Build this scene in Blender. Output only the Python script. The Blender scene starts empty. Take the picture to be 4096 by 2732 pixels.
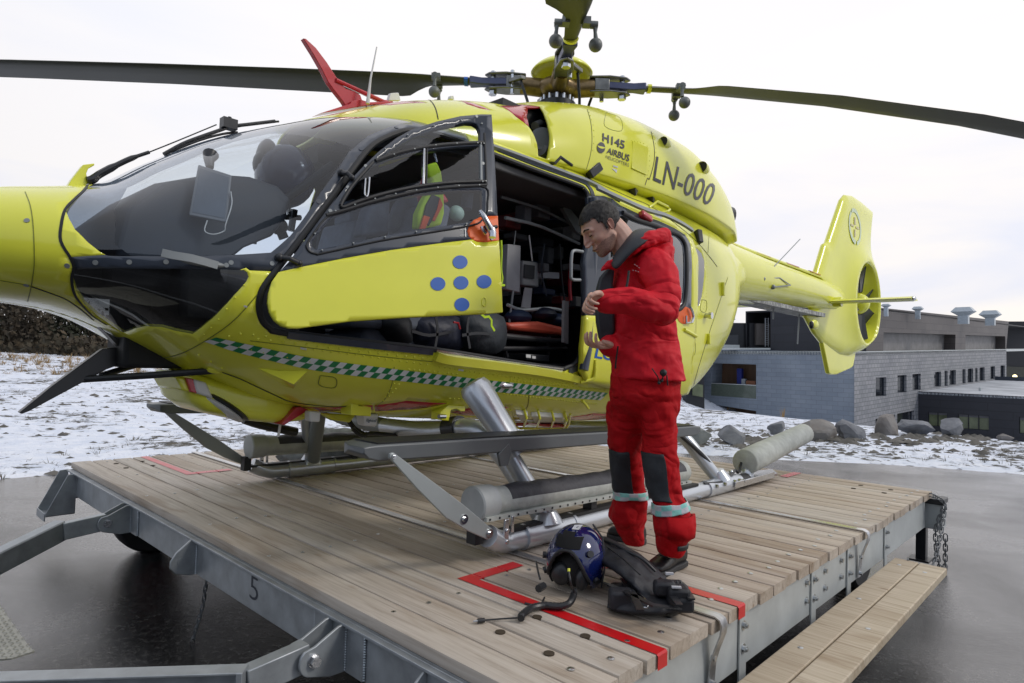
import bpy, bmesh, math, random
import numpy as np
from mathutils import Vector, Matrix, noise as mnoise
from mathutils.bvhtree import BVHTree
from mathutils.geometry import delaunay_2d_cdt
random.seed(7)
rng = np.random.default_rng(7)
scene = bpy.context.scene
COL = scene.collection
R_ = math.radians

# ------------------------------------------------------------------ camera
HC = 0.94                       # camera height above the deck (deck top is z = 0)
YAW, PITCH, ROLL, FOC = R_(43.3618), R_(1.6971), R_(1.8847), 2572.97 / 4096.0
fw = np.array([-math.sin(YAW)*math.cos(PITCH), math.cos(YAW)*math.cos(PITCH), math.sin(PITCH)])
_r = np.array([math.cos(YAW), math.sin(YAW), 0.0]); _u = np.cross(_r, fw)
rt = _r*math.cos(ROLL) + _u*math.sin(ROLL); up = -_r*math.sin(ROLL) + _u*math.cos(ROLL)
CAM = np.array([0.0, 0.0, HC])
cd = bpy.data.cameras.new('camera'); cam = bpy.data.objects.new('camera', cd); COL.objects.link(cam)
cd.sensor_width = 36.0; cd.lens = 36.0*FOC; cd.clip_start = 0.02; cd.clip_end = 3000
M = Matrix.Identity(4)
for i in range(3):
    M[i][0] = rt[i]; M[i][1] = up[i]; M[i][2] = -fw[i]; M[i][3] = CAM[i]
cam.matrix_world = M
scene.camera = cam

# ------------------------------------------------------------------ light
scene.view_settings.view_transform = 'Standard'
scene.view_settings.look = 'None'
scene.view_settings.exposure = 0.12
scene.view_settings.gamma = 1.0
scene.view_settings.use_curve_mapping = False
SUN_AZ = R_(62); SUN_EL = R_(38)      # measured like the Sky Texture, clockwise from +Y
world = bpy.data.worlds.new('World'); scene.world = world; world.use_nodes = True
wt = world.node_tree; wt.nodes.clear()
def N(t, kind, **kw):
    n = t.nodes.new(kind)
    for k, v in kw.items():
        if k in n.inputs.keys() if hasattr(n.inputs, 'keys') else False: n.inputs[k].default_value = v
        else: setattr(n, k, v)
    return n
wo = N(wt, 'ShaderNodeOutputWorld')
sky = N(wt, 'ShaderNodeTexSky', sky_type='NISHITA', sun_disc=False, sun_elevation=SUN_EL, sun_rotation=SUN_AZ)
bg1 = N(wt, 'ShaderNodeBackground'); bg1.inputs['Strength'].default_value = 0.10
wt.links.new(sky.outputs[0], bg1.inputs[0])
tc = N(wt, 'ShaderNodeTexCoord')
dotn = N(wt, 'ShaderNodeVectorMath', operation='DOT_PRODUCT')
bright = Vector((-0.50, 0.80, 0.33)).normalized()
dotn.inputs[1].default_value = bright
wt.links.new(tc.outputs['Generated'], dotn.inputs[0])
ramp = N(wt, 'ShaderNodeValToRGB')
mr = N(wt, 'ShaderNodeMapRange'); mr.inputs[1].default_value = -1; mr.inputs[2].default_value = 1
wt.links.new(dotn.outputs['Value'], mr.inputs[0]); wt.links.new(mr.outputs[0], ramp.inputs[0])
e = ramp.color_ramp.elements
e[0].position = 0.0; e[0].color = (0.50, 0.56, 0.68, 1)
e[1].position = 1.0; e[1].color = (1.06, 1.02, 1.0, 1)
for p, c in ((0.30, (0.62, 0.68, 0.79)), (0.60, (0.83, 0.835, 0.88)), (0.78, (0.90, 0.895, 0.93)), (0.90, (0.97, 0.965, 1.0))):
    q = e.new(p); q.color = (*c, 1)
# long flat cloud streaks
mp = N(wt, 'ShaderNodeMapping'); mp.inputs['Scale'].default_value = (1.3, 1.3, 6.5); mp.inputs['Rotation'].default_value = (0.10, -0.06, 0.3)
nz = N(wt, 'ShaderNodeTexNoise'); nz.inputs['Scale'].default_value = 1.6; nz.inputs['Detail'].default_value = 6; nz.inputs['Roughness'].default_value = 0.5; nz.inputs['Distortion'].default_value = 0.4
wt.links.new(tc.outputs['Generated'], mp.inputs[0]); wt.links.new(mp.outputs[0], nz.inputs[0])
cr = N(wt, 'ShaderNodeValToRGB'); ce = cr.color_ramp.elements
ce[0].position = 0.38; ce[0].color = (0.74, 0.775, 0.89, 1); ce[1].position = 0.60; ce[1].color = (0.985, 0.935, 0.86, 1)
wt.links.new(nz.outputs[0], cr.inputs[0])
# the streaks show mostly low down; higher up the cloud is one bright sheet
sep = N(wt, 'ShaderNodeSeparateXYZ'); wt.links.new(tc.outputs['Generated'], sep.inputs[0])
m2 = N(wt, 'ShaderNodeMapRange'); m2.inputs[1].default_value = 0.02; m2.inputs[2].default_value = 0.38; m2.inputs[3].default_value = 1.0; m2.inputs[4].default_value = 0.22
wt.links.new(sep.outputs[2], m2.inputs[0])
mxw = N(wt, 'ShaderNodeMix', data_type='RGBA'); mxw.inputs[6].default_value = (1, 1, 1, 1)
wt.links.new(m2.outputs[0], mxw.inputs[0]); wt.links.new(cr.outputs[0], mxw.inputs[7])
mul = N(wt, 'ShaderNodeMix', data_type='RGBA', blend_type='MULTIPLY'); mul.inputs[0].default_value = 1.0
wt.links.new(ramp.outputs[0], mul.inputs[6]); wt.links.new(mxw.outputs[2], mul.inputs[7])
bg2 = N(wt, 'ShaderNodeBackground'); bg2.inputs['Strength'].default_value = 1.0
wt.links.new(mul.outputs[2], bg2.inputs[0])
ms = N(wt, 'ShaderNodeMixShader'); ms.inputs[0].default_value = 0.93
wt.links.new(bg1.outputs[0], ms.inputs[1]); wt.links.new(bg2.outputs[0], ms.inputs[2])
wt.links.new(ms.outputs[0], wo.inputs[0])
sd = bpy.data.lights.new('sun', 'SUN'); sd.energy = 1.05; sd.angle = R_(12); sd.color = (1.0, 0.94, 0.86)
sun = bpy.data.objects.new('sun', sd); COL.objects.link(sun)
sdir = Vector((math.sin(SUN_AZ)*math.cos(SUN_EL), math.cos(SUN_AZ)*math.cos(SUN_EL), math.sin(SUN_EL)))
sun.rotation_euler = sdir.to_track_quat('Z', 'Y').to_euler(); sun.location = (0, 0, 20)
scene.cycles.max_bounces = 8; scene.cycles.transparent_max_bounces = 16
scene.cycles.sample_clamp_indirect = 6.0

# ------------------------------------------------------------------ measuring
DW = 2351.0
def ray(a, b):
    k = 1.0/DW/FOC
    v = fw + (a - DW/2)*k*rt - (b - 784.2)*k*up
    return v
def W(a, b, x=None, y=None, z=None, d=None):
    """world point seen at photo position (a, b) that lies in the given plane (or at depth d)"""
    v = ray(a, b)
    if x is not None: t = (x - CAM[0])/v[0]
    elif y is not None: t = (y - CAM[1])/v[1]
    elif z is not None: t = (z - CAM[2])/v[2]
    else: t = d
    return CAM + t*v
def Wp(a, b, p0, n):
    v = ray(a, b); t = np.dot(np.array(p0) - CAM, n)/np.dot(v, n)
    return CAM + t*v
def crop(ox, oy, s):
    return lambda pts: [((ox + a*s)*DW/4096, (oy + b*s)*DW/4096) for a, b in pts]
cA = crop(0, 300, .468); cB = crop(1000, 300, .468); cC = crop(1900, 0, .468); cD = crop(0, 1000, .468)
cE = crop(1000, 900, .468); cF = crop(1900, 600, .468); cG = crop(2900, 700, .5102); cH = crop(2000, 1300, .468)
cI = crop(2900, 1300, .5102); cJ = crop(0, 1600, .468); cK = crop(700, 1500, .468); cL = crop(1500, 1500, .468)
cM = crop(0, 2000, .468); cN = crop(1000, 2000, .468); cO = crop(1900, 2000, .468); cP = crop(2900, 1900, .5306)
cQ = crop(2200, 750, .4785); cR = crop(2300, 1400, .5742)

# ------------------------------------------------------------------ materials
def mat(name, col, rough=.5, metal=0.0, var=.12, vs=8.0, bump=0.0, bs=60.0, rvar=.1, coat=0.0, col2=None, stretch=None, spec=None, thr=None, detail=6):
    m = bpy.data.materials.new(name); m.use_nodes = True; t = m.node_tree
    b = t.nodes['Principled BSDF']
    tcn = t.nodes.new('ShaderNodeTexCoord'); mpn = t.nodes.new('ShaderNodeMapping')
    if stretch: mpn.inputs['Scale'].default_value = stretch
    t.links.new(tcn.outputs['Object'], mpn.inputs[0])
    n1 = t.nodes.new('ShaderNodeTexNoise'); n1.inputs['Scale'].default_value = vs; n1.inputs['Detail'].default_value = detail; n1.inputs['Roughness'].default_value = .6
    t.links.new(mpn.outputs[0], n1.inputs[0])
    rp = t.nodes.new('ShaderNodeValToRGB')
    c2 = col2 if col2 else tuple(c*(1 - var) for c in col); c1 = col if col2 else tuple(min(1, c*(1 + var)) for c in col)
    lo, hi = thr if thr else (.3, .7)
    rp.color_ramp.elements[0].position = lo; rp.color_ramp.elements[1].position = hi
    rp.color_ramp.elements[0].color = (*c2, 1); rp.color_ramp.elements[1].color = (*c1, 1)
    t.links.new(n1.outputs[0], rp.inputs[0]); t.links.new(rp.outputs[0], b.inputs['Base Color'])
    mr_ = t.nodes.new('ShaderNodeMapRange'); mr_.inputs[3].default_value = max(0.02, rough - rvar*.5); mr_.inputs[4].default_value = min(1, rough + rvar*.5)
    t.links.new(n1.outputs[0], mr_.inputs[0]); t.links.new(mr_.outputs[0], b.inputs['Roughness'])
    b.inputs['Metallic'].default_value = metal
    if coat: b.inputs['Coat Weight'].default_value = coat; b.inputs['Coat Roughness'].default_value = .04
    if spec is not None: b.inputs['Specular IOR Level'].default_value = spec
    if bump:
        n2 = t.nodes.new('ShaderNodeTexNoise'); n2.inputs['Scale'].default_value = bs; n2.inputs['Detail'].default_value = 5
        t.links.new(mpn.outputs[0], n2.inputs[0])
        bn = t.nodes.new('ShaderNodeBump'); bn.inputs['Strength'].default_value = bump; bn.inputs['Distance'].default_value = .01
        t.links.new(n2.outputs[0], bn.inputs['Height']); t.links.new(bn.outputs[0], b.inputs['Normal'])
    return m
def glassmat(name, tint, alpha_fac, rough=.02, ior=1.5):
    """thin acrylic pane: part clear (tinted), part glossy by fresnel"""
    m = bpy.data.materials.new(name); m.use_nodes = True; t = m.node_tree; t.nodes.clear()
    o = t.nodes.new('ShaderNodeOutputMaterial'); tr = t.nodes.new('ShaderNodeBsdfTransparent'); tr.inputs[0].default_value = (*tint, 1)
    gl = t.nodes.new('ShaderNodeBsdfGlossy'); gl.inputs['Roughness'].default_value = rough; gl.inputs[0].default_value = (1, 1, 1, 1)
    fr = t.nodes.new('ShaderNodeLayerWeight'); fr.inputs[0].default_value = .5
    pw = t.nodes.new('ShaderNodeMath'); pw.operation = 'POWER'; pw.inputs[1].default_value = 3.6
    ma = t.nodes.new('ShaderNodeMath'); ma.operation = 'MULTIPLY_ADD'; ma.inputs[1].default_value = .9; ma.inputs[2].default_value = .04 + alpha_fac; ma.use_clamp = True
    nzz = t.nodes.new('ShaderNodeTexNoise'); nzz.inputs['Scale'].default_value = 3.0
    bp = t.nodes.new('ShaderNodeBump'); bp.inputs['Strength'].default_value = .04; bp.inputs['Distance'].default_value = .02
    t.links.new(nzz.outputs[0], bp.inputs['Height']); t.links.new(bp.outputs[0], gl.inputs['Normal'])
    mx = t.nodes.new('ShaderNodeMixShader')
    t.links.new(fr.outputs['Facing'], pw.inputs[0]); t.links.new(pw.outputs[0], ma.inputs[0]); t.links.new(ma.outputs[0], mx.inputs[0]); t.links.new(tr.outputs[0], mx.inputs[1]); t.links.new(gl.outputs[0], mx.inputs[2])
    t.links.new(mx.outputs[0], o.inputs[0])
    return m

# ------------------------------------------------------------------ mesh helper
def wloc(o):
    v = Vector((0, 0, 0))
    while o is not None: v += o.location; o = o.parent
    return v
class MB:
    def __init__(s): s.v = []; s.f = []; s.m = []
    def add(s, vs, fs, mi=0):
        b = len(s.v); s.v += [tuple(float(c) for c in v) for v in vs]; s.f += [tuple(b + i for i in f) for f in fs]; s.m += [mi]*len(fs); return s
    def box(s, c, size, ax=None, mi=0):
        """box at centre c, sizes along axes ax (3 vectors)"""
        A = np.eye(3) if ax is None else np.array(ax, float)
        vs = []
        for i in (-.5, .5):
            for j in (-.5, .5):
                for k in (-.5, .5): vs.append(np.array(c) + i*size[0]*A[0] + j*size[1]*A[1] + k*size[2]*A[2])
        return s.add(vs, [(0,1,3,2),(4,6,7,5),(0,4,5,1),(2,3,7,6),(0,2,6,4),(1,5,7,3)], mi)
    def bb(s, x0, x1, y0, y1, z0, z1, mi=0): return s.box(((x0+x1)/2, (y0+y1)/2, (z0+z1)/2), (abs(x1-x0), abs(y1-y0), abs(z1-z0)), mi=mi)
    def beam(s, p, q, w, h, upv=(0,0,1), mi=0):
        p = np.array(p, float); q = np.array(q, float); d = q - p; L = np.linalg.norm(d); d /= L
        u = np.array(upv, float); u = u - d*np.dot(u, d); u /= np.linalg.norm(u); r = np.cross(d, u)
        return s.box((p+q)/2, (L, w, h), (d, r, u), mi)
    def prism(s, pts, off, mi=0):
        """closed polygon pts (3D) extruded by vector off"""
        n = len(pts); P = [np.array(p, float) for p in pts]; o = np.array(off, float)
        vs = P + [p + o for p in P]
        fs = [tuple(range(n))[::-1], tuple(range(n, 2*n))] + [(i, (i+1) % n, n + (i+1) % n, n + i) for i in range(n)]
        return s.add(vs, fs, mi)
    def tube(s, pts, r, seg=12, cap=True, mi=0, flat=1.0, upv=None):
        P = np.array(pts, float); n = len(P); rr = np.full(n, r) if np.isscalar(r) else np.array(r, float)
        T = np.zeros_like(P); T[1:-1] = P[2:] - P[:-2]; T[0] = P[1] - P[0]; T[-1] = P[-1] - P[-2]
        T /= np.linalg.norm(T, axis=1)[:, None] + 1e-12
        u = np.array(upv, float) if upv is not None else np.array([0, 0, 1.0])
        if abs(np.dot(u, T[0])) > .95: u = np.array([1.0, 0, 0])
        vs = []
        for i in range(n):
            u = u - T[i]*np.dot(u, T[i]); u /= np.linalg.norm(u); w = np.cross(T[i], u)
            for k in range(seg):
                a = 2*math.pi*k/seg; vs.append(P[i] + rr[i]*(math.cos(a)*w + math.sin(a)*u*flat))
        fs = [(i*seg + k, i*seg + (k+1) % seg, (i+1)*seg + (k+1) % seg, (i+1)*seg + k) for i in range(n-1) for k in range(seg)]
        if cap: fs += [tuple(range(seg))[::-1], tuple((n-1)*seg + k for k in range(seg))]
        return s.add(vs, fs, mi)
    def ribbon(s, pts, nrm, w, t=.002, mi=0):
        """flat strip following pts, lying across normals nrm"""
        P = np.array(pts, float); n = len(P); Nn = np.array(nrm, float)
        if Nn.ndim == 1: Nn = np.tile(Nn, (n, 1))
        T = np.zeros_like(P); T[1:-1] = P[2:] - P[:-2]; T[0] = P[1] - P[0]; T[-1] = P[-1] - P[-2]
        S = np.cross(T, Nn); S /= np.linalg.norm(S, axis=1)[:, None] + 1e-12
        vs = []
        for i in range(n):
            for a, b in ((-.5, 0), (.5, 0), (.5, 1), (-.5, 1)): vs.append(P[i] + S[i]*w*a + Nn[i]*t*b)
        fs = [(i*4+k, i*4+(k+1) % 4, (i+1)*4+(k+1) % 4, (i+1)*4+k) for i in range(n-1) for k in range(4)]
        fs += [(3, 2, 1, 0), tuple((n-1)*4 + k for k in range(4))]
        return s.add(vs, fs, mi)
    def ball(s, c, r, seg=14, rings=9, ax=None, mi=0):
        rad = (r, r, r) if np.isscalar(r) else r
        A = np.eye(3) if ax is None else np.array(ax, float); c = np.array(c, float)
        vs = [c + A[2]*rad[2]]
        for i in range(1, rings):
            ph = math.pi*i/rings
            for k in range(seg):
                a = 2*math.pi*k/seg
                vs.append(c + A[0]*rad[0]*math.sin(ph)*math.cos(a) + A[1]*rad[1]*math.sin(ph)*math.sin(a) + A[2]*rad[2]*math.cos(ph))
        vs.append(c - A[2]*rad[2]); last = len(vs) - 1
        fs = [(0, 1 + k, 1 + (k+1) % seg) for k in range(seg)]
        for i in range(rings-2):
            for k in range(seg): fs.append((1+i*seg+k, 1+(i+1)*seg+k, 1+(i+1)*seg+(k+1) % seg, 1+i*seg+(k+1) % seg))
        b0 = 1 + (rings-2)*seg
        fs += [(b0 + (k+1) % seg, b0 + k, last) for k in range(seg)]
        return s.add(vs, fs, mi)
    def cyl(s, p, q, r, seg=16, mi=0, r2=None):
        return s.tube([p, q], [r, r if r2 is None else r2], seg, True, mi)
    def rings(s, R, cap=True, close=False, mi=0):
        """list of rings with equal point counts"""
        n = len(R); k = len(R[0]); vs = [p for r in R for p in r]
        fs = [(i*k+j, i*k+(j+1) % k, (i+1)*k+(j+1) % k, (i+1)*k+j) for i in range(n-1) for j in range(k)]
        if cap: fs += [tuple(range(k))[::-1], tuple((n-1)*k + j for j in range(k))]
        return s.add(vs, fs, mi)
    def build(s, name, mats, parent=None, angle=35, smooth=True, bevel=0, fixn=True, loc=None, solid=None, subs=0):
        base = wloc(parent) if parent is not None else (Vector(loc) if loc is not None else Vector((0, 0, 0)))
        me = bpy.data.meshes.new(name)
        me.from_pydata([(v[0]-base.x, v[1]-base.y, v[2]-base.z) for v in s.v], [], s.f)
        me.update()
        for m in (mats if isinstance(mats, (list, tuple)) else [mats]): me.materials.append(m)
        if any(s.m): me.polygons.foreach_set('material_index', s.m)
        if fixn:
            b = bmesh.new(); b.from_mesh(me); bmesh.ops.recalc_face_normals(b, faces=b.faces); b.to_mesh(me); b.free()
        if smooth:
            me.shade_smooth()
            if angle: me.set_sharp_from_angle(angle=R_(angle))
        o = bpy.data.objects.new(name, me); COL.objects.link(o)
        if parent is not None: o.parent = parent
        elif loc is not None: o.location = loc
        if solid:
            q = o.modifiers.new('s', 'SOLIDIFY'); q.thickness = solid; q.offset = -1
        if bevel:
            q = o.modifiers.new('b', 'BEVEL'); q.width = bevel; q.segments = 2; q.limit_method = 'ANGLE'; q.angle_limit = R_(40)
        if subs:
            q = o.modifiers.new('ss', 'SUBSURF'); q.levels = subs; q.render_levels = subs
        return o
def thing(name, label, cat, loc=(0, 0, 0), group=None):
    o = bpy.data.objects.new(name, None); COL.objects.link(o); o.location = loc; o.empty_display_size = .1
    o['label'] = label; o['category'] = cat
    if group: o['group'] = group
    bpy.context.view_layer.update() if False else None
    return o
def tag(o, label, cat, group=None):
    o['label'] = label; o['category'] = cat
    if group: o['group'] = group
    return o
def struct(o): o['kind'] = 'structure'; return o
def stuff(o): o['kind'] = 'stuff'; return o
def lab(o, l): o['label'] = l; return o
def smoothpts(pts, n=4, closed=False):
    """Catmull-Rom through points"""
    P = [np.array(p, float) for p in pts]; m = len(P); out = []
    rngi = range(m if closed else m-1)
    for i in rngi:
        p0 = P[(i-1) % m] if closed or i > 0 else P[0]*2 - P[1]
        p1 = P[i]; p2 = P[(i+1) % m]; p3 = P[(i+2) % m] if closed or i+2 < m else P[-1]*2 - P[-2]
        for k in range(n):
            t = k/n; out.append(.5*((2*p1) + (p2-p0)*t + (2*p0-5*p1+4*p2-p3)*t*t + (3*p1-p0-3*p2+p3)*t**3))
    if not closed: out.append(P[-1])
    return out
def text_mesh(body, size=1.0, font_bold=0.0, shear=0, space=1.0):
    """flat text as (verts2d, faces), normalised to its own bounding box 0..1"""
    cu = bpy.data.curves.new('txt', 'FONT'); cu.body = body; cu.size = size; cu.offset = font_bold; cu.shear = shear; cu.space_character = space; cu.resolution_u = 3
    o = bpy.data.objects.new('txt', cu); COL.objects.link(o)
    dg = bpy.context.evaluated_depsgraph_get(); me = bpy.data.meshes.new_from_object(o.evaluated_get(dg))
    b = bmesh.new(); b.from_mesh(me); bmesh.ops.triangulate(b, faces=b.faces)
    for _ in range(1):
        long = [x for x in b.edges if x.calc_length() > size*.22]
        if long: bmesh.ops.subdivide_edges(b, edges=long, cuts=2)
    bmesh.ops.triangulate(b, faces=b.faces)
    v = np.array([p.co[:2] for p in b.verts]); f = [tuple(q.index for q in fc.verts) for fc in b.faces]; b.free()
    bpy.data.objects.remove(o); bpy.data.meshes.remove(me)
    mn = v.min(0); mx = v.max(0)
    return (v - mn)/(mx - mn), f
# materials ----------------------------------------------------------------
M_yel = mat('yellow_paint', (.79, .795, .06), .24, var=.035, vs=3, coat=.35, rvar=.10, bump=.02, bs=4)
M_red = mat('red_paint', (.50, .02, .03), .25, var=.06, vs=4, coat=.5)
M_navy = mat('dark_grey_paint', (.035, .045, .065), .32, var=.1, vs=5, coat=.3)
M_blk = mat('black_rubber', (.012, .013, .015), .55, var=.2, vs=20)
M_blkp = mat('black_plastic', (.018, .019, .022), .35, var=.2, vs=15)
M_dark = mat('dark_interior', (.014, .015, .018), .7, var=.3, vs=10)
M_grey = mat('grey_metal_paint', (.26, .28, .285), .42, metal=.25, var=.05, vs=3, rvar=.05)
M_step = mat('step_grey_paint', (.12, .13, .135), .40, metal=.3, var=.08, vs=3, rvar=.05)
M_sil = mat('silver_paint', (.56, .59, .63), .28, metal=.6, var=.03, vs=2, rvar=.03)
M_steel = mat('bright_steel', (.62, .63, .65), .22, metal=1, var=.1, vs=20)
M_galv = mat('galvanized_steel', (.34, .365, .385), .42, metal=.5, var=.22, vs=9, bump=.03, bs=40, rvar=.25)
M_galvl = mat('pale_galvanized_steel', (.50, .53, .53), .5, metal=.35, var=.10, vs=7, rvar=.2)
M_bolt = mat('zinc_bolt', (.55, .57, .58), .3, metal=1, var=.1)
M_white = mat('white_paint', (.72, .72, .70), .4, var=.05)
M_green = mat('green_tape', (.012, .23, .07), .4, var=.08, vs=30)
M_wtape = mat('white_tape', (.74, .76, .77), .4, var=.06, vs=30)
M_blue = mat('blue_sticker', (.012, .11, .46), .35, var=.04)
M_orange = mat('orange_sticker', (.85, .13, .012), .45, var=.04)
M_canvas = mat('pale_grey_canvas', (.44, .46, .43), .75, var=.14, vs=14, bump=.9, bs=16)
M_canvd = mat('dark_grey_canvas', (.045, .045, .053), .6, var=.25, vs=14, bump=1.0, bs=14)
M_txt = mat('dark_lettering', (.03, .028, .035), .4)
G_wind = glassmat('windscreen_acrylic', (.82, .87, .91), .012)
G_tint = glassmat('windscreen_tint_mirrored_dark', (.26, .31, .38), .03)  # tinted crown glass; dark mirrored sky at crown and nose put into the tint
G_door = glassmat('door_window_acrylic', (.74, .80, .88), .02)
G_chin = glassmat('chin_window_acrylic', (.30, .32, .34), .02)
G_rear = glassmat('cabin_window_acrylic', (.30, .32, .35), .10)
# ================================================================== terrain
GZ = -0.62
def gh(x, y):
    """ground height"""
    x = np.asarray(x, float); y = np.asarray(y, float)
    s = x*.18 + y*.98                                  # distance roughly away from the pad to the right
    # bank on the right: gentle rise to a crest, then a drop toward the hospital
    far = np.clip((y - 12.5 + .30*(x + 4))/5.5, 0, 1); far = far*far*(3-2*far)
    drop = np.clip((y - 18.5 + .25*(x + 6))/9, 0, 1); drop = drop*drop*(3-2*drop)
    right = np.clip((x + 26)/9, 0, 1)
    h = (.16*far - 3.9*drop)*right
    # field on the left slowly rising to the heath
    d = np.hypot(x, y)
    left = np.clip((-x - 12)/45, 0, 1)*np.clip(1 - (y-5)/90, 0, 1)
    h = h + left*1.0
    return GZ + h
def axisgrid(lo, hi, mid0, mid1, fine, coarse):
    a = list(np.arange(mid0, mid1, fine)); x = mid1
    while x < hi: a.append(x); x += fine + (x - mid1)*.09
    a.append(hi); x = mid0
    b = []
    while x > lo: b.append(x); x -= fine + (mid0 - x)*.09
    b.append(lo); return np.array(sorted(set(b + a)))
gx = axisgrid(-900, 900, -16, 6, .35, 20); gy = axisgrid(-500, 900, -4, 30, .35, 20)
def pad(x, y):
    """signed: >0 inside the asphalt pad.  Its two edges that show are the photo's."""
    e1 = (x + 9.25) + .10*np.sin(y*1.3) + .05*np.sin(y*4.1)           # left edge
    e2 = (9.9 + .63*(x + 6.6) if np.isscalar(x) else 9.9 + .63*(x + 6.6)) - y + .12*np.sin(x*1.7)
    return np.minimum(e1, e2)
m = MB(); GX, GY = np.meshgrid(gx, gy, indexing='ij'); Hh = gh(GX, GY)
bumps = np.array([[mnoise.noise(Vector((a*.9, b*.9, 0)))*.035 + mnoise.noise(Vector((a*3.1, b*3.1, 5)))*.018 if -16 < a < 6 and -4 < b < 30 or True else 0 for b in gy] for a in gx])
pd = pad(GX, GY)
Hh = Hh + np.where(pd > -.02, -.03, np.clip(-pd*1.2, 0, 1)*(bumps + .03))
m.add(np.stack([GX.ravel(), GY.ravel(), Hh.ravel()], -1), [(i*len(gy)+j, (i+1)*len(gy)+j, (i+1)*len(gy)+j+1, i*len(gy)+j+1) for i in range(len(gx)-1) for j in range(len(gy)-1)])
# snow with dark soil and grass breaking through
M_snow = bpy.data.materials.new('patchy_snow'); M_snow.use_nodes = True; t = M_snow.node_tree; b = t.nodes['Principled BSDF']
tcn = N(t, 'ShaderNodeTexCoord')
def noise(t, vec, sc, det=6, ro=.6, dist=0, stretch=None, rot=None):
    if stretch:
        mpn = N(t, 'ShaderNodeMapping'); mpn.inputs['Scale'].default_value = stretch
        if rot: mpn.inputs['Rotation'].default_value = rot
        t.links.new(vec, mpn.inputs[0]); vec = mpn.outputs[0]
    n = N(t, 'ShaderNodeTexNoise'); n.inputs['Scale'].default_value = sc; n.inputs['Detail'].default_value = det; n.inputs['Roughness'].default_value = ro; n.inputs['Distortion'].default_value = dist
    t.links.new(vec, n.inputs[0]); return n.outputs[0]
def rampn(t, fac, stops):
    r = N(t, 'ShaderNodeValToRGB'); el = r.color_ramp.elements
    el[0].position, el[0].color = stops[0][0], (*stops[0][1], 1); el[1].position, el[1].color = stops[-1][0], (*stops[-1][1], 1)
    for p, c in stops[1:-1]:
        q = el.new(p); q.color = (*c, 1)
    t.links.new(fac, r.inputs[0]); return r.outputs[0]
def mixn(t, fac, a, b_, blend='MIX'):
    x = N(t, 'ShaderNodeMix', data_type='RGBA', blend_type=blend)
    if isinstance(fac, float): x.inputs[0].default_value = fac
    else: t.links.new(fac, x.inputs[0])
    for i, s_ in ((6, a), (7, b_)):
        if isinstance(s_, tuple): x.inputs[i].default_value = (*s_, 1)
        else: t.links.new(s_, x.inputs[i])
    return x.outputs[2]
def mathn(t, op, a, b_=None):
    x = N(t, 'ShaderNodeMath', operation=op)
    for i, s_ in ((0, a), (1, b_)):
        if s_ is None: continue
        if isinstance(s_, (int, float)): x.inputs[i].default_value = s_
        else: t.links.new(s_, x.inputs[i])
    return x.outputs[0]
oc = tcn.outputs['Object']
nA = noise(t, oc, 2.6, 9, .72, .8); nB = noise(t, oc, .35, 4, .5); nC = noise(t, oc, 11, 5, .7)
sm = mathn(t, 'ADD', mathn(t, 'MULTIPLY', nA, .62), mathn(t, 'ADD', mathn(t, 'MULTIPLY', nB, .30), mathn(t, 'MULTIPLY', nC, .22)))
soil = rampn(t, noise(t, oc, 6, 5), [(.3, (.018, .017, .013)), (.5, (.045, .040, .028)), (.7, (.10, .082, .045))])
snowc = rampn(t, noise(t, oc, 4, 4), [(.3, (.60, .66, .78)), (.7, (.78, .81, .88))])
snowmask = rampn(t, sm, [(.505, (0, 0, 0)), (.545, (1, 1, 1))])
base = mixn(t, snowmask, soil, snowc); t.links.new(base, b.inputs['Base Color']); b.inputs['Roughness'].default_value = .75
bn = N(t, 'ShaderNodeBump'); bn.inputs['Strength'].default_value = .8; bn.inputs['Distance'].default_value = .04
t.links.new(mathn(t, 'ADD', mathn(t, 'MULTIPLY', snowmask, .6), nC), bn.inputs['Height']); t.links.new(bn.outputs[0], b.inputs['Normal'])
struct(m.build('snowy_ground', M_snow, angle=0))

# wet asphalt pad
M_asph = bpy.data.materials.new('wet_asphalt'); M_asph.use_nodes = True; t = M_asph.node_tree; b = t.nodes['Principled BSDF']
tcn = N(t, 'ShaderNodeTexCoord'); oc = tcn.outputs['Object']
a1 = noise(t, oc, .55, 5, .55, .6); a2 = noise(t, oc, 26, 6, .75); a3 = noise(t, oc, 160, 3, .7)
cc = rampn(t, a2, [(.36, (.008, .008, .009)), (.52, (.030, .029, .029)), (.66, (.085, .080, .074))])
t.links.new(cc, b.inputs['Base Color'])
rr = N(t, 'ShaderNodeMapRange'); rr.inputs[1].default_value = .35; rr.inputs[2].default_value = .65; rr.inputs[3].default_value = .10; rr.inputs[4].default_value = .36
t.links.new(mathn(t, 'ADD', mathn(t, 'MULTIPLY', a1, .75), mathn(t, 'MULTIPLY', a2, .25)), rr.inputs[0]); t.links.new(rr.outputs[0], b.inputs['Roughness'])
bn = N(t, 'ShaderNodeBump'); bn.inputs['Strength'].default_value = .30; bn.inputs['Distance'].default_value = .006
t.links.new(mathn(t, 'ADD', a2, mathn(t, 'MULTIPLY', a3, .5)), bn.inputs['Height']); t.links.new(bn.outputs[0], b.inputs['Normal'])
b.inputs['Specular IOR Level'].default_value = .3; b.inputs['Coat Roughness'].default_value = .09; t.links.new(rampn(t, a1, [(.34, (.12, .12, .12)), (.62, (1, 1, 1))]), b.inputs['Coat Weight'])
bn2 = N(t, 'ShaderNodeBump'); bn2.inputs['Strength'].default_value = .32; bn2.inputs['Distance'].default_value = .008; t.links.new(mathn(t, 'ADD', a2, mathn(t, 'MULTIPLY', noise(t, oc, 70, 3, .7), .6)), bn2.inputs['Height']); t.links.new(bn2.outputs[0], b.inputs['Coat Normal'])
m = MB()
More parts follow.
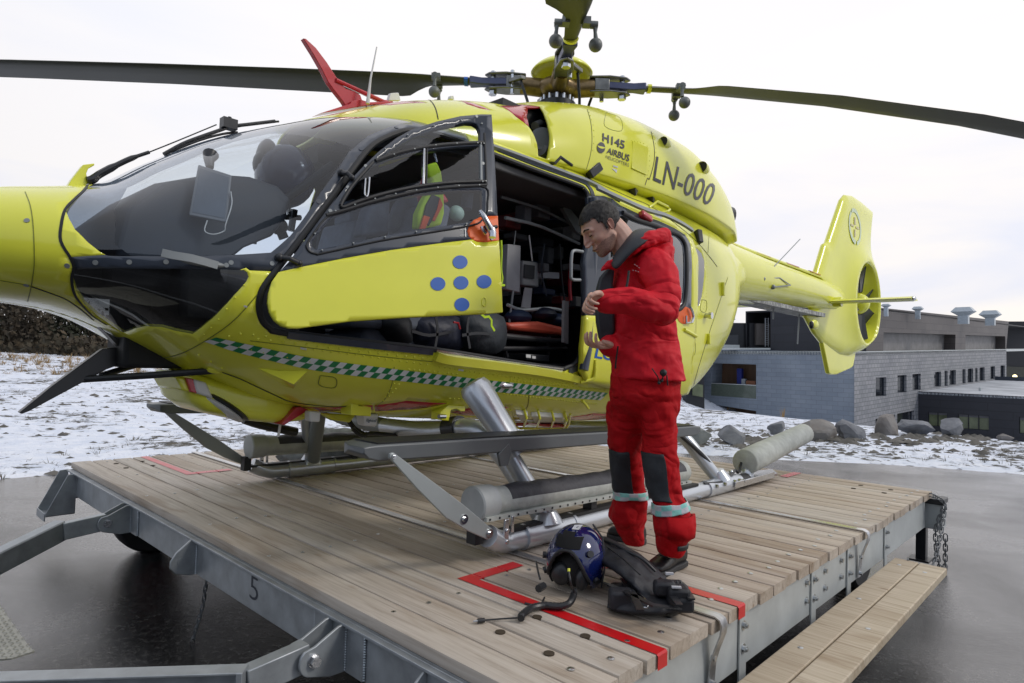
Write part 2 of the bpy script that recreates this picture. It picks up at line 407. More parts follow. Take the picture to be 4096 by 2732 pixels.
# outline: left edge, far edge, then round behind the camera
edge = []
ys = np.arange(-30, 8.2, .5)
for y in ys: edge.append((-9.25 - .10*math.sin(y*1.3) - .05*math.sin(y*4.1), y))
for x in np.arange(-9.2, 30, .5): edge.append((x, 9.9 + .63*(x+6.6) + .12*math.sin(x*1.7)))
edge += [(40, -30)]
m.add([(x, y, GZ+.004) for x, y in edge], [tuple(range(len(edge)))])
struct(m.build('asphalt', M_asph, smooth=False))

# ================================================================== wood
def woodmat(name, c_light, c_mid, c_dark, knots=True):
    m = bpy.data.materials.new(name); m.use_nodes = True; t = m.node_tree; b = t.nodes['Principled BSDF']
    tcn = N(t, 'ShaderNodeTexCoord'); oi = N(t, 'ShaderNodeObjectInfo')
    off = N(t, 'ShaderNodeVectorMath', operation='SCALE'); off.inputs[0].default_value = (37, 11, 5); t.links.new(oi.outputs['Random'], off.inputs['Scale'])
    ad = N(t, 'ShaderNodeVectorMath', operation='ADD'); t.links.new(tcn.outputs['Object'], ad.inputs[0]); t.links.new(off.outputs[0], ad.inputs[1]); v = ad.outputs[0]
    g1 = noise(t, v, 1.0, 7, .65, 1.2, (1.6, 42, 30)); g2 = noise(t, v, 1.3, 3, .5, .4, (1, 3.5, 3)); g3 = noise(t, v, 1.0, 6, .7, 2.0, (6, 120, 90))
    c = rampn(t, g1, [(.25, c_dark), (.5, c_mid), (.72, c_light)])
    stain = rampn(t, g2, [(.28, (.68, .60, .52)), (.42, (.94, .92, .90)), (.7, (1.06, 1.06, 1.07))])
    c = mixn(t, 1.0, c, stain, 'MULTIPLY')
    rnd = rampn(t, oi.outputs['Random'], [(0, (.84, .81, .78)), (.5, (1, 1, 1)), (1, (.96, 1.0, 1.05))])
    c = mixn(t, 1.0, c, rnd, 'MULTIPLY')
    # knots
    mpn = N(t, 'ShaderNodeMapping'); mpn.inputs['Scale'].default_value = (2.1, 6.5, 6.5); t.links.new(v, mpn.inputs[0])
    vo = N(t, 'ShaderNodeTexVoronoi'); vo.inputs['Scale'].default_value = 1.0; vo.inputs['Randomness'].default_value = 1.0; t.links.new(mpn.outputs[0], vo.inputs[0])
    km = rampn(t, vo.outputs['Distance'], [(.03, (.34, .26, .20)), (.06, (.78, .70, .62)), (.11, (1, 1, 1))])
    c = mixn(t, .8, c, km, 'MULTIPLY')
    t.links.new(c, b.inputs['Base Color']); b.inputs['Roughness'].default_value = .62
    bn = N(t, 'ShaderNodeBump'); bn.inputs['Strength'].default_value = .35; bn.inputs['Distance'].default_value = .004
    t.links.new(mathn(t, 'ADD', g1, g3), bn.inputs['Height']); t.links.new(bn.outputs[0], b.inputs['Normal'])
    return m
M_wood = woodmat('weathered_pine', (.59, .53, .455), (.50, .435, .36), (.31, .255, .20))
M_bench = woodmat('newer_pine', (.60, .53, .41), (.50, .43, .32), (.30, .23, .15))

# ================================================================== landing trolley
PX0, PX1 = -6.17, -1.09
PITCHP = .1487; PY0 = 1.378; NPL = 32
trolley = thing('helicopter_trolley', 'galvanised wheeled landing trolley with a grey pine plank deck, numbered 5, under the yellow helicopter', 'trolley', (-3.6, 3.7, GZ))
def plank_mesh(L, w, th, r=.006, holes=()):
    m = MB(); prof = []
    for cx, cy, a0 in ((w/2-r, -r, 0), (-w/2+r, -r, 90), (-w/2+r, -th+r, 180), (w/2-r, -th+r, 270)):
        for a in (0, 45, 90): prof.append((cx + r*math.cos(R_(a0+a)), cy + r*math.sin(R_(a0+a))))
    ring = lambda x, s: [(x, p[0]*s, p[1]) for p in prof]
    m.rings([ring(0, .975), ring(.004, 1), ring(L-.004, 1), ring(L, .975)])
    return m
def mesh_only(m, name, mats):
    o = m.build(name, mats, None); me = o.data; bpy.data.objects.remove(o); return me
pm = [mesh_only(plank_mesh(PX1-PX0 + d, .1385, .048), 'plank', M_wood) for d in (0, .006, -.004)]
for i in range(NPL):
    y = PY0 + PITCHP*(i+.5)
    o = bpy.data.objects.new('plank', pm[i % 3]); COL.objects.link(o); o.parent = trolley
    dz = -.001*((i*7) % 4)
    o.location = (PX0 - trolley.location.x - .003*((i*5) % 3), y - trolley.location.y, 0 + dz - trolley.location.z)
# bolt heads and countersunk screws
m = MB(); m2 = MB(); m3 = MB(); rr_ = random.Random(3)
for i in range(NPL):
    y = PY0 + PITCHP*(i+.5)
    for x, dy in ((-1.20, .0), (-1.95, .02), (-2.83, -.02), (-3.6, .015), (-4.5, -.015), (-5.3, .02), (-6.06, 0)):
        yy = y + dy + rr_.uniform(-.012, .012); xx = x + rr_.uniform(-.03, .03)
        if x > -1.3:
            m.ball((xx, yy, 0), (.013, .013, .004), 10, 5)
        else:
            m3.cyl((xx, yy, -.002), (xx, yy, .001), .009, 10); m2.cyl((xx, yy, .001), (xx, yy, .0013), .0035, 8)
m.build('bolt_head', M_bolt, trolley); stuff(m3.build('screw_head', M_bolt, trolley)); stuff(m2.build('screw_hole', M_blk, trolley))
m = MB()   # drill holes in the outer planks: dark plugs, hole shade put into colour
for x in (-1.555, -1.335, -5.92, -5.665):
    for y in (1.636, 1.83, 5.72, 5.92): m.cyl((x, y, -.03), (x, y, .0016), .018, 20)
m.build('drilled_hole', mat('hole_shade', (.05, .035, .02), .8), trolley)
# flat metal straps over the deck, bent down at the right end and bolted
for y in (2.335, 4.245):
    m = MB(); w = .048
    P = [(-6.17, y, .0035), (-1.15, y, .0035), (-1.095, y, .0035), (-1.078, y, -.004), (-1.071, y, -.02), (-1.075, y, -.055), (-1.098, y, -.12), (-1.112, y, -.17), (-1.120, y, -.275)]
    Nn = [(0, 0, 1), (0, 0, 1), (0, 0, 1), (.7, 0, .7), (1, 0, .1), (1, 0, 0), (1, 0, 0), (1, 0, 0), (1, 0, 0)]
    m.ribbon(P, Nn, w, .006)
    s = m.build('strap', M_steel if y > 3 else mat('worn_steel_strip', (.50, .50, .50), .35, metal=.9, var=.35, vs=3, stretch=(1, 8, 8)), trolley)
    b_ = MB()
    for z in (-.155, -.25): b_.cyl((-1.115, y, z), (-1.098, y, z), .011, 6)
    b_.build('strap_bolt', M_bolt, s)
# red tape marks
M_tape = mat('red_tape', (.56, .008, .012), .30, var=.07, vs=5, rvar=.2)
def tape(x0, x1, y0, y1, wrap=False, lbl=None):
    m = MB()
    # follow the planks so the tape dips at the joints
    ys_ = [y0, y1]; 
    for i in range(NPL+1):
        g = PY0 + PITCHP*i
        if y0 < g < y1: ys_ += [g-.004, g, g+.004]
    ys_ = sorted(ys_); z = lambda yv: .0022 - (.010 if any(abs(yv - (PY0 + PITCHP*i)) < .001 for i in range(NPL+1)) and y1-y0 > .1 else 0)
    vs = []
    for yv in ys_: vs += [(x0, yv, z(yv)), (x1, yv, z(yv))]
    m.add(vs, [(2*i, 2*i+1, 2*i+3, 2*i+2) for i in range(len(ys_)-1)])
    if wrap:
        m.add([(x1, y0, .0022), (x1, y1, .0022), (x1+.006, y1, -.004), (x1+.006, y0, -.004)], [(0, 1, 2, 3)])
        m.add([(x1+.006, y0, -.004), (x1+.006, y1, -.004), (x1+.006, y1, -.05), (x1+.006, y0, -.05)], [(0, 1, 2, 3)])
    o = m.build('tape_mark', M_tape, trolley, smooth=False)
tape(-2.055, PX1+.001, 1.885, 1.945, True); tape(-2.055, -1.985, 1.9455, 2.23)
tape(-2.055, PX1+.001, 2.495, 2.556, True)
tape(-6.165, -5.098, 1.885, 1.945); tape(-5.175, -5.098, 1.9455, 2.23); tape(-6.165, -5.098, 2.495, 2.556)
tape(-2.17, -2.10, 5.78, 6.13); tape(-5.17, -5.10, 5.78, 6.13)
# frame beams
m = MB(); m.bb(PX0+.03, PX1-.05, 1.372, 1.386, -.235, -.050); m.bb(PX0+.03, PX1-.05, 1.345, 1.372, -.062, -.050); m.bb(PX0+.03, PX1-.05, 1.386, 1.44, -.235, -.228); m.bb(PX0+.03, PX1-.05, 1.386, 1.44, -.057, -.050)
m.build('side_beam', M_galv, trolley, bevel=.002)
m = MB(); m.bb(PX0+.03, PX1-.05, 6.09, 6.11, -.25, -.05); m.build('side_beam', M_galv, trolley)
m = MB(); m.bb(-1.140, -1.128, 1.388, 6.085, -.288, -.0505); m.bb(-1.19, -1.1405, 1.388, 6.085, -.288, -.28); m.build('end_beam', M_galvl, trolley, bevel=.002)
m = MB(); m.bb(-6.14, -6.128, 1.388, 6.085, -.288, -.0505); m.build('end_beam', M_galv, trolley)
m = MB()
for x in (-5.2, -4.3, -3.4, -2.5, -1.8): m.bb(x-.03, x+.03, 1.45, 6.08, -.20, -.052)
m.build('cross_beam', M_galv, trolley)
# brackets that carry the bench, each with two bolts
for y, zb in ((2.625, -.52), (3.47, -.50), (4.06, -.48), (4.86, -.46)):
    m = MB(); m.bb(-1.126, -1.118, y-.033, y+.033, zb, -.058); m.bb(-1.126, -1.02, y-.033, y+.033, zb, zb+.008)
    br = m.build('bracket', M_galvl, trolley, bevel=.0015)
    b_ = MB()
    for z in (-.115, -.21):
        b_.cyl((-1.118, y, z), (-1.1155, y, z), .021, 20); b_.cyl((-1.1155, y, z), (-1.103, y, z), .0125, 6); b_.cyl((-1.103, y, z), (-1.097, y, z), .007, 10)
    b_.build('bolt', M_bolt, br, angle=30)
m = MB()
for y in (3.385, 3.66, 3.93):
    for z in (-.115, -.205): m.cyl((-1.128, y, z), (-1.126, y, z), .019, 16); m.cyl((-1.126, y, z), (-1.113, y, z), .0125, 6)
m.build('bolt', M_bolt, trolley, angle=30)
# bench shelf: two broad planks
for x0, x1 in ((-1.045, -.912), (-.905, -.762)):
    m = MB(); m.bb(x0, x1, .9, 4.76, -.29, -.245)
    m.build('bench_plank', M_bench, trolley, bevel=.006)
m = MB()
for x, ys_ in ((-.985, (1.9, 2.9, 3.75, 4.6)), (-.84, (1.6, 2.55, 3.35, 4.55))):
    for y in ys_: m.ball((x, y, -.245), (.013, .013, .004), 10, 5)
m.build('bench_bolt', M_bolt, trolley)
# corner box with black post foot and chains
m = MB(); m.bb(-1.15, -1.02, 6.13, 6.30, -.30, -.10); m.build('corner_box', M_galvl, trolley, bevel=.003)
m = MB(); m.bb(-1.17, -1.01, 6.11, 6.32, -.10, -.055); m.build('corner_cap', M_blkp, trolley, bevel=.008)
m = MB(); m.bb(-1.20, -1.13, 6.14, 6.22, -.56, -.301); m.bb(-1.25, -1.10, 6.10, 6.26, -.575, -.56); m.build('support_leg', M_blkp, trolley)
M_chain = mat('weathered_chain', (.16, .17, .18), .45, metal=.6, var=.2, vs=30)
def chain(pts, parent, link=.034, r=.0035):
    P = smoothpts(pts, 12); seg = np.linalg.norm(np.diff(np.array(P), axis=0), axis=1); cum = np.concatenate([[0], np.cumsum(seg)])
    nL = int(cum[-1]/(link*.78)); m = MB()
    for i in range(nL):
        s0 = i*link*.78; s1 = min(s0 + link, cum[-1])
        p = np.array([np.interp(s0, cum, np.array(P)[:, k]) for k in range(3)]); q = np.array([np.interp(s1, cum, np.array(P)[:, k]) for k in range(3)])
        d = (q-p)/np.linalg.norm(q-p); h = np.cross(d, [1, .3, 0] if i % 2 else [.2, 1, 0.1]); h /= np.linalg.norm(h); w = link*.28; c = (p+q)/2; L2 = link*.5 - w*.5
        ringp = [c + d*(L2*s_) + (d*math.cos(a)*w*s_*.9 + h*math.sin(a)*w) for s_, angs in ((1, np.linspace(-1.57, 1.57, 6)), (-1, np.linspace(1.57, -1.57, 6))) for a in angs]
        ringp.append(ringp[0]); m.tube(ringp, r, 6, cap=False)
    return m.build('chain', M_chain, parent)
chain([(-1.09, 6.02, -.01), (-1.02, 6.08, -.05), (-1.0, 6.10, -.15), (-.99, 5.6, -.47), (-.975, 4.9, -.30), (-.97, 4.74, -.24)], trolley, .05, .0045)
chain([(-1.0, 6.1, -.10), (-1.05, 6.06, -.3), (-1.02, 6.05, -.56), (-.99, 6.08, -.60), (-.99, 6.1, -.5), (-.99, 6.1, -.3)], trolley, .05, .0045)
# hanging chain near the 5
p0 = W(818+0, 1330) if False else None
c0 = W(*cM([(1765, 690)])[0], y=1.44); c1 = W(*cM([(1735, 900)])[0], y=1.44); c2 = W(*cM([(1640, 1230)])[0], y=1.40)
chain([c0, (c0+c1)/2, c1, c2, c2 + np.array([-.03, -.02, -.2])], trolley, .036, .0032)
# wheels
def wheel(x, y, r=.28):
    m = MB(); prof = [(.0, r*.55), (.02, r*.62), (.015, r*.93), (.045, r), (.15, r), (.18, r*.93), (.175, r*.62), (.195, r*.55)]
    R = [[(x + a - .1, y + rad*math.cos(q), GZ + r + rad*math.sin(q) ) for q in np.linspace(0, 2*math.pi, 36, endpoint=False)] for a, rad in prof]
    m.rings(R, cap=False); ty = m.build('tyre', M_blk, trolley)
    m = MB(); prof = [(.03, 0.001), (.03, r*.2), (.05, r*.3), (.05, r*.5), (.01, r*.56), (.19, r*.56), (.15, r*.5), (.15, r*.01)]
    m.rings([[(x + a - .1, y + rad*math.cos(q), GZ + r + rad*math.sin(q)) for q in np.linspace(0, 2*math.pi, 28, endpoint=False)] for a, rad in prof], cap=False)
    m.build('rim', M_red, trolley)
wheel(-5.45, 1.78); wheel(-1.42, 5.2); wheel(-5.45, 5.2); wheel(-1.42, 1.95)
m = MB()
for y in (1.78, 5.2): m.cyl((-5.35, y, GZ+.28), (-1.4, y, GZ+.28), .04, 14)
m.build('axle', M_blk, trolley)
# number 5 on the side beam
v, f = text_mesh('5', 1.0, -.012)
q0 = W(*cM([(2140, 640)])[0], y=1.3705); q1 = W(*cM([(2195, 875)])[0], y=1.3705)
m = MB(); m.add([(q0[0] + (q1[0]-q0[0])*a*1.08, 1.3705, q1[2] + (q0[2]-q1[2])*b_) for a, b_ in v], f); m.build('number_five', mat('stencil_paint', (.02, .025, .04), .5), trolley, smooth=False)
# lugs welded to the beam
def lug(pts, y0, y1, parent=trolley, hole=None, name='lifting_lug'):
    """plate standing out from the beam: outline given as (distance out, z)"""
    pass
m = MB()
# eye lug: half-round plate standing proud of the beam at x = -3.53
xl = -3.53; out = []
for d, z in ((0, -.050), (.03, -.055), (.10, -.11), (.125, -.15), (.125, -.185), (.10, -.215), (.03, -.238), (0, -.238)): out.append((xl, 1.3715 - d, z))
m.prism([out[i] for i in range(len(out))], (-.016, 0, 0)); lg = m.build('lifting_lug', M_galv, trolley, bevel=.003)
m = MB(); m.tube([(xl-.008 + .0*math.cos(a), 1.30 + .026*math.cos(a), -.16 + .026*math.sin(a)) for a in np.linspace(0, 2*math.pi, 18)], .006, 8, cap=False); m.cyl((xl-.02, 1.30, -.16), (xl+.004, 1.30, -.16), .022, 18); m.build('lug_eye', M_galv, lg)
def weld(p, q, n, parent, r=.006):
    p = np.array(p, float); q = np.array(q, float); L = np.linalg.norm(q-p); k = int(L/.009); m = MB()
    for i in range(k):
        c = p + (q-p)*(i+.5)/k; m.ball(c, (r, r, r*.9), 7, 4)
    stuff(m.build('weld_bead', mat('weld', (.42, .46, .49), .35, metal=.7, var=.2, vs=40) if 'weld' not in bpy.data.materials else bpy.data.materials['weld'], parent))
weld((xl+.004, 1.370, -.055), (xl+.004, 1.370, -.236), None, trolley)
# hitch hinges and A-frame drawbar
def hinge(x):
    h = MB()
    h.bb(x-.17, x+.17, 1.361, 1.3715, -.232, -.052)
    hp = h.build('hinge_plate', M_galv, trolley, bevel=.002)
    for s in (-.045, .045):
        q = MB(); out = [(x+s, 1.361, -.055), (x+s, 1.33, -.058), (x+s, 1.235, -.105)]
        for a in np.linspace(130, 262, 9): out.append((x+s, 1.232 + .055*math.cos(R_(a)), -.155 + .055*math.sin(R_(a))))
        out += [(x+s, 1.30, -.232), (x+s, 1.361, -.232)]
        q.prism(out, (.012, 0, 0)); q.build('hinge_cheek', M_galv, hp, bevel=.003)
    q = MB(); q.cyl((x-.055, 1.232, -.152), (x+.075, 1.232, -.152), .013, 16); q.cyl((x+.057, 1.232, -.152), (x+.062, 1.232, -.152), .024, 24); q.cyl((x+.062, 1.232, -.152), (x+.078, 1.232, -.152), .020, 6)
    q.build('hinge_bolt', M_steel, hp, angle=30)
    weld((x+.172, 1.367, -.055), (x+.172, 1.367, -.23), None, trolley); weld((x+.06, 1.358, -.06), (x+.06, 1.358, -.228), None, trolley, .005); weld((x-.172, 1.367, -.055), (x-.172, 1.367, -.23), None, trolley)
    return hp
hinge(-2.14); hinge(-4.62)
apex = np.array([-3.40, -.62])
def arm(x, zend):
    a = np.array([x, 1.02, -.175]); e_ = np.array([apex[0] + (.12 if x > -3.4 else -.12), apex[1] + .3, zend])
    h0 = np.array([x, 1.235, -.152]); hw = .032
    m = MB(); m.beam(h0, a + np.array([0, -.01, 0]), hw*1.8, .10); m.build('arm_tongue', M_galv, trolley, bevel=.004)
    d = (e_ - a)/np.linalg.norm(e_ - a); 
    m = MB(); m.beam(a, e_, .012, .115); side = np.cross(d, [0, 0, 1]); side /= np.linalg.norm(side)
    s = 1 if x > -3.4 else 1
    inn = -side if x > -3.4 else side
    for zz in (.0575, -.0575): m.beam(a + inn*.034 + np.array([0, 0, zz]), e_ + inn*.034 + np.array([0, 0, zz]), .068, .008)
    m.beam(a + inn*.034, a + inn*.034 + d*.02, .07, .12)
    ar = m.build('drawbar_arm', M_galv, trolley, bevel=.002)
    return a, e_
arm(-2.14, -.20); arm(-4.62, -.40)
# chequer plate on the drawbar
tp = [W(*p, z=-.135) for p in cM([(-300, 420), (0, 905), (255, 1262), (300, 1290), (100, 1352), (-200, 1375), (-700, 1390)])]
m = MB(); m.prism(tp, (0, 0, -.006)); M_tread = mat('worn_tread_metal', (.30, .30, .265), .45, metal=.5, var=.25, vs=14); tread = m.build('tread_plate', M_tread, trolley, smooth=False)
m = MB(); ctr = np.array(tp[1]); 
e1 = np.array(tp[2]) - np.array(tp[1]); e1 /= np.linalg.norm(e1); e2 = np.cross([0, 0, 1], e1)
c2_ = np.mean(np.array(tp), axis=0)
from mathutils.geometry import intersect_point_tri_2d
def inpoly(px, py, poly):
    c = False; n = len(poly)
    for i in range(n):
        x1, y1 = poly[i][0], poly[i][1]; x2, y2 = poly[(i+1) % n][0], poly[(i+1) % n][1]
        if (y1 > py) != (y2 > py) and px < (x2-x1)*(py-y1)/(y2-y1) + x1: c = not c
    return c
for i in range(-60, 60):
    for j in range(-60, 60):
        c = np.array(tp[1]) + e1*(i*.019) + e2*(j*.019)
        if not inpoly(c[0], c[1], tp) or np.linalg.norm(c - np.array(tp[1])) > 1.1: continue
        dd = (e1 + e2)*.7071 if (i+j) % 2 else (e1 - e2)*.7071
        pp = np.cross([0, 0, 1], dd)
        m.add([c + dd*.010 + [0, 0, .0005], c + pp*.0028, c - dd*.010 + [0, 0, .0005], c - pp*.0028, c + dd*.006 + [0, 0, .002], c - dd*.006 + [0, 0, .002]],
              [(0, 1, 4), (1, 5, 4), (1, 2, 5), (2, 3, 5), (3, 4, 5), (3, 0, 4)])
stuff(m.build('tread_ridge', M_tread, tread, smooth=False, fixn=False))
# step bracket box at the far left corner
m = MB(); xq = -6.05
for x in (-6.19, -5.93): m.prism([(x, 1.37, -.055), (x, 1.37, -.36), (x, 1.18, -.36), (x, 1.18, -.34), (x, 1.31, -.06)], (.008, 0, 0))
m.bb(-6.19, -5.93, 1.18, 1.37, -.368, -.36); m.bb(-6.19, -5.93, 1.172, 1.18, -.40, -.34); m.build('corner_step', M_galv, trolley, bevel=.002)
m = MB()
out = [(-1.30, 1.371, -.052), (-1.30, 1.355, -.052), (-1.30, 1.30, -.08), (-1.30, 1.29, -.235), (-1.30, 1.371, -.235)]
xx = -1.62
m.prism([(xx-.09, 1.370, -.235), (xx-.06, 1.370, -.07), (xx+.06, 1.370, -.055), (xx+.09, 1.370, -.075), (xx+.09, 1.370, -.235)], (0, -.01, 0)); m.prism([(xx, 1.36, -.055), (xx, 1.30, -.10), (xx, 1.29, -.235), (xx, 1.36, -.235)], (.01, 0, 0))
m.build('lifting_lug', M_galv, trolley, bevel=.002)
# ================================================================== helicopter
# y, zb, zt, w, zw, nlo, nup
BODY=np.array([
[0.10,1.28,1.36,.05,1.32,2.0,2.0],
[0.14,1.20,1.44,.17,1.32,2.0,2.0],
[0.24,1.15,1.51,.31,1.31,2.1,2.0],
[0.42,1.12,1.57,.46,1.30,2.2,2.0],
[0.60,1.10,1.61,.57,1.29,2.3,2.0],
[0.75,1.06,1.65,.66,1.28,2.3,2.0],
[0.95,.96,1.79,.76,1.27,2.3,2.1],
[1.20,.825,1.96,.83,1.26,2.4,2.2],
[1.50,.70,2.11,.87,1.25,2.5,2.4],
[1.80,.635,2.235,.89,1.25,2.6,2.6],
[2.20,.585,2.33,.905,1.25,2.8,2.9],
[2.80,.545,2.37,.91,1.25,3.0,3.2],
[3.40,.515,2.38,.91,1.25,3.0,3.3],
[4.20,.475,2.38,.91,1.25,2.9,3.3],
[4.70,.49,2.38,.89,1.28,2.8,3.1],
[5.20,.57,2.38,.85,1.35,2.5,2.9],
[5.70,.82,2.37,.77,1.50,2.3,2.7],
[6.10,1.20,2.36,.65,1.68,2.2,2.5],
[6.50,1.60,2.34,.46,1.85,2.1,2.2],
[6.90,1.72,2.32,.36,1.95,2.0,2.0],
])
COWL=np.array([
[1.75,2.090,2.24,.25,2.15,2,2],
[2.0,2.120,2.36,.42,2.18,2,2.0],
[2.3,2.140,2.50,.54,2.2,2,2.1],
[2.7,2.160,2.63,.62,2.22,2,2.2],
[3.1,2.180,2.73,.68,2.24,2,2.3],
[3.5,2.200,2.87,.72,2.26,2,2.4],
[4.0,2.220,2.99,.74,2.28,2,2.5],
[4.6,2.240,3.06,.74,2.3,2,2.5],
[5.2,2.240,3.07,.72,2.3,2,2.5],
[5.7,2.240,3.01,.66,2.3,2,2.4],
[6.1,2.240,2.88,.58,2.3,2,2.3],
[6.35,2.190,2.72,.50,2.25,2,2.2],
])
def interp(T,y):
    y=np.clip(y,T[0,0],T[-1,0]); X=T[:,0]; V=T[:,1:]
    # pchip-ish (catmull with monotone slopes)
    h=np.diff(X)[:,None]; d=np.diff(V,axis=0)/h
    m=np.zeros_like(V); m[0]=d[0]; m[-1]=d[-1]
    a=d[:-1]; b=d[1:]; w1=2*h[1:]+h[:-1]; w2=h[1:]+2*h[:-1]
    with np.errstate(all='ignore'):
        mm=(w1+w2)/(w1/a+w2/b)
    m[1:-1]=np.where(a*b>0,mm,0)
    i=np.clip(np.searchsorted(X,y,side='right')-1,0,len(X)-2)
    hh=(X[i+1]-X[i]); s=((y-X[i])/hh)[...,None]; hh=hh[...,None]
    return (2*s**3-3*s**2+1)*V[i]+(s**3-2*s**2+s)*hh*m[i]+(-2*s**3+3*s**2)*V[i+1]+(s**3-s**2)*hh*m[i+1]
def surf(T,y,t,side=1,cx=-3.36):
    y=np.asarray(y,float); t=np.asarray(t,float)
    p=interp(T,y); zb,zt,w,zw,nl,nu=[p[...,i] for i in range(6)]
    th=(t-.5)*np.pi; c=np.cos(th); s=np.sin(th)
    n=np.where(s<0,nl,nu)
    ac=np.abs(c)+1e-9; as_=np.abs(s)+1e-9
    r=(ac**n+as_**n)**(1/n)
    x=w*ac/r
    z=zw+np.where(s<0,-(zw-zb),(zt-zw))*as_/r
    return np.stack([cx+side*x,y+0*x,z],-1)
CX = -3.36
heli = thing('rescue_helicopter', 'yellow air ambulance helicopter with open side doors, parked nose left on the plank trolley', 'helicopter', (CX, 4.0, 0))
def inp(P, poly):
    """vectorised point in polygon"""
    P = np.asarray(P); c = np.zeros(len(P), bool); n = len(poly); x, y = P[:, 0], P[:, 1]
    for i in range(n):
        x1, y1 = poly[i]; x2, y2 = poly[(i+1) % n]
        if y1 == y2: continue
        k = ((y1 > y) != (y2 > y)) & (x < (x2-x1)*(y-y1)/(y2-y1) + x1)
        c ^= k
    return c
def densify(poly, d, closed=True):
    out = []; n = len(poly)
    for i in range(n if closed else n-1):
        p = np.array(poly[i], float); q = np.array(poly[(i+1) % n], float); k = max(1, int(np.linalg.norm(q-p)/d))
        for j in range(k): out.append(tuple(p + (q-p)*j/k))
    if not closed: out.append(tuple(poly[-1]))
    return out
def cdt(pts, polys, clear):
    """triangulate grid points with polygon outlines as constraints"""
    pts = np.array(pts, float)
    cons = np.array([p for poly in polys for p in poly]) if polys else np.zeros((0, 2))
    keep = np.ones(len(pts), bool)
    if len(cons):
        for c in cons: keep &= ~((np.abs(pts[:, 0]-c[0]) < clear) & (np.abs(pts[:, 1]-c[1]) < clear) & (pts[:, 0] > pts[:, 0].min()+1e-6) & (pts[:, 0] < pts[:, 0].max()-1e-6) & (pts[:, 1] > pts[:, 1].min()+1e-6) & (pts[:, 1] < pts[:, 1].max()-1e-6))
    V = [Vector(p) for p in pts[keep]]; E = []
    for poly in polys:
        b = len(V); V += [Vector(p) for p in poly]; n = len(poly); E += [(b+i, b+(i+1) % n) for i in range(n)]
    r = delaunay_2d_cdt(V, E, [], 0, 1e-5)
    return np.array([tuple(v) for v in r[0]]), [tuple(f) for f in r[2]]
VS = 2.4
class Surf:
    def __init__(s, T, side=1, n1=260, n2=180, off=0.0):
        s.T = T; s.side = side; s.y = np.linspace(T[0, 0], T[-1, 0], n1); s.t = np.linspace(0, 1, n2)
        Y, TT = np.meshgrid(s.y, s.t, indexing='ij'); P = surf(T, Y, TT, side); s.n2 = n2; s.T = T
        if off: P = P + s.N(Y, TT)*off
        s.G = P; s.YT = np.stack([Y, TT], -1)
        f = []
        for i in range(n1-1):
            for j in range(n2-1):
                a = i*n2+j; f += [(a, a+n2, a+n2+1), (a, a+n2+1, a+1)]
        s.f = f; s.bvh = BVHTree.FromPolygons([tuple(p) for p in P.reshape(-1, 3)], f)
    def par(s, co, fi):
        tri = s.f[fi]; P = s.G.reshape(-1, 3)[list(tri)]; Q = s.YT.reshape(-1, 2)[list(tri)]
        A = np.stack([P[1]-P[0], P[2]-P[0]], 1); w, *_ = np.linalg.lstsq(A, np.array(co) - P[0], rcond=None)
        w = np.clip(w, 0, 1); return Q[0] + w[0]*(Q[1]-Q[0]) + w[1]*(Q[2]-Q[0])
    def hit(s, a, b):
        v = ray(a, b); v = v/np.linalg.norm(v)
        co, n, i, d = s.bvh.ray_cast(Vector(CAM), Vector(v), 60)
        if co is None:
            best = None
            for d in np.linspace(1.2, 9, 120):
                co2, n2_, i2, dd = s.bvh.find_nearest(Vector(CAM + v*d))
                if best is None or dd < best[0]: best = (dd, co2, i2)
            co, i = best[1], best[2]
        return s.par(co, i)
    def hits(s, pts): return [tuple(s.hit(a, b)) for a, b in pts]
    def P(s, y, t, off=0.0):
        p = surf(s.T, y, t, s.side)
        return p + s.N(y, t)*off if np.any(off) else p
    def N(s, y, t):
        y = np.asarray(y, float); t = np.asarray(t, float); e = 1e-3
        du = surf(s.T, y+e, t, s.side) - surf(s.T, y-e, t, s.side); dv = surf(s.T, y, np.clip(t+e, 0, 1), s.side) - surf(s.T, y, np.clip(t-e, 0, 1), s.side)
        n = np.cross(du, dv)*s.side*-1.0; n /= np.linalg.norm(n, axis=-1)[..., None] + 1e-12
        # outward
        c = surf(s.T, y, t, s.side) - np.stack([np.full_like(y, CX), y, np.full_like(y, 1.5)], -1); c[..., 1] = 0
        sg = np.sign((n*c).sum(-1)); return n*np.where(sg == 0, 1, sg)[..., None]
    def at(s, a, b, off=0.0):
        y, t = s.hit(a, b); return s.P(y, t, off), s.N(y, t)
def tz(T, y, z):
    """param t on the side at height z"""
    ts = np.linspace(0, 1, 400); zz = surf(T, np.full(400, y), ts)[:, 2]
    return float(np.interp(z, zz, ts))
def scaled(poly): return [(p[0], p[1]*VS) for p in poly]
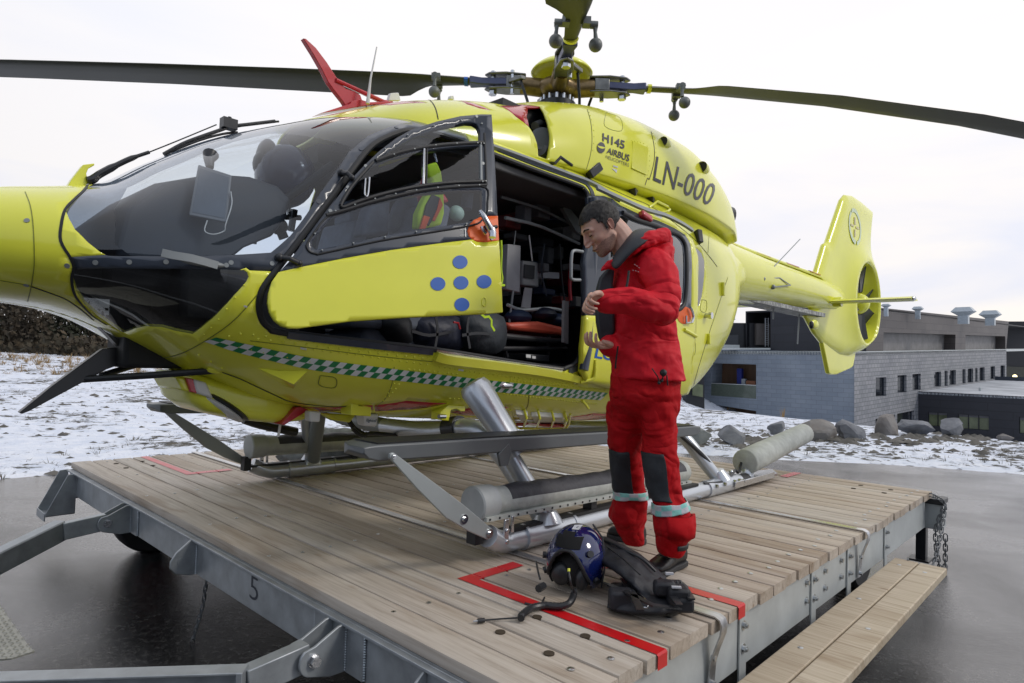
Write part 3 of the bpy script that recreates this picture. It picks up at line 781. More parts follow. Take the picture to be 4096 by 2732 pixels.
def skins(T, ny, nt, regs, off=0.0, domain=None, side=1, dens=.02):
    """regs: list of (name, polygon in (y, t)); returns {name: MB} by first match; 'base' for the rest"""
    y0, y1 = T[0, 0], T[-1, 0]
    ys = np.linspace(y0, y1, ny); ts = np.linspace(0, 1, nt)
    pts = [(a, b*VS) for a in ys for b in ts]
    polys = [densify([(min(max(p[0], y0), y1), min(max(p[1], 0), 1)*VS) for p in poly], dens) for _, poly in regs]
    v, f = cdt(pts, polys, .012)
    f = [q for q in f if True]
    cen = np.array([v[list(q)].mean(0) for q in f])
    P = surf(T, v[:, 0], v[:, 1]/VS, side)
    if off: P = P + Surf.N(_S(T, side), v[:, 0], v[:, 1]/VS)*off
    out = {}; done = np.zeros(len(f), bool)
    masks = []
    for (nm, _), poly in zip(regs, polys):
        k = inp(cen, poly) & ~done; done |= k; masks.append((nm, k))
    masks.append(('base', ~done))
    area = np.array([abs(np.cross(v[q[1]]-v[q[0]], v[q[2]]-v[q[0]])) for q in f])
    for nm, k in masks:
        if nm not in out: out[nm] = MB()
        mb = out[nm]; idx = {}; vs = []; fs = []
        for i in np.nonzero(k)[0]:
            if area[i] < 1e-9: continue
            q = []
            for j in f[i]:
                if j not in idx: idx[j] = len(vs); vs.append(P[j])
                q.append(idx[j])
            fs.append(tuple(q) if side == 1 else tuple(q[::-1]))
        mb.add(vs, fs)
    return out
class _S:
    def __init__(s, T, side): s.T = T; s.side = side
def weldmesh(o, d=1e-5):
    b = bmesh.new(); b.from_mesh(o.data); bmesh.ops.remove_doubles(b, verts=b.verts, dist=d); bmesh.ops.dissolve_degenerate(b, dist=1e-6, edges=b.edges)
    bmesh.ops.recalc_face_normals(b, faces=b.faces); b.to_mesh(o.data); b.free(); o.data.shade_smooth()
def orient(o, ref):
    """make face normals of an open sheet point away from ref (local x = 0 axis)"""
    me = o.data; s = 0
    for p in me.polygons:
        c = p.center + wloc(o) - Vector(ref); c.y = 0; s += p.normal.dot(c)*p.area
    if s < 0:
        me.flip_normals()
SB = Surf(BODY, 1); SO = Surf(BODY, 1, off=.05); SC = Surf(COWL, 1)

# --- outlines traced on the port side -------------------------------------
wind = cA([(790, 940), (720, 975), (640, 1060), (590, 1120), (565, 1170), (590, 1230), (640, 1320), (750, 1430), (850, 1510), (920, 1545)]) + \
       [(330, 587), (400, 588), (560, 584), (622, 580), (668, 540), (735, 443), (800, 350), (845, 312), (900, 289), (945, 281)]
wind_p = SB.hits(wind); wind_p = [(.775, 1.0)] + wind_p + [(2.03, 1.0)]
clear_p = SB.hits([(292, 431), (345, 405), (403, 380), (460, 355), (540, 325), (620, 307), (720, 316), (806, 338), (770, 390), (735, 443), (668, 540), (622, 580), (560, 584), (400, 588), (300, 587), (262, 560), (262, 480)])
chin_p = SB.hits(cD([(635, 165), (617, 250), (650, 350), (720, 460), (850, 575), (960, 650), (1050, 705), (1150, 672), (1240, 650), (1380, 657), (1500, 690), (1645, 718), (1750, 638), (1900, 498), (2000, 388), (2105, 270), (2125, 228), (2112, 190), (2080, 170), (1900, 165), (1500, 160), (1000, 158)]))
dark_p = SB.hits(cD([(598, 62), (925, 38)]) + [(420, 581), (560, 577), (620, 573), (668, 537), (735, 440), (795, 347), (845, 309), (900, 286), (945, 279)]) + [(2.05, 1.0), (2.16, 1.0)] + \
         SB.hits([(985, 287), (1060, 300), (1080, 330), (945, 340), (850, 390), (700, 580), (668, 612), (641, 624), (573, 621), (565, 615)] + cD([(2000, 180), (1500, 178), (1000, 176), (640, 185), (622, 110)]))
open_d = [(802, 398), (843, 344), (870, 322), (910, 304), (945, 297), (1015, 308), (1135, 353), (1230, 389), (1327, 424), (1345, 436), (1352, 455), (1349, 520), (1343, 700), (1335, 800), (1325, 832), (1300, 846), (1285, 847), (1200, 835), (993, 803), (800, 782), (641, 764), (620, 755), (604, 740), (596, 718), (595, 694), (600, 670), (614, 646), (636, 618), (657, 591), (730, 495)]
open_p = SB.hits(open_d)
# the sliding door: its window and its outline
sw_in = cQ([(600, 235), (720, 300), (850, 335), (980, 385), (1060, 420), (1100, 475), (1117, 560), (1120, 750), (1108, 930), (1085, 985), (1040, 1005), (800, 985), (560, 960), (500, 900), (500, 400), (520, 280)])
sw_out = cQ([(590, 150), (780, 240), (900, 275), (1040, 340), (1130, 395), (1172, 470), (1185, 600), (1182, 800), (1180, 1000), (1160, 1022), (1070, 1035), (760, 1045)]) + [(1440, 722), (1362, 725), (1344, 724), (1342, 600), (1352, 450), (1385, 450), (1405, 456)]
sd_out = [(1364, 452), (1395, 452), (1440, 474), (1500, 500), (1555, 525), (1590, 550), (1603, 590), (1603, 640), (1600, 740), (1590, 830), (1580, 905), (1540, 912), (1450, 905), (1345, 878), (1336, 855), (1338, 800), (1346, 700), (1354, 520)]
rw = [(1586, 566), (1600, 571), (1610, 581), (1617, 600), (1616, 640), (1611, 680), (1604, 703), (1588, 707)]
swh_p = SB.hits(sw_out); rw_p = SB.hits(rw)
swi_p = SO.hits(sw_in); swo_p = SO.hits(sw_out); sdo_p = SO.hits(sd_out)
red1 = SB.hits(cL([(0, 258), (270, 220), (620, 242), (420, 285), (200, 300), (0, 312)])); red2 = SB.hits(cL([(640, 320), (760, 292), (880, 266), (1150, 276), (1050, 310), (900, 352), (760, 345)])); red3 = SB.hits(cL([(1640, 362), (1870, 326), (2100, 335), (2200, 360), (2100, 395), (1680, 388)]))
red0 = SB.hits(cK([(1090, 272), (1500, 268), (1690, 258), (1690, 300), (1400, 306), (1150, 300)]))
port = [('open', open_p), ('open', swh_p), ('rear_window', rw_p), ('clear', clear_p), ('windscreen', wind_p), ('chin_window', chin_p), ('dark', dark_p), ('red', red1), ('red', red2), ('red', red3), ('red', red0)]
A = skins(BODY, 150, 70, port, side=1)
fdw = [(y, tz(BODY, y, z)) for y, z in ((1.33, 1.42), (1.42, 1.60), (1.60, 1.84), (1.80, 2.02), (2.0, 2.11), (2.22, 2.14), (2.28, 2.08), (2.29, 1.45), (2.24, 1.38), (1.40, 1.37))]
stb = [('side_window', fdw), ('windscreen', wind_p), ('chin_window', chin_p), ('dark', dark_p), ('red', red1), ('red', red2), ('red', red3), ('red', red0)]
Bk = skins(BODY, 120, 60, stb, side=-1)
def join(*ms):
    r = MB()
    for q in ms: r.add(q.v, q.f)
    return r
def thick(o, t, inner):
    o.data.materials.append(inner); q = o.modifiers.new('s', 'SOLIDIFY'); q.thickness = t; q.offset = -1; q.material_offset = 1; q.material_offset_rim = 0
def sheet(name, mb, mt, th=.012, inner=None):
    o = mb.build(name, mt, heli, angle=0, fixn=False); weldmesh(o); orient(o, (CX, 0, 1.45))
    if th: thick(o, th, inner or M_dark)
    return o
sheet('fuselage', join(A['base'], Bk['base']), M_yel)
sheet('window_frame', join(A['dark'], Bk['dark']), M_navy)
sheet('belly_marking', join(A['red'], Bk['red']), M_red)
sheet('windscreen', A['clear'], G_wind, 0); sheet('windscreen_edge', A['windscreen'], G_tint, 0); sheet('windscreen', Bk['windscreen'], G_wind, 0)
sheet('chin_window', A['chin_window'], G_chin, 0); sheet('chin_window', Bk['chin_window'], G_chin, 0)
sheet('rear_window', A['rear_window'], G_rear, 0); sheet('side_window', Bk['side_window'], G_wind, 0)
# upper deck and engine cowling
intake = cC([(205, 903), (385, 892), (555, 912), (600, 990), (630, 1080), (645, 1170), (638, 1270), (618, 1362), (540, 1335), (530, 1230), (505, 1160), (460, 1085), (350, 1000)])
in_dark = cC([(445, 915), (555, 912), (600, 990), (630, 1080), (645, 1170), (638, 1270), (618, 1362), (540, 1335), (530, 1230), (505, 1160), (460, 1085), (440, 1000)])
roofred = cB([(540, 345), (820, 292), (1000, 262), (1180, 238), (1430, 224), (1510, 240), (1190, 260), (1000, 268), (830, 312), (720, 340)]); roofred2 = cB([(1760, 215), (1830, 222), (1950, 255), (2060, 305), (1960, 285), (1850, 250)])
C1 = skins(COWL, 110, 60, [('hole', SC.hits(in_dark)), ('red', SC.hits(intake)), ('red', SC.hits(roofred)), ('red', SC.hits(roofred2))], side=1)
C2 = skins(COWL, 80, 40, [], side=-1)
sheet('engine_cowling', join(C1['base'], C2['base']), M_yel, .015); sheet('cowling_marking', C1['red'], M_red, .015, M_red)
# tail end cap of the cowling and body joins
m = MB(); ts = np.linspace(0, 1, 30)
ringp = [tuple(surf(COWL, 6.35, t_, 1)) for t_ in ts] + [tuple(surf(COWL, 6.35, t_, -1)) for t_ in ts[::-1][1:-1]]
small = [(CX + (p[0]-CX)*.72, 6.46, 2.30 + (p[2]-2.30)*.62) for p in ringp]; sm2 = [(CX + (p[0]-CX)*.3, 6.55, 2.25 + (p[2]-2.25)*.3) for p in ringp]
m.rings([ringp, small, sm2]); m.build('cowling_rear', M_yel, heli)
m = MB()
for s in (1, -1):
    c = np.array([CX + s*.30, 6.22, 2.50]); m.tube([c, c + [s*.04, .14, .02], c + [s*.07, .20, .01]], [.13, .125, .12], 20, cap=False); 
o = m.build('exhaust_pipe', M_blkp, heli); o.modifiers.new('s', 'SOLIDIFY').thickness = .008
# dark well behind the intake with the grey air filter housing
m = MB(); m.bb(CX-.35, CX+.42, 2.95, 3.95, 2.2, 2.66); m.build('intake_well', M_blk, heli)
m = MB(); p, n = SC.at(1245, 330, -.10)
pc = W(1247, 322, x=CX+.50); m.cyl(pc + [-.10, .10, -.04], pc + [.02, -.03, .0], .085, 24); m.cyl(pc + [.02, -.03, 0], pc + [.03, -.04, .0], .06, 24)
m.build('air_filter', M_grey, heli); m = MB(); m.tube([W(1228, 290, x=CX+.46), W(1240, 285, x=CX+.44), W(1250, 290, x=CX+.4)], .03, 12); m.tube([W(1240, 345, x=CX+.52), W(1252, 365, x=CX+.5)], .05, 12); m.build('intake_pipe', M_grey, heli)

# --- helpers that lay things on a surface ----------------------------------
def seam(S, pts, name='panel_seam', w=.006, mt=None, off=.0005, n=6, par=None, th=.0015):
    q = S.hits(smoothpts(pts, n)); y = np.array([a for a, b in q]); t_ = np.array([b for a, b in q])
    m = MB(); m.ribbon(S.P(y, t_, off), S.N(y, t_), w, th); return m.build(name, mt or M_blk, par or heli)
def decal(S, v, f, quad, name, mt, off=.003, par=None):
    """flat print laid on surface S; quad: photo positions of its corners (bl, br, tr, tl)"""
    bl, br, tr, tl = [np.array(p) for p in quad]; P = []
    for a, b in v:
        p = bl*(1-a)*(1-b) + br*a*(1-b) + tr*a*b + tl*(1-a)*b
        P.append(S.at(p[0], p[1], off)[0] if isinstance(S, Surf) else S(p[0], p[1], off))
    m = MB(); m.add(P, f); return m.build(name, mt, par or heli, smooth=False)
seam(SB, [(205, 420)] + cA([(720, 985), (640, 1060), (560, 1150), (525, 1280), (520, 1420), (600, 1560)]) + cD([(632, 150), (614, 250), (640, 380), (720, 490), (800, 570), (910, 640)]), w=.010, n=4)
seam(SB, cA([(215, 1000), (260, 1120), (285, 1300), (295, 1568)]) + cD([(285, 200), (262, 340), (235, 440)]), w=.003, n=3, mt=mat('seam_shadow', (.22, .24, .02), .5))
M_seam = bpy.data.materials['seam_shadow']
seam(SB, cD([(0, 260), (180, 290), (270, 310)]), w=.003, mt=M_seam); seam(SB, cD([(270, 312), (420, 365), (560, 420), (680, 500), (800, 600)]), w=.007)
seam(SB, cD([(2340, 190), (2200, 380), (2000, 600), (1780, 760), (1560, 880), (1400, 920), (1250, 930)]), w=.004, mt=M_seam)
seam(SB, cE([(0, 988), (500, 1048), (1000, 1110), (1560, 1168)]), w=.003, mt=M_seam)
seam(SB, cD([(1900, 1045), (2050, 1100), (2200, 1170), (2350, 1240)]) + cK([(1000, 230), (1300, 268), (1500, 268)]), w=.008)
seam(SC, cB([(1520, 203), (1560, 240), (1590, 300), (1608, 380)]), w=.006)
seam(SC, cC([(960, 938), (990, 1050), (1000, 1200), (985, 1330), (935, 1500)]), w=.005, mt=M_seam); seam(SC, cC([(1505, 1125), (1530, 1250), (1530, 1380), (1490, 1530)]) + cF([(1470, 250), (1410, 440)]), w=.006)
seam(SB, cF([(940, 230), (1310, 400), (1470, 465), (1620, 560), (1870, 760), (2010, 920), (2070, 1000)]), w=.006)
seam(SB, cF([(2060, 490), (2010, 640), (1990, 880)]), w=.004, mt=M_seam); seam(SB, cF([(2160, 1090), (2080, 1330), (2000, 1568)]), w=.005, mt=M_seam); seam(SB, cH([(1810, 0), (1700, 350), (1640, 575)]), w=.005)
# door aperture: black rubber seal and dark jamb
def loop_tube(S, poly, r, name, mt, off=0, closed=True, par=None, seg=8):
    y = np.array([a for a, b in poly]); t_ = np.array([b for a, b in poly]); P = list(S.P(y, t_, off))
    if closed: P.append(P[0])
    m = MB(); m.tube(P, r, seg, cap=not closed); return m.build(name, mt, par or heli)
od = [open_d[i] for i in range(len(open_d))]
loop_tube(SB, [tuple(p) for p in SB.hits(smoothpts(od, 3, True))], .015, 'door_seal', M_blk, -.006)
def band(S, pts, w0, name, mt, off=.004, n=4, closed=False, par=None, th=.012):
    q = S.hits(smoothpts(pts, n, closed)); 
    if closed: q.append(q[0])
    y = np.array([a for a, b in q]); t_ = np.array([b for a, b in q]); m = MB(); m.ribbon(S.P(y, t_, off), S.N(y, t_), w0, th); return m.build(name, mt, par or heli)
band(SB, [(1140, 344), (1230, 379), (1327, 414), (1350, 428), (1361, 455), (1358, 520), (1352, 700), (1344, 800), (1333, 838), (1305, 853)], .040, 'door_jamb', M_navy, -.006)
band(SB, [(660, 768), (800, 786), (993, 808)], .030, 'door_sill', M_navy, -.002)
band(SB, [(1000, 808), (1150, 832), (1290, 850)], .030, 'sill_plate', M_steel, -.004)
band(SB, cE([(1575, 1110), (1720, 1145), (2350, 1225)]) + [(1300, 862), (1345, 874)], .045, 'door_rail', M_yel, .0, th=.03)
band(SB, [(1120, 337), (1200, 365), (1300, 402), (1360, 425), (1420, 462)], .030, 'roof_gutter', M_grey, .002, th=.02)
band(SB, cQ([(330, 50), (560, 150), (740, 225), (900, 270), (1040, 335), (1130, 390)]), .030, 'upper_door_rail', M_grey, .055, th=.02)
# sliding door panel standing off the body
S1 = skins(BODY, 150, 70, [('glass', swi_p), ('surround', swo_p), ('panel', sdo_p)], off=.050)
sd_e = bpy.data.objects.new('sliding_door', None); COL.objects.link(sd_e); sd_e.parent = heli
o = S1['panel'].build('door_panel', M_yel, sd_e, angle=0, fixn=False); weldmesh(o); orient(o, (CX, 0, 1.45)); thick(o, .035, M_navy)
o = S1['surround'].build('window_surround', M_navy, sd_e, angle=0, fixn=False); weldmesh(o); orient(o, (CX, 0, 1.45)); thick(o, .035, M_navy)
o = S1['glass'].build('window_pane', G_rear, sd_e, angle=0, fixn=False); weldmesh(o); orient(o, (CX, 0, 1.45))
q = SO.hits(smoothpts(cQ([(600, 215), (720, 275), (850, 315), (980, 365), (1070, 405), (1118, 470), (1133, 560), (1136, 750), (1124, 930), (1098, 1000), (1040, 1020), (800, 1000)]), 4))
loop_tube(SB, q, .017, 'window_seal', M_blk, .055, closed=False, par=sd_e, seg=10)
# vertical front edge of the sliding door with its grab handle
m = MB(); P = [W(a, b, x=-2.43) for a, b in ((1361, 455), (1362, 560), (1356, 700), (1349, 800), (1340, 850))]
m.tube(P, .030, 12, flat=1.0); m.build('door_edge', M_navy, sd_e)
m = MB(); P = [W(a, b, x=-2.40) for a, b in ((1338, 578), (1317, 576), (1312, 590), (1311, 625), (1313, 641), (1332, 643))]; m.tube(smoothpts(P, 4), .010, 10); m.build('grab_handle', M_grey, heli)
v, f = text_mesh('LU', 1.0, .02); decal(lambda a, b, o_: SO.at(a, b, .0525)[0], v, f, [(1364, 822), (1408, 829), (1408, 803), (1370, 796)], 'blue_lettering', M_blue, par=sd_e)
# rear handle disc
def disc(S, c, ra, rb, name, mt, off, par=None, n=28, rot=0):
    pts = [(c[0] + ra*math.cos(a)*math.cos(rot) - rb*math.sin(a)*math.sin(rot), c[1] + ra*math.cos(a)*math.sin(rot) + rb*math.sin(a)*math.cos(rot)) for a in np.linspace(0, 2*math.pi, n, endpoint=False)]
    g = (lambda a, b: S.at(a, b, off)[0]) if isinstance(S, Surf) else (lambda a, b: S(a, b, off))
    P = [g(*c)] + [g(*p) for p in pts]; m = MB(); m.add(P, [(0, 1+i, 1+(i+1) % n) for i in range(n)]); return m.build(name, mt, par or heli, smooth=False)
od_ = disc(SO, (1571, 724), 17, 20, 'handle_disc', M_orange, .053, sd_e)
m = MB(); P = [SO.at(a, b, .075)[0] for a, b in ((1578, 706), (1583, 716), (1585, 730), (1581, 742))]; m.tube(smoothpts(P, 3), .010, 8); P = [SO.at(a, b, .07)[0] for a, b in ((1570, 725), (1570, 741), (1580, 741))]; m.tube(P, .008, 8); m.build('door_handle', M_steel, sd_e)
# checked band: 2 rows of alternating tiles
top = [(496, 774), (574, 791), (708, 820), (843, 839), (1063, 866), (1148, 875.5), (1283, 890), (1395, 902)]; bot = [(484, 790), (574, 817.6), (714, 848.5), (843, 866), (1058, 889), (1148, 900), (1283, 910.5), (1388, 919)]
tp_ = np.array(SB.hits(smoothpts(top, 8))); bt_ = np.array(SB.hits(smoothpts(bot, 8)))
NC = 77; g = MB(); w_ = MB(); ya = np.linspace(tp_[0, 0], tp_[-1, 0], NC+1)
shear_ = -.022
def band_pt(y, row):
    tt = np.interp(y, tp_[:, 0], tp_[:, 1]); tb_ = np.interp(y, bt_[:, 0], bt_[:, 1]); return (y + shear_*row/2*1.0, tt + (tb_-tt)*row/2)
for i in range(NC):
    for r_ in range(2):
        q = [band_pt(ya[i], r_), band_pt(ya[i+1], r_), band_pt(ya[i+1], r_+1), band_pt(ya[i], r_+1)]
        (g if (i+r_) % 2 == 0 else w_).add([SB.P(a, b, .0025) for a, b in q], [(0, 1, 2, 3)])
stuff(g.build('green_check', M_green, heli, smooth=False)); stuff(w_.build('white_check', M_wtape, heli, smooth=False))
# lettering on the cowling
M_ln = mat('registration_black', (.012, .014, .018), .35)
def cowl_text(s_, quad, name, mt=M_ln, bold=.0, sp=1.0):
    v, f = text_mesh(s_, 1.0, bold, space=sp); return decal(SC, v, f, quad, name, mt, .004)
cowl_text('LN-000', [cF([(1518, 262)])[0], cF([(2000, 482)])[0], cF([(2070, 305)])[0], cF([(1548, 52)])[0]], 'registration_lettering', bold=.004)
cowl_text('H145', [cC([(1087, 1208)])[0], cC([(1272, 1280)])[0], cC([(1280, 1208)])[0], cC([(1087, 1138)])[0]], 'type_lettering', M_txt, .025)
cowl_text('AIRBUS', [cC([(1120, 1310)])[0], cC([(1312, 1385)])[0], cC([(1320, 1325)])[0], cC([(1132, 1262)])[0]], 'maker_lettering', M_txt, .02)
cowl_text('HELICOPTERS', [cC([(1113, 1352)])[0], cC([(1310, 1428)])[0], cC([(1314, 1400)])[0], cC([(1117, 1325)])[0]], 'maker_lettering', M_txt, -.006)
disc(SC, cC([(1075, 1264)])[0], 9.3, 12.5, 'round_emblem', M_txt, .004)
m = MB(); em = cC([(1042, 1246), (1106, 1262), (1106, 1268), (1088, 1274), (1070, 1272), (1052, 1262), (1044, 1252)]); m.add([SC.at(a, b, .0055)[0] for a, b in em], [tuple(range(len(em)))]); m.build('emblem_mark', M_yel, heli, smooth=False)
# louvre panel, scoops, latches
m = MB()
for i in range(17):
    u = i/16; a = cC([(1345 + 125*u, 1212 + 55*u), (1335 + 120*u, 1440 + 55*u)]); pa = SC.at(*a[0], .002); pb = SC.at(*a[1], .002); m.ribbon([pa[0], pb[0]], [pa[1], pb[1]], .010, .007)
m.build('louvre', M_yel, heli)
def scoop(S, c, r, name='air_scoop'):
    p, n = S.at(*c, 0); d = np.array([0, 1.0, 0]); d -= n*np.dot(d, n); d /= np.linalg.norm(d); s_ = np.cross(d, n)
    m = MB(); R = []
    for u, k in ((0, 1.0), (.35, .92), (.7, .65), (1.0, .15)): R.append([p + d*u*r*2.4 + s_*math.cos(a)*r*k*.8 + n*max(0, math.sin(a))*r*k*.9 for a in np.linspace(0, math.pi, 11)])
    m.rings([[*q] for q in R], cap=False); sc_ = m.build(name, M_yel, heli)
    m = MB(); q = [p + d*.01 + s_*math.cos(a)*r*.72 + n*(math.sin(a)*r*.78) for a in np.linspace(0, math.pi, 11)]; m.add(q, [tuple(range(11))]); m.build('scoop_mouth', M_blk, sc_, smooth=False)
scoop(SC, cC([(1600, 1215)])[0], .055); scoop(SC, cC([(1930, 1430)])[0], .065)
def latch(c, sc_=1.0, col=None):
    p, n = SB.at(*c, 0) if False else (None, None)
    for S in (SC, SB):
        v = ray(*c); co, nn, i, dd = S.bvh.ray_cast(Vector(CAM), Vector(v/np.linalg.norm(v)), 60)
        if co is not None and (p is None or dd < dmin): p = np.array(co); dmin = dd; y, t_ = S.par(co, i); n = S.N(y, t_)
    tc_ = CAM - p; tc_ /= np.linalg.norm(tc_); n = n + tc_*.7; n /= np.linalg.norm(n)
    u = np.array([0, 0, 1.0]) - n*n[2]; u /= np.linalg.norm(u); s_ = np.cross(u, n)
    m = MB(); m.box(p + n*.02, (.055*sc_, .13*sc_, .06), (s_, u, n)); o = m.build('cowling_latch', M_blkp, heli, bevel=.008)
    pass
for c in ((1018, 1480), (1360, 0)): pass
for c in cF([(1028, 200), (1362, 355), (1508, 425)]): latch(c)
latch(cF([(1897, 750)])[0], .9)
m = MB(); p = [SC.at(*c, 0)[0] for c in cC([(635, 1400), (780, 1465)])]; k1 = [SC.at(*c, .045)[0] for c in cC([(650, 1375), (690, 1358), (785, 1405), (795, 1440)])]; m.tube([p[0]] + k1 + [p[1]], .011, 10); m.build('grab_rail', M_blkp, heli)
m = MB(); p = [SB.at(*c, 0)[0] for c in cF([(1490, 490), (1560, 545)])]; k1 = [SB.at(*c, .05)[0] for c in cF([(1520, 480), (1610, 525), (1625, 545), (1600, 560)])]; m.tube([p[0]] + k1 + [p[1]], .009, 8); m.build('grab_rail', M_yel, heli)
m = MB(); q = cC([(1168, 1440), (1212, 1452), (1208, 1480), (1165, 1600), (1122, 1590), (1125, 1555)])
pp = [SC.at(*c, .003)[0] for c in q]; m.add(pp, [tuple(range(len(pp)))]); m.build('inspection_plate', M_steel, heli, smooth=False)
# red latch handle above the sliding window
m = MB(); p, n = SO.at(1478, 500, .06); dd_ = np.array([0, 1, -.25])/1.03; dd_ -= n*np.dot(dd_, n); dd_ /= np.linalg.norm(dd_); m.box(p, (.12, .06, .05), (dd_, n, np.cross(dd_, n))); m.build('red_latch', M_red, sd_e, bevel=.012)
# rivets
m = MB()
def rivets(S, pts, step=.055, r=.006):
    q = S.hits(smoothpts(pts, 4)); P = [S.P(a, b, 0) for a, b in q]; cum = np.concatenate([[0], np.cumsum(np.linalg.norm(np.diff(P, axis=0), axis=1))])
    q = np.array(q)
    for s_ in np.arange(0, cum[-1], step):
        y, t_ = np.interp(s_, cum, q[:, 0]), np.interp(s_, cum, q[:, 1]); m.ball(S.P(y, t_, .0), r, 6, 4)
rivets(SB, cD([(1960, 737), (2040, 715)]) + cE([(20, 938), (140, 952), (560, 998), (960, 1048), (1530, 1125)]), .05); rivets(SB, cE([(70, 975), (500, 1022), (1000, 1082), (1490, 1140)]), .05)
rivets(SB, cE([(1360, 1235), (1800, 1275)]), .03); rivets(SB, cL([(1160, 45), (1600, 90), (1980, 130)]), .03); rivets(SB, cL([(205, 80), (150, 150), (100, 205)]), .035); rivets(SB, cL([(1100, 160), (1500, 205), (1900, 250)]), .03); rivets(SB, cL([(640, 200), (900, 215), (1100, 260)]), .03)
rivets(SC, cC([(1335, 1200), (1480, 1260), (1470, 1500), (1330, 1440)]), .045, .004); rivets(SB, cD([(1700, 895), (1780, 940), (1950, 1040)]), .06)
rivets(SB, [(1621, 590), (1624, 640), (1618, 700), (1606, 722)], .03, .003); rivets(SB, cF([(1950, 1100), (1960, 1300), (2040, 1400)]), .04, .003)
rivets(SB, [(1118, 342), (1200, 371), (1300, 408)], .03, .003)
stuff(m.build('rivet', M_yel, heli))
m = MB()
for c in cD([(815, 108), (1105, 104), (1420, 102), (1935, 130), (1975, 108), (2325, 115), (575, 135), (225, 302)]) + cA([(230, 1245)]): p, n = SB.at(*c, 0); m.cyl(p - n*.002, p + n*.0025, .0095, 12)
m.build('screw', M_grey, heli)
m = MB()
for c in cB([(587, 1082), (948, 635), (1250, 450)]): p, n = SB.at(*c, 0); m.cyl(p - n*.002, p + n*.0025, .012, 14)
m.build('screw', M_navy, heli)
# lamp on the band, little handles
p, n = SB.at(1164, 885, .0); m = MB(); m.ball(p, (.016, .055, .02), 14, 8); m.build('position_lamp', M_steel, heli)
# air outlet bulge low on the nose side
q = cE([(60, 1220), (250, 1245), (495, 1243), (430, 1330), (370, 1398), (290, 1375), (180, 1300)]); P0 = [SB.at(*c, .001)[0] for c in q]
cen = SB.at(*cE([(380, 1290)])[0], .045)[0]; m = MB(); m.add(P0 + [cen], [(i, (i+1) % len(q), len(q)) for i in range(len(q))]); m.build('air_outlet', M_yel, heli, angle=60)
# chin step/deflector tab on the frame
m = MB(); P = [SB.at(a, b, o_)[0] for a, b, o_ in ((377, 587, .05), (400, 592, .05), (438, 597, .04), (470, 604, .03), (500, 611, .01))]; m.ribbon(P, SB.N(*SB.hit(440, 598)), .03, .01); m.ball(SB.at(470, 606, .012)[0], (.02, .09, .014), 12, 8); m.build('air_data_vane', M_grey, heli)

# small placards, hatch outlines and drain marks that a real airframe carries
M_plac = mat('placard', (.62, .62, .58), .5)
for i, q in enumerate((cF([(1482, 572), (1545, 600), (1540, 622), (1478, 594)]), cC([(1178, 1413), (1218, 1424), (1216, 1436), (1176, 1425)]), [(690, 796), (704, 799), (703, 803), (689, 800)], [(1052, 846), (1064, 848), (1063, 852), (1051, 850)], [(560, 700), (568, 702), (567, 706), (559, 704)])):
    m = MB(); m.add([SB.at(*p, .004 if i else .058)[0] if i != 1 else SC.at(*p, .004)[0] for p in q], [(0, 1, 2, 3)]); m.build('placard', M_plac, heli, smooth=False)
def boxseam(S, pts, w=.004): seam(S, pts + [pts[0]], w=w, mt=M_seam, n=4)
boxseam(SB, [(1610, 688), (1622, 692), (1620, 716), (1608, 712)]); boxseam(SB, [(735, 862), (770, 868), (768, 890), (733, 884)]); boxseam(SC, cC([(1120, 960), (1240, 1010), (1250, 1120), (1110, 1080)]), .003)
boxseam(SB, cH([(1600, 85), (1660, 90), (1665, 250), (1595, 240)]))
seam(SB, [(905, 842), (900, 880), (885, 915), (860, 935)], w=.003, mt=M_seam); seam(SB, [(1215, 905), (1212, 930), (1200, 955)], w=.003, mt=M_seam)
m = MB(); rivets(SB, [(700, 800), (800, 812), (900, 826), (990, 838)], .04, .005); rivets(SB, [(1010, 842), (1100, 856), (1200, 868), (1330, 884)], .035, .005); rivets(SB, [(905, 880), (880, 920)], .04, .005); rivets(SB, [(1300, 905), (1380, 915)], .03, .004); rivets(SC, cC([(975, 960), (1010, 1080), (1015, 1200), (1000, 1330)]), .06, .004); rivets(SC, cC([(1520, 1140), (1545, 1250), (1545, 1370)]), .05, .004); rivets(SB, [(520, 790), (620, 812), (720, 832)], .05, .004); rivets(SB, [(560, 655), (500, 735), (450, 785)], .06, .004); stuff(m.build('rivet', M_yel, heli))
# ================================================================== pilot door, swung open
Ha = np.array([-2.50, 1.27, 1.30]); Hb = np.array([-2.50, 1.56, 1.74]); Rr = W(1152, 718, x=-2.20)
dn = np.cross(Hb - Ha, Rr - Ha); dn /= np.linalg.norm(dn)
if np.dot(dn, CAM - Ha) < 0: dn = -dn
def DP(a, b, off=0.0):
    p = Wp(a, b, Ha, dn); h = p[2]
    d = ray(a, b); d /= np.linalg.norm(d)
    push = .42*max(0, h - 1.45)**2 + .10*max(0, 1.25 - h)**1.5
    return p + d*push + dn*off
door = bpy.data.objects.new('pilot_door', None); COL.objects.link(door); door.parent = heli
d_out = cE([(245, 405), (190, 480), (160, 580), (154, 660), (170, 740), (210, 810), (270, 858), (340, 880), (410, 882), (850, 822), (1300, 790), (2000, 757), (2157, 745), (2150, 500), (2125, 130)]) + \
        cB([(2118, 1250), (2106, 1000), (2090, 700), (2065, 338), (1980, 336), (1800, 352), (1600, 397), (1380, 467), (1250, 540), (1100, 655), (980, 770), (870, 885), (700, 1108), (520, 1345), (400, 1505), (330, 1600)])
d_yel = cE([(245, 403), (190, 480), (160, 580), (154, 660), (170, 740), (210, 810), (270, 858), (340, 880), (410, 882), (850, 822), (1300, 790), (2000, 757), (2160, 745), (2150, 500), (2128, 128), (1890, 125), (1600, 160), (1200, 216), (800, 286), (420, 363)])
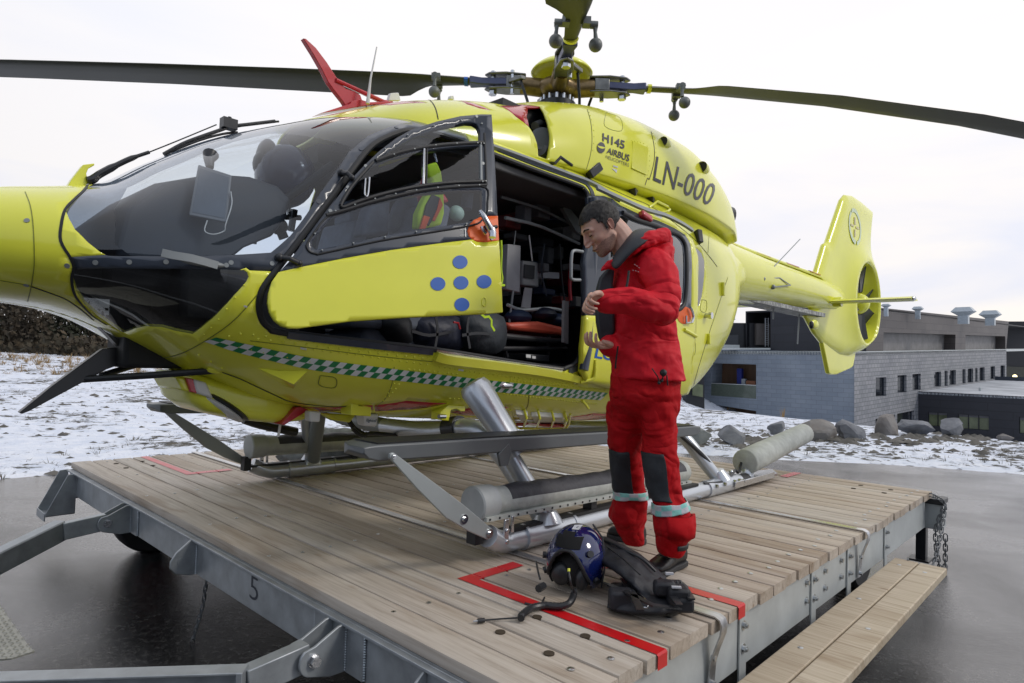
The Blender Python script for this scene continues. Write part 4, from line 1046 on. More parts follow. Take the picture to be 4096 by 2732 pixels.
d_or = cB([(2118, 1204), (1985, 1208), (1920, 1232), (1875, 1280), (1857, 1335), (1866, 1375), (1895, 1405), (1940, 1428), (2000, 1432), (2060, 1425), (2128, 1415)])
d_low = cB([(490, 1440), (487, 1480), (515, 1515), (570, 1530), (620, 1525), (1100, 1420), (1500, 1353), (1900, 1285), (1985, 1237), (2022, 1190), (2028, 1100), (2015, 965), (1780, 965), (1500, 990), (1240, 1035), (1000, 1090), (840, 1150), (660, 1215), (560, 1330)])
d_lowg = cB([(530, 1430), (525, 1460), (545, 1485), (590, 1492), (850, 1440), (1100, 1385), (1500, 1315), (1850, 1262), (1950, 1225), (1985, 1180), (1990, 1100), (1985, 985), (1780, 985), (1500, 1005), (1240, 1050), (1000, 1105), (840, 1160), (690, 1220), (600, 1330)])
d_mid = cB([(790, 1120), (800, 1095), (880, 965), (960, 860), (1055, 765), (1200, 700), (1400, 658), (1600, 630), (1760, 612), (1968, 600), (1975, 905), (1700, 915), (1400, 950), (1100, 1020), (890, 1085)])
d_up = cB([(1080, 728), (1220, 672), (1400, 628), (1600, 597), (1800, 580), (1970, 572), (1968, 480), (1950, 430), (1910, 405), (1850, 400), (1600, 447), (1400, 520), (1250, 610), (1140, 685)])
def door_parts():
    regs = [('low', d_lowg), ('mid', d_mid), ('up', d_up), ('orange', d_or), ('yellow', d_yel), ('dark', d_out)]
    xs = np.arange(600, 1160, 12); ys = np.arange(255, 775, 12); pts = [(a, b) for a in xs for b in ys]
    polys = [densify(p, 6) for _, p in regs]; v, f = cdt(pts, polys, 3)
    cen = np.array([v[list(q)].mean(0) for q in f]); P = [DP(a, b) for a, b in v]; done = np.zeros(len(f), bool); out = {}
    for (nm, _), poly in zip(regs, polys):
        k = inp(cen, poly) & ~done; done |= k; mb = MB(); idx = {}; vs = []; fs = []
        for i in np.nonzero(k)[0]:
            fs.append(tuple(idx.setdefault(j, len(idx)) for j in f[i]))
        vs = [None]*len(idx)
        for j, i in idx.items(): vs[i] = P[j]
        mb.add(vs, fs); out[nm] = mb
    return out
dp = door_parts()
def dsheet(nm, mb, mt, th):
    o = mb.build(nm, mt, door, angle=0, fixn=False)
    s = sum((p.normal.dot(Vector(dn)))*p.area for p in o.data.polygons)
    if s < 0: o.data.flip_normals()
    if th: thick(o, th, M_navy)
    return o
dsheet('door_skin', dp['yellow'], M_yel, .03); dsheet('door_frame', dp['dark'], M_navy, .03); dsheet('handle_disc', dp['orange'], M_orange, .03)
dsheet('window_pane', dp['low'], G_door, 0); dsheet('window_pane', dp['mid'], G_door, 0); dsheet('window_pane', dp['up'], G_door, 0)
def dline(pts, r, name, mt, off=.006, n=4, closed=False, seg=8, flat=1.0):
    P = [DP(a, b, off) for a, b in smoothpts(pts, n, closed)]
    if closed: P.append(P[0])
    m = MB(); m.tube(P, r, seg, cap=not closed); return m.build(name, mt, door)
dline(d_low, .0045, 'window_seal', M_blk, .003, closed=True)
dline(cB([(1070, 737), (1220, 682), (1400, 637), (1600, 606), (1760, 592), (1990, 580)]), .010, 'window_bar', M_blk, .004)
dline(cB([(650, 1203), (840, 1150), (1000, 1098), (1240, 1038), (1500, 985), (1780, 958), (2015, 945)]), .009, 'window_bar', M_blk, .004)
dline(cB([(770, 1120), (800, 1132), (890, 1098), (1100, 1030), (1400, 962), (1700, 925), (2010, 912)]), .009, 'window_bar', M_blk, .004)
dline(cB([(775, 1115), (800, 1060), (870, 950), (960, 845), (1050, 745)]), .008, 'window_bar', M_blk, .004)
dline(cB([(2000, 500), (2004, 600), (2012, 750), (2018, 940)]), .006, 'window_seal', M_blk, .004)
dline(cB([(1488, 640), (1478, 940)]), .007, 'sliding_pane_edge', M_steel, .008); dline(cB([(1510, 636), (1502, 938)]), .004, 'window_bar', M_blk, .008)
dline(cB([(1970, 600), (1975, 905)]), .008, 'sliding_pane_edge', M_grey, .002)
dline(cB([(978, 900), (970, 1030), (995, 1040), (1010, 890)]), .004, 'pane_handle', M_steel, .02)
m = MB()
for c in cB([(685, 1162), (835, 962), (988, 780), (1990, 757), (1935, 355), (2065, 1400)]) : p = DP(*c); m.cyl(p, p + dn*.004, .0085, 12)
for c in cB([(890, 1115), (1062, 1065), (1238, 1023), (1415, 990), (1597, 968), (1777, 953), (1952, 947), (725, 1168), (1225, 686), (1400, 640), (1580, 607), (1760, 592), (1938, 588), (1990, 592), (1967, 592), (1980, 917), (2008, 914), (550, 1363), (612, 1503), (878, 1443), (1147, 1390), (1413, 1345), (1843, 1277), (1340, 520), (1150, 640), (1565, 440), (1797, 395), (1973, 422)]): p = DP(*c); m.cyl(p, p + dn*.0138, .0036, 8)
stuff(m.build('screw', M_grey, door))
for c in ((1056, 602), (1005, 652), (1058, 649.5), (1111, 647), (1060, 699.5)): disc(DP, c, 17.2, 15.3, 'blue_dot', M_blue, .0025, door)
m = MB(); P = [DP(*c, o_) for c, o_ in zip(cB([(1925, 1192), (1950, 1235), (1990, 1300), (2030, 1350)]), (.05, .055, .05, .04))]; m.tube(P, [.009, .014, .016, .018], 12); P = [DP(*c, o_) for c, o_ in zip(cB([(2030, 1340), (2040, 1375), (2040, 1410)]), (.04, .04, .038))]; m.tube(P, [.020, .019, .018], 12)
m.tube([DP(*c, .02) for c in cB([(1965, 1310), (1975, 1345), (2000, 1370)])], .010, 8); m.build('door_handle', M_steel, door)
m = MB(); m.tube([DP(*c, .012) for c in cB([(1990, 1310), (2050, 1312), (2095, 1305)])], .016, 12, flat=.6); m.build('handle_guard', M_blkp, door)
m = MB(); P = [DP(*c, .004) for c in cB([(1838, 1325), (1838, 1372)])]; m.ribbon(P, dn, .005, .001)
for c, s_ in ((1325, -1), (1372, 1)):
    q = [DP(*cB([(1838 + dx, c + s_*dy)])[0], .005) for dx, dy in ((-9, -4), (0, 10), (9, -4))]; m.add(q, [(0, 1, 2)])
m.build('arrow_mark', M_white, door, smooth=False)
def dtext(s_, quad, name, mt=M_white):
    v, f = text_mesh(s_, 1.0, 0); return decal(DP, v, f, quad, name, mt, .003, door)
dtext('OPEN', [cB([(1792, 1329)])[0], cB([(1818, 1328)])[0], cB([(1818, 1320)])[0], cB([(1792, 1321)])[0]], 'open_lettering'); dtext('CLOSED', [cB([(1790, 1378)])[0], cB([(1826, 1375)])[0], cB([(1826, 1367)])[0], cB([(1790, 1370)])[0]], 'closed_lettering')
m = MB(); P = [DP(*c, .003) for c in cE([(1998, 622), (2012, 632), (2016, 660), (2012, 688), (1998, 697), (1986, 688), (1982, 660), (1986, 632)])]; P.append(P[0]); m.tube(P, .0025, 6, cap=False); m.build('keeper_plate', M_yel, door)
# hinge arms
for a, b in (((782, 400), (806, 410)), ((640, 592), (686, 606))):
    p = SB.at(*a, .01)[0]; q = DP(*b, .01); m = MB(); m.tube([p, (p+q)/2 + dn*.02, q], .011, 10); m.ball(p, .018, 12, 7); m.ball(q, .014, 12, 7); m.build('door_hinge', M_blkp, heli)

# ================================================================== cockpit and cabin
def ipart(m, name, mt, **k): return m.build(name, mt, heli, **k)
m = MB()  # instrument panel hood: rounded block across the cockpit
prof = [(.74, 1.30), (.78, 1.50), (.92, 1.645), (1.14, 1.735), (1.30, 1.76), (1.44, 1.745), (1.50, 1.70), (1.49, 1.60), (1.42, 1.50), (1.28, 1.42), (1.22, 1.36)]
R = []
for x, k in ((-.60, .55), (-.56, .9), (-.3, 1), (.0, 1.0), (.36, 1.0), (.44, .97), (.47, .85)): R.append([(CX + x, 1.2 + (y-1.2)*(k if y > 1.2 else k*k), 1.36 + (z-1.36)*k) for y, z in prof])
m.rings(R); ipart(m, 'instrument_panel', mat('grey_interior_plastic', (.022, .030, .045), .6, var=.2), bevel=.01)
m = MB(); m.bb(CX-.14, CX+.14, .9, 1.9, .85, 1.36); ipart(m, 'centre_console', M_dark, bevel=.02)
m = MB(); m.bb(CX-.36, CX+.36, .75, 1.05, 1.18, 1.40); m.bb(CX-.5, CX+.5, 1.0, 1.2, 1.05, 1.34); ipart(m, 'nose_light_block', M_dark, bevel=.03)  # dark block added behind the chin window so daylight does not show through
m = MB(); m.rings([[(CX + x*k, y, z - .10*abs(x)**2*2) for x in (-.55, -.4, -.2, 0, .2, .4, .55)] + [(CX + x*k, y, z - .05 - .10*abs(x)**2*2) for x in (.55, .4, .2, 0, -.2, -.4, -.55)] for y, z, k in ((1.88, 2.13, .95), (2.1, 2.19, 1.1), (2.5, 2.22, 1.15))]); m.bb(CX-.14, CX+.14, 1.80, 2.2, 2.0, 2.12); ipart(m, 'overhead_panel', M_dark)
m = MB(); m.bb(CX-.76, CX+.76, 1.7, 4.7, .87, .925); m.bb(CX-.60, CX+.60, 1.35, 1.7, .90, .93); m.bb(CX-.45, CX+.45, 1.1, 1.35, .99, 1.02); ipart(m, 'cabin_floor', M_dark)
m = MB(); m.bb(CX-.60, CX+.60, 2.35, 4.7, 2.13, 2.16); m.bb(CX-.72, CX+.72, 2.6, 4.7, 2.05, 2.10); ipart(m, 'cabin_ceiling', mat('ceiling_grey', (.10, .10, .10), .7), bevel=.01)
m = MB(); m.bb(CX-.74, CX+.74, 4.68, 4.72, .9, 2.02); m.bb(CX-.82, CX-.78, 2.35, 4.5, .95, 1.95); ipart(m, 'cabin_wall', M_dark)
M_seat = mat('seat_fabric_blue_grey', (.13, .15, .19), .8, var=.2, vs=12)
for xo in (.40, -.40):
    m = MB()
    m.bb(CX+xo-.22, CX+xo+.22, 1.75, 2.20, 1.08, 1.20); m.prism([(CX+xo-.22, 2.12, 1.2), (CX+xo-.22, 2.25, 1.2), (CX+xo-.22, 2.38, 1.80), (CX+xo-.22, 2.28, 1.82)], (.44, 0, 0)); m.bb(CX+xo-.12, CX+xo+.12, 2.30, 2.38, 1.80, 1.97)
    m.bb(CX+xo-.18, CX+xo+.18, 1.85, 2.2, .93, 1.08)
    ipart(m, 'pilot_seat', M_seat, bevel=.03)
m = MB(); m.tube([(CX+.30, 1.62, 1.0), (CX+.32, 1.66, 1.25), (CX+.36, 1.60, 1.42)], .014, 10); m.ball((CX+.36, 1.60, 1.46), (.03, .03, .06), 10, 7); ipart(m, 'control_stick', M_blkp)
m = MB(); P0 = W(440, 492, x=-3.02)
# tablet on its mount
t0, t1, t2, t3 = W(433, 494, x=-2.84), W(521, 511, x=-2.77), W(532, 402, x=-2.80), W(455, 377, x=-2.86)
nn = np.cross(t1-t0, t3-t0); nn /= np.linalg.norm(nn); nn = nn if np.dot(nn, CAM-t0) > 0 else -nn
tb = thing('tablet_computer', 'grey tablet on a suction mount behind the windscreen of the helicopter', 'tablet', tuple(t0))
m = MB(); m.prism([t0, t1, t2, t3], -nn*.012); m.build('casing', mat('tablet_casing', (.20, .21, .23), .4), tb, bevel=.005)
m = MB(); cc_ = (t0+t1+t2+t3)/4; m.prism([cc_ + (q-cc_)*.86 + nn*.001 for q in (t0, t1, t2, t3)], nn*.001); m.build('screen', mat('tablet_screen', (.13, .15, .18), .25), tb)
m = MB(); m.tube([W(482, 385, x=-2.88), W(480, 368, x=-2.90), W(484, 355, x=-2.92)], [.016, .022, .034], 12); m.build('suction_mount', M_blkp, tb)
m = MB(); m.tube(smoothpts([W(476, 506, x=-2.8), W(470, 530, x=-2.8), W(490, 538, x=-2.79), W(515, 530, x=-2.78), W(518, 515, x=-2.77), W(532, 470, x=-2.77), W(530, 440, x=-2.78)], 4), .0025, 6); m.build('charging_cable', M_white, tb)
# helmet hanging in the cockpit
hh = thing('hanging_helmet', 'dark blue flight helmet hanging by its straps inside the cockpit', 'helmet', tuple(W(650, 440, x=-3.25)))
hc = W(655, 405, x=-3.25); m = MB(); m.ball(hc, (.16, .13, .17), 24, 14, (rt, fw, up)); m.build('shell', mat('helmet_blue_dark', (.010, .020, .075), .2, coat=.5), hh)
m = MB(); m.ball(W(620, 380, x=-3.3), (.085, .09, .09), 18, 10); m.ball(W(612, 362, x=-3.3), (.08, .05, .1), 16, 10); m.build('visor_unit', M_blkp, hh)
m = MB(); m.tube([W(640, 375, x=-3.22), W(650, 322, x=-3.25)], .012, 8); m.tube([W(676, 372, x=-3.22), W(655, 322, x=-3.25)], .014, 8); m.tube([W(600, 452, x=-3.2), W(660, 455, x=-3.15), W(765, 378, x=-3.05)], .024, 10); m.build('strap', M_blk, hh)
m = MB(); P = []
for i in range(90):
    u = i/89; c = W(662 + 3*u, 455 + 42*u, x=-3.1); P.append(c + rt*.010*math.cos(i*.95) + up*.003*math.sin(i*.95))
m.tube(P, .003, 5); m.build('coiled_cord', M_blk, hh)
m = MB(); m.tube([W(480, 489, x=-3.9), W(600, 496, x=-3.9), W(690, 500, x=-3.9)], .018, 8); m.tube([W(592, 496, x=-3.9), W(584, 560, x=-3.9)], .014, 8); m.ball(W(640, 520, x=-3.6), (.06, .05, .05), 12, 8); m.tube([W(640, 520, x=-3.6), W(652, 548, x=-3.6)], .03, 8); m.tube([W(676, 482, x=-3.4), W(668, 530, x=-3.4)], .02, 8); ipart(m, 'far_window_rail', M_blkp)
# hi-vis vest and red kit behind the door window
M_hiv = mat('hi_vis_yellow', (.55, .80, .02), .7, var=.1); M_org = mat('hi_vis_orange', (.95, .12, .02), .7, var=.1)
vb = thing('hi_vis_vest', 'yellow and orange reflective vest hanging in the cabin behind the open door window', 'vest', tuple(W(998, 372, x=-2.66)))
def sil_(pts, x, th): return MB().prism([W(a, b, x=x) for a, b in pts], (-th, 0, 0))
sil_(cB([(1520, 770), (1600, 740), (1640, 830), (1660, 980), (1665, 1180), (1640, 1280), (1560, 1300), (1480, 1310), (1435, 1315), (1445, 1180), (1500, 1060), (1560, 960), (1560, 900), (1520, 860)]), -2.66, .06).build('vest_body', M_hiv, vb, bevel=.012)
sil_(cB([(1560, 1020), (1625, 1050), (1600, 1160), (1530, 1290), (1490, 1200), (1510, 1110)]), -2.648, .01).build('dark_panel', M_blk, vb)
sil_(cB([(1625, 1050), (1650, 1110), (1580, 1250), (1560, 1240), (1600, 1150)]), -2.644, .01).build('orange_stripe', M_org, vb); sil_(cB([(1490, 1200), (1540, 1215), (1500, 1312), (1455, 1315)]), -2.644, .01).build('orange_stripe', M_org, vb)
m = MB(); m.tube([W(997, 352, x=-2.67), W(1003, 372, x=-2.67)], .006, 8); m.build('hook', M_steel, vb)
rj = thing('red_jacket', 'red jacket hanging behind the yellow vest in the helicopter cabin', 'jacket', tuple(W(1010, 470, x=-2.72)))
sil_(cB([(1500, 870), (1640, 800), (1665, 1000), (1720, 1090), (1640, 1090), (1480, 1110), (1450, 1020)]), -2.72, .05).build('jacket_body', M_red, rj, bevel=.02)
m = MB(); m.ball(W(1048, 490, x=-2.75), (.04, .05, .045), 14, 8); ipart(m, 'oxygen_mask', mat('mask_green', (.35, .5, .42), .5))
# seats and pillars seen through the door glass
sil_(cB([(950, 1380), (1020, 1120), (1130, 1070), (1210, 1060), (1190, 1360)]), -3.0, .1).build('seat_side', M_seat, heli, bevel=.02); sil_(cB([(1250, 1345), (1220, 1260), (1300, 1060), (1420, 1030), (1425, 1330)]), -3.05, .1).build('seat_side', mat('seat_side_grey', (.20, .215, .25), .7), heli, bevel=.03)
m = MB(); m.tube([W(1060, 420, x=-3.1), W(1075, 440, x=-3.1), W(1070, 480, x=-3.1)], .04, 12); ipart(m, 'head_restraint', M_seat)
m = MB(); m.tube([W(700, 545, x=-2.72), W(800, 380, x=-2.72), W(860, 320, x=-2.76)], .03, 8); ipart(m, 'front_pillar', M_navy)
# stretcher
st = thing('stretcher', 'red orange padded stretcher on a black frame inside the open helicopter cabin', 'stretcher', tuple(W(1230, 800, x=-3.0)))
sil_([(1166, 742), (1240, 738), (1298, 752), (1302, 772), (1240, 764), (1172, 757)], -2.72, .55).build('mattress', mat('stretcher_red', (.62, .10, .055), .45, var=.12), st, bevel=.02)
m = MB(); m.tube([W(1140, 770, x=-2.72), W(1220, 778, x=-2.7), W(1300, 785, x=-2.7)], .02, 10); m.tube([W(1140, 800, x=-2.72), W(1300, 800, x=-2.72)], .015, 8); m.tube([W(1150, 765, x=-2.75), W(1165, 820, x=-2.75)], .012, 8); m.tube([W(1260, 770, x=-2.75), W(1258, 822, x=-2.75)], .012, 8)
m.build('frame', M_blkp, st)
sil_([(1208, 812), (1262, 816), (1262, 832), (1208, 826)], -2.66, .2).build('lock_box', M_blkp, st, bevel=.006)
m = MB(); m.add([W(a, b, x=-2.655) for a, b in ((1208, 814), (1219, 815), (1219, 822), (1208, 821))], [(0, 1, 2, 3)]); m.add([W(a, b, x=-2.655) for a, b in ((1222, 817), (1230, 818), (1230, 824), (1222, 823))], [(0, 1, 2, 3)]); m.build('sticker', M_white, st, smooth=False)
# monitor, fluid warmer panel, ventilator
mo = thing('patient_monitor', 'grey patient monitor mounted inside the dark cabin of the helicopter', 'monitor', tuple(W(1220, 640, x=-3.1)))
sil_([(1201, 598), (1236, 602), (1238, 660), (1199, 655)], -3.1, .12).build('casing', mat('monitor_grey', (.34, .36, .37), .5), mo, bevel=.012); sil_([(1205, 607), (1228, 610), (1227, 640), (1204, 637)], -3.088, .01).build('screen', M_blkp, mo)
sil_([(1205, 660), (1222, 662), (1218, 708), (1197, 706)], -3.09, .005).build('paper_strip', mat('paper', (.50, .50, .52), .6), mo)
wp = thing('fluid_bag_holder', 'tall pale grey panel hanging on a thin pole in the helicopter cabin', 'equipment', tuple(W(1180, 620, x=-2.95)))
sil_([(1166, 560), (1196, 564), (1194, 672), (1162, 664)], -2.95, .05).build('panel', mat('panel_grey', (.38, .385, .40), .5), wp, bevel=.006); m = MB(); m.tube([W(1178, 668, x=-2.95), W(1168, 750, x=-2.95)], .008, 8); m.tube([W(1180, 563, x=-2.95), W(1184, 530, x=-2.95)], .004, 6); m.build('pole', M_grey, wp)
m = MB(); m.prism([W(a, b, x=-3.2) for a, b in ((1248, 624), (1284, 626), (1284, 640), (1247, 638))], (-.1, 0, 0)); ipart(m, 'cabin_light_strip', mat('pale_strip', (.8, .8, .82), .5))
m = MB(); m.prism([W(a, b, x=-3.2) for a, b in ((1155, 572), (1168, 576), (1168, 586), (1155, 582))], (-.1, 0, 0)); ipart(m, 'cabin_shelf', M_steel)
# cabin clutter: dark shelves and pouches
rq = random.Random(5)
for i, (a, b, w, h, c) in enumerate([(1180, 690, 50, 40, (.02, .02, .025)), (1250, 690, 50, 45, (.03, .03, .035)), (1285, 640, 30, 60, (.10, .01, .015)), (1230, 560, 90, 40, (.02, .022, .03)), (1290, 700, 26, 40, (.14, .01, .012)), (1215, 718, 60, 24, (.02, .022, .03)), (1180, 615, 26, 30, (.05, .055, .06)), (1265, 740, 60, 30, (.012, .02, .04))]):
    m = MB(); m.box(W(a, b, x=-3.45 + .06*(i % 3)), (.25, w*.0019, h*.0019)); m.build('equipment_pouch', mat('pouch_%d' % i, tuple(min(1, q*1.4) for q in c), .6), heli, bevel=.015)
m = MB(); m.prism([W(a, b, x=-2.9) for a, b in ((1292, 478), (1302, 470), (1330, 505), (1335, 540), (1322, 530))], (-.03, 0, 0)); ipart(m, 'door_bracket', M_grey)
# bags on the cabin floor
def bag(pts, x, th, name, mt, label, cat):
    c = np.mean([W(a, b, x=x) for a, b in pts], axis=0); m = MB(); P = np.array([W(a, b, x=x) for a, b in smoothpts(pts, 3, True)])
    cc = P.mean(0); R = []
    for u in np.linspace(-1, 1, 9):
        k = max(.05, 1 - abs(u)**5)**.4; R.append([cc + (p-cc)*k + np.array([u*th/2, 0, 0]) + np.array([0, 0, -.0]) for p in P])
    m.rings(R); o = m.build(name, mt, None, loc=tuple(c), angle=0); tag(o, label, cat); return o
M_bag1 = mat('bag_dark_blue', (.012, .016, .035), .5, var=.3, vs=9, bump=1.0, bs=12); M_bag2 = mat('bag_dark_grey', (.035, .042, .05), .6, var=.3, vs=9, bump=1.0, bs=12)
bag([(925, 735), (965, 725), (1040, 730), (1045, 790), (1020, 808), (960, 800), (930, 785)], -2.85, .30, 'kit_bag', M_bag1, 'dark blue glossy kit bag on the helicopter floor below the open pilot door', 'bag')
bag([(1045, 728), (1090, 720), (1132, 725), (1140, 780), (1122, 812), (1075, 808), (1050, 790)], -2.78, .28, 'kit_bag', M_bag2, 'dark grey backpack with a neon yellow strap on the helicopter floor', 'bag')
m = MB(); m.ribbon([W(a, b, x=-2.6) for a, b in ((1104, 721), (1112, 728), (1122, 727), (1128, 735), (1128, 748), (1135, 760))], (1, 0, 0), .014, .003); m.build('neon_strap', M_hiv, bpy.data.objects['kit_bag.001'])
m = MB()
for pts in (((1060, 770), (1095, 765), (1130, 768)), ((1075, 728), (1072, 760), (1078, 800)), ((945, 760), (985, 770), (1035, 762)), ((1000, 728), (1004, 760), (998, 800))): m.ribbon([W(a, b, x=-2.625 if a > 1045 else -2.69) for a, b in smoothpts(pts, 3)], (1, 0, 0), .016, .004)
m.build('bag_strap', M_blkp, heli)
m = MB(); m.tube([W(a, b, x=-2.64) for a, b in ((1041, 740), (1052, 742), (1056, 756))], .006, 6); ipart(m, 'red_cord', M_red)
bag([(860, 735), (915, 725), (925, 770), (920, 790), (885, 785)], -2.8, .25, 'boot_cover', M_blk, 'black crumpled leather cover below the yellow pilot door', 'cover')
m = MB(); m.tube(smoothpts([W(a, b, x=-2.38) for a, b in ((1150, 552), (1151, 580), (1150, 620), (1153, 640), (1150, 655), (1158, 655))], 3), .007, 6); ipart(m, 'neon_cord', M_hiv)

# ================================================================== wire cutters, wipers, aerials
def plate(pts, x, th, name, mt, par=heli, bevel=.003, px=True):
    m = MB(); m.prism([(W(a, b, x=x) if px else (x, a, b)) + np.array([th/2, 0, 0]) for a, b in pts], (-th, 0, 0)); return m.build(name, mt, par, bevel=bevel)
plate([(693, 90), (699, 91), (722, 112), (747, 145), (768, 178), (790, 205), (812, 212), (824, 220), (832, 243), (792, 248), (785, 236), (766, 212), (750, 190), (735, 160), (715, 125)], CX, .035, 'wire_cutter', M_red)
m = MB(); m.tube([W(771, 184, x=CX+.02), W(886, 236, x=CX+.02)], .013, 8); m.tube([W(771, 184, x=CX-.04), W(880, 236, x=CX-.12)], .013, 8); m.ball(W(886, 238, x=CX+.02), (.03, .04, .02), 10, 6); m.build('wire_cutter_strut', M_red, heli)
plate(cB([(560, 345), (820, 262), (830, 240), (900, 225), (980, 250), (1180, 240), (1190, 262), (1000, 270), (830, 300)]), CX+.0, .10, 'cutter_base', M_red)
m = MB(); m.tube([W(844, 238, x=CX+.1), W(851, 180, x=CX+.1), W(865, 108, x=CX+.1)], [.012, .006, .004], 8); m.build('whip_aerial', M_white, heli)
plate([(889, 232), (894, 215), (912, 214), (917, 232)], CX, .03, 'blade_aerial', M_white); plate([(1030, 228), (1032, 221), (1038, 221), (1040, 230)], CX, .03, 'blade_aerial', M_white)
plate(cD([(155, 1388), (180, 1397), (240, 1375), (700, 1128), (900, 1020), (975, 992), (1120, 975), (1185, 940), (1225, 895), (1200, 880), (1110, 900), (975, 832), (865, 845), (640, 1010), (430, 1165)]), CX, .045, 'lower_wire_cutter', M_blkp)
plate(cD([(835, 660), (890, 700), (1230, 890), (1200, 915), (1000, 830), (900, 720)]), CX+.02, .06, 'cutter_mount', M_blkp)
m = MB(); m.tube([W(190, 871, x=CX), W(340, 862, x=CX+.22), W(496, 851, x=-3.02)], .016, 10); m.build('cutter_strut', M_blkp, heli); m = MB(); m.tube([W(232, 862, x=CX), W(345, 829, x=CX-.1)], .014, 10); m.build('cutter_strut', M_blkp, heli)
m = MB(); m.ball(W(500, 849, x=-3.0), (.02, .05, .02), 10, 6); m.build('strut_fitting', M_yel, heli)
# nose bracket and wipers
plate(cA([(555, 972), (650, 975), (742, 935), (725, 850), (742, 808), (795, 780), (793, 764), (697, 776), (600, 900)]), -3.25, .05, 'wiper_guard', M_yel)
def wline(pts, r, name, x=-3.22, mt=M_blkp, n=3):
    m = MB(); m.tube(smoothpts([W(a, b, x=x) for a, b in pts], n), r, 8); return m.build(name, mt, heli)
wline(cA([(740, 900), (790, 895), (850, 850), (1000, 770), (1130, 710), (1275, 660)]), [.016]*2 + [.018]*3 + [.016]*4 + [.012]*4 + [.008]*3, 'wiper_arm'); wline(cA([(1275, 660), (1500, 570), (1850, 425)]), .003, 'wiper_rod')
wline(cA([(1400, 678), (1560, 590), (1700, 535), (1900, 465), (1970, 440), (2100, 425), (2350, 395)]), .009, 'wiper_blade'); wline(cA([(1405, 676), (1700, 560), (1900, 505), (2030, 490)]), .006, 'wiper_blade')
m = MB(); c = W(*cA([(1955, 420)])[0], x=-3.22); m.box(c, (.05, .07, .05)); m.tube([c, W(*cA([(1965, 360)])[0], x=-3.22)], .009, 8); m.build('wiper_joint', M_blkp, heli)
wline(cA([(2350, 400)]) + [(640, 279)], .006, 'wiper_blade', -3.5); wline([(380, 352), (430, 325), (500, 300), (560, 288)], .006, 'wiper_blade', -3.4)
# tail-boom -----------------------------------------------------------------
m = MB(); R = []
for y, w, zc, h in ((6.2, .40, 2.02, .42), (7.0, .345, 2.03, .345), (8.0, .30, 2.05, .30), (9.0, .26, 2.08, .265), (10.0, .225, 2.10, .235), (10.9, .19, 2.11, .21), (11.3, .12, 2.12, .14)):
    R.append([(CX + w*math.cos(a)*abs(math.cos(a))**-.12, y, zc + h*math.sin(a)) if abs(math.cos(a)) > .05 else (CX + w*math.cos(a), y, zc + h*math.sin(a)) for a in np.linspace(0, 2*math.pi, 40, endpoint=False)])
m.rings(R); m.build('tail_boom', M_yel, heli)
m = MB(); R = []
for y, z in ((6.3, 2.38), (7.5, 2.36), (8.8, 2.35), (10.1, 2.34), (10.25, 2.30)): R.append([(CX + .13*math.cos(a), y, z + .05*math.sin(a)) for a in np.linspace(-.3, math.pi+.3, 12)])
m.rings(R); m.build('drive_shaft_cover', M_yel, heli)
for y in (6.7, 7.7, 8.7, 9.6):
    m = MB(); R = []
    for yy in (y, y+.45): R.append([(CX + .133*math.cos(a), yy + .15*math.sin(a), 2.352 + .052*math.sin(a)) for a in np.linspace(.2, math.pi-.2, 8)])
    m.rings(R, cap=False); m.build('cover_marking', M_red, heli)
m = MB(); m.bb(CX-.16, CX+.16, 6.9, 10.2, 1.745, 1.80); m.build('boom_underside_panel', mat('pale_mottled', (.45, .46, .44), .6, col2=(.20, .20, .20), vs=22, thr=(.45, .55)), heli)
for a, b, r in (((1765, 625), (1837, 549), .006),): m = MB(); m.tube([W(*a, x=-3.10), W(*b, x=-3.10)], r, 8); m.build('whip_aerial', M_grey, heli)
m = MB(); P = [W(a, b, x=-3.06) for a, b in ((1752, 640), (1790, 638), (1815, 655), (1775, 659))]; m.tube(P, .008, 6); m.ball(P[0], .03, 8, 6); m.ball(P[3], .03, 8, 6); m.build('tow_aerial', M_grey, heli)
m = MB(); m.tube([W(1776, 705, x=CX), W(1775, 733, x=CX)], .010, 8); m.build('whip_aerial', M_grey, heli); m = MB(); m.tube([W(1835, 722, x=CX), W(1831, 790, x=CX)], .010, 8); m.build('whip_aerial', M_grey, heli)
m = MB(); m.ball(W(1762, 700, x=CX), .06, 12, 8); m.build('beacon', M_white, heli)
# shrouded fin ---------------------------------------------------------------
def yz(pts): return [(W(a, b, x=CX)[1], W(a, b, x=CX)[2]) for a, b in pts]
fin_o = yz(cG([(905, 188), (930, 156), (985, 163), (1060, 215), (1145, 288), (1128, 420), (1100, 640), (1130, 790), (1172, 920), (1192, 1040), (1182, 1180), (1110, 1310), (1015, 1390), (950, 1418), (880, 1412), (800, 1360), (748, 1318), (690, 1245), (640, 1150), (612, 1105), (700, 1000), (760, 900), (682, 820), (765, 540), (790, 528)]))
hole_d = cG([(1015 + 95*math.cos(a)*1.0 + 8*math.sin(a)*0, 1010 + 316*math.sin(a)) for a in np.linspace(0, 2*math.pi, 40, endpoint=False)])
cyz = np.array(yz(cG([(1018, 1010)]))[0]); 
r_f = abs(yz(cG([(1010, 700)]))[0][1] - yz(cG([(1010, 1322)]))[0][1])/2
HO = [(cyz[0] + r_f*math.cos(a), cyz[1] + r_f*math.sin(a)) for a in np.linspace(0, 2*math.pi, 72, endpoint=False)]
def dist_poly(p, poly):
    P = np.array(poly); Q = np.roll(P, -1, 0); d = Q-P; t_ = np.clip(((p-P)*d).sum(1)/((d*d).sum(1)+1e-12), 0, 1); return np.sqrt((((P + d*t_[:, None]) - p)**2).sum(1)).min()
fo = densify(fin_o, .04); gy_ = np.arange(9.6, 14.2, .07); gz_ = np.arange(.6, 4.2, .07)
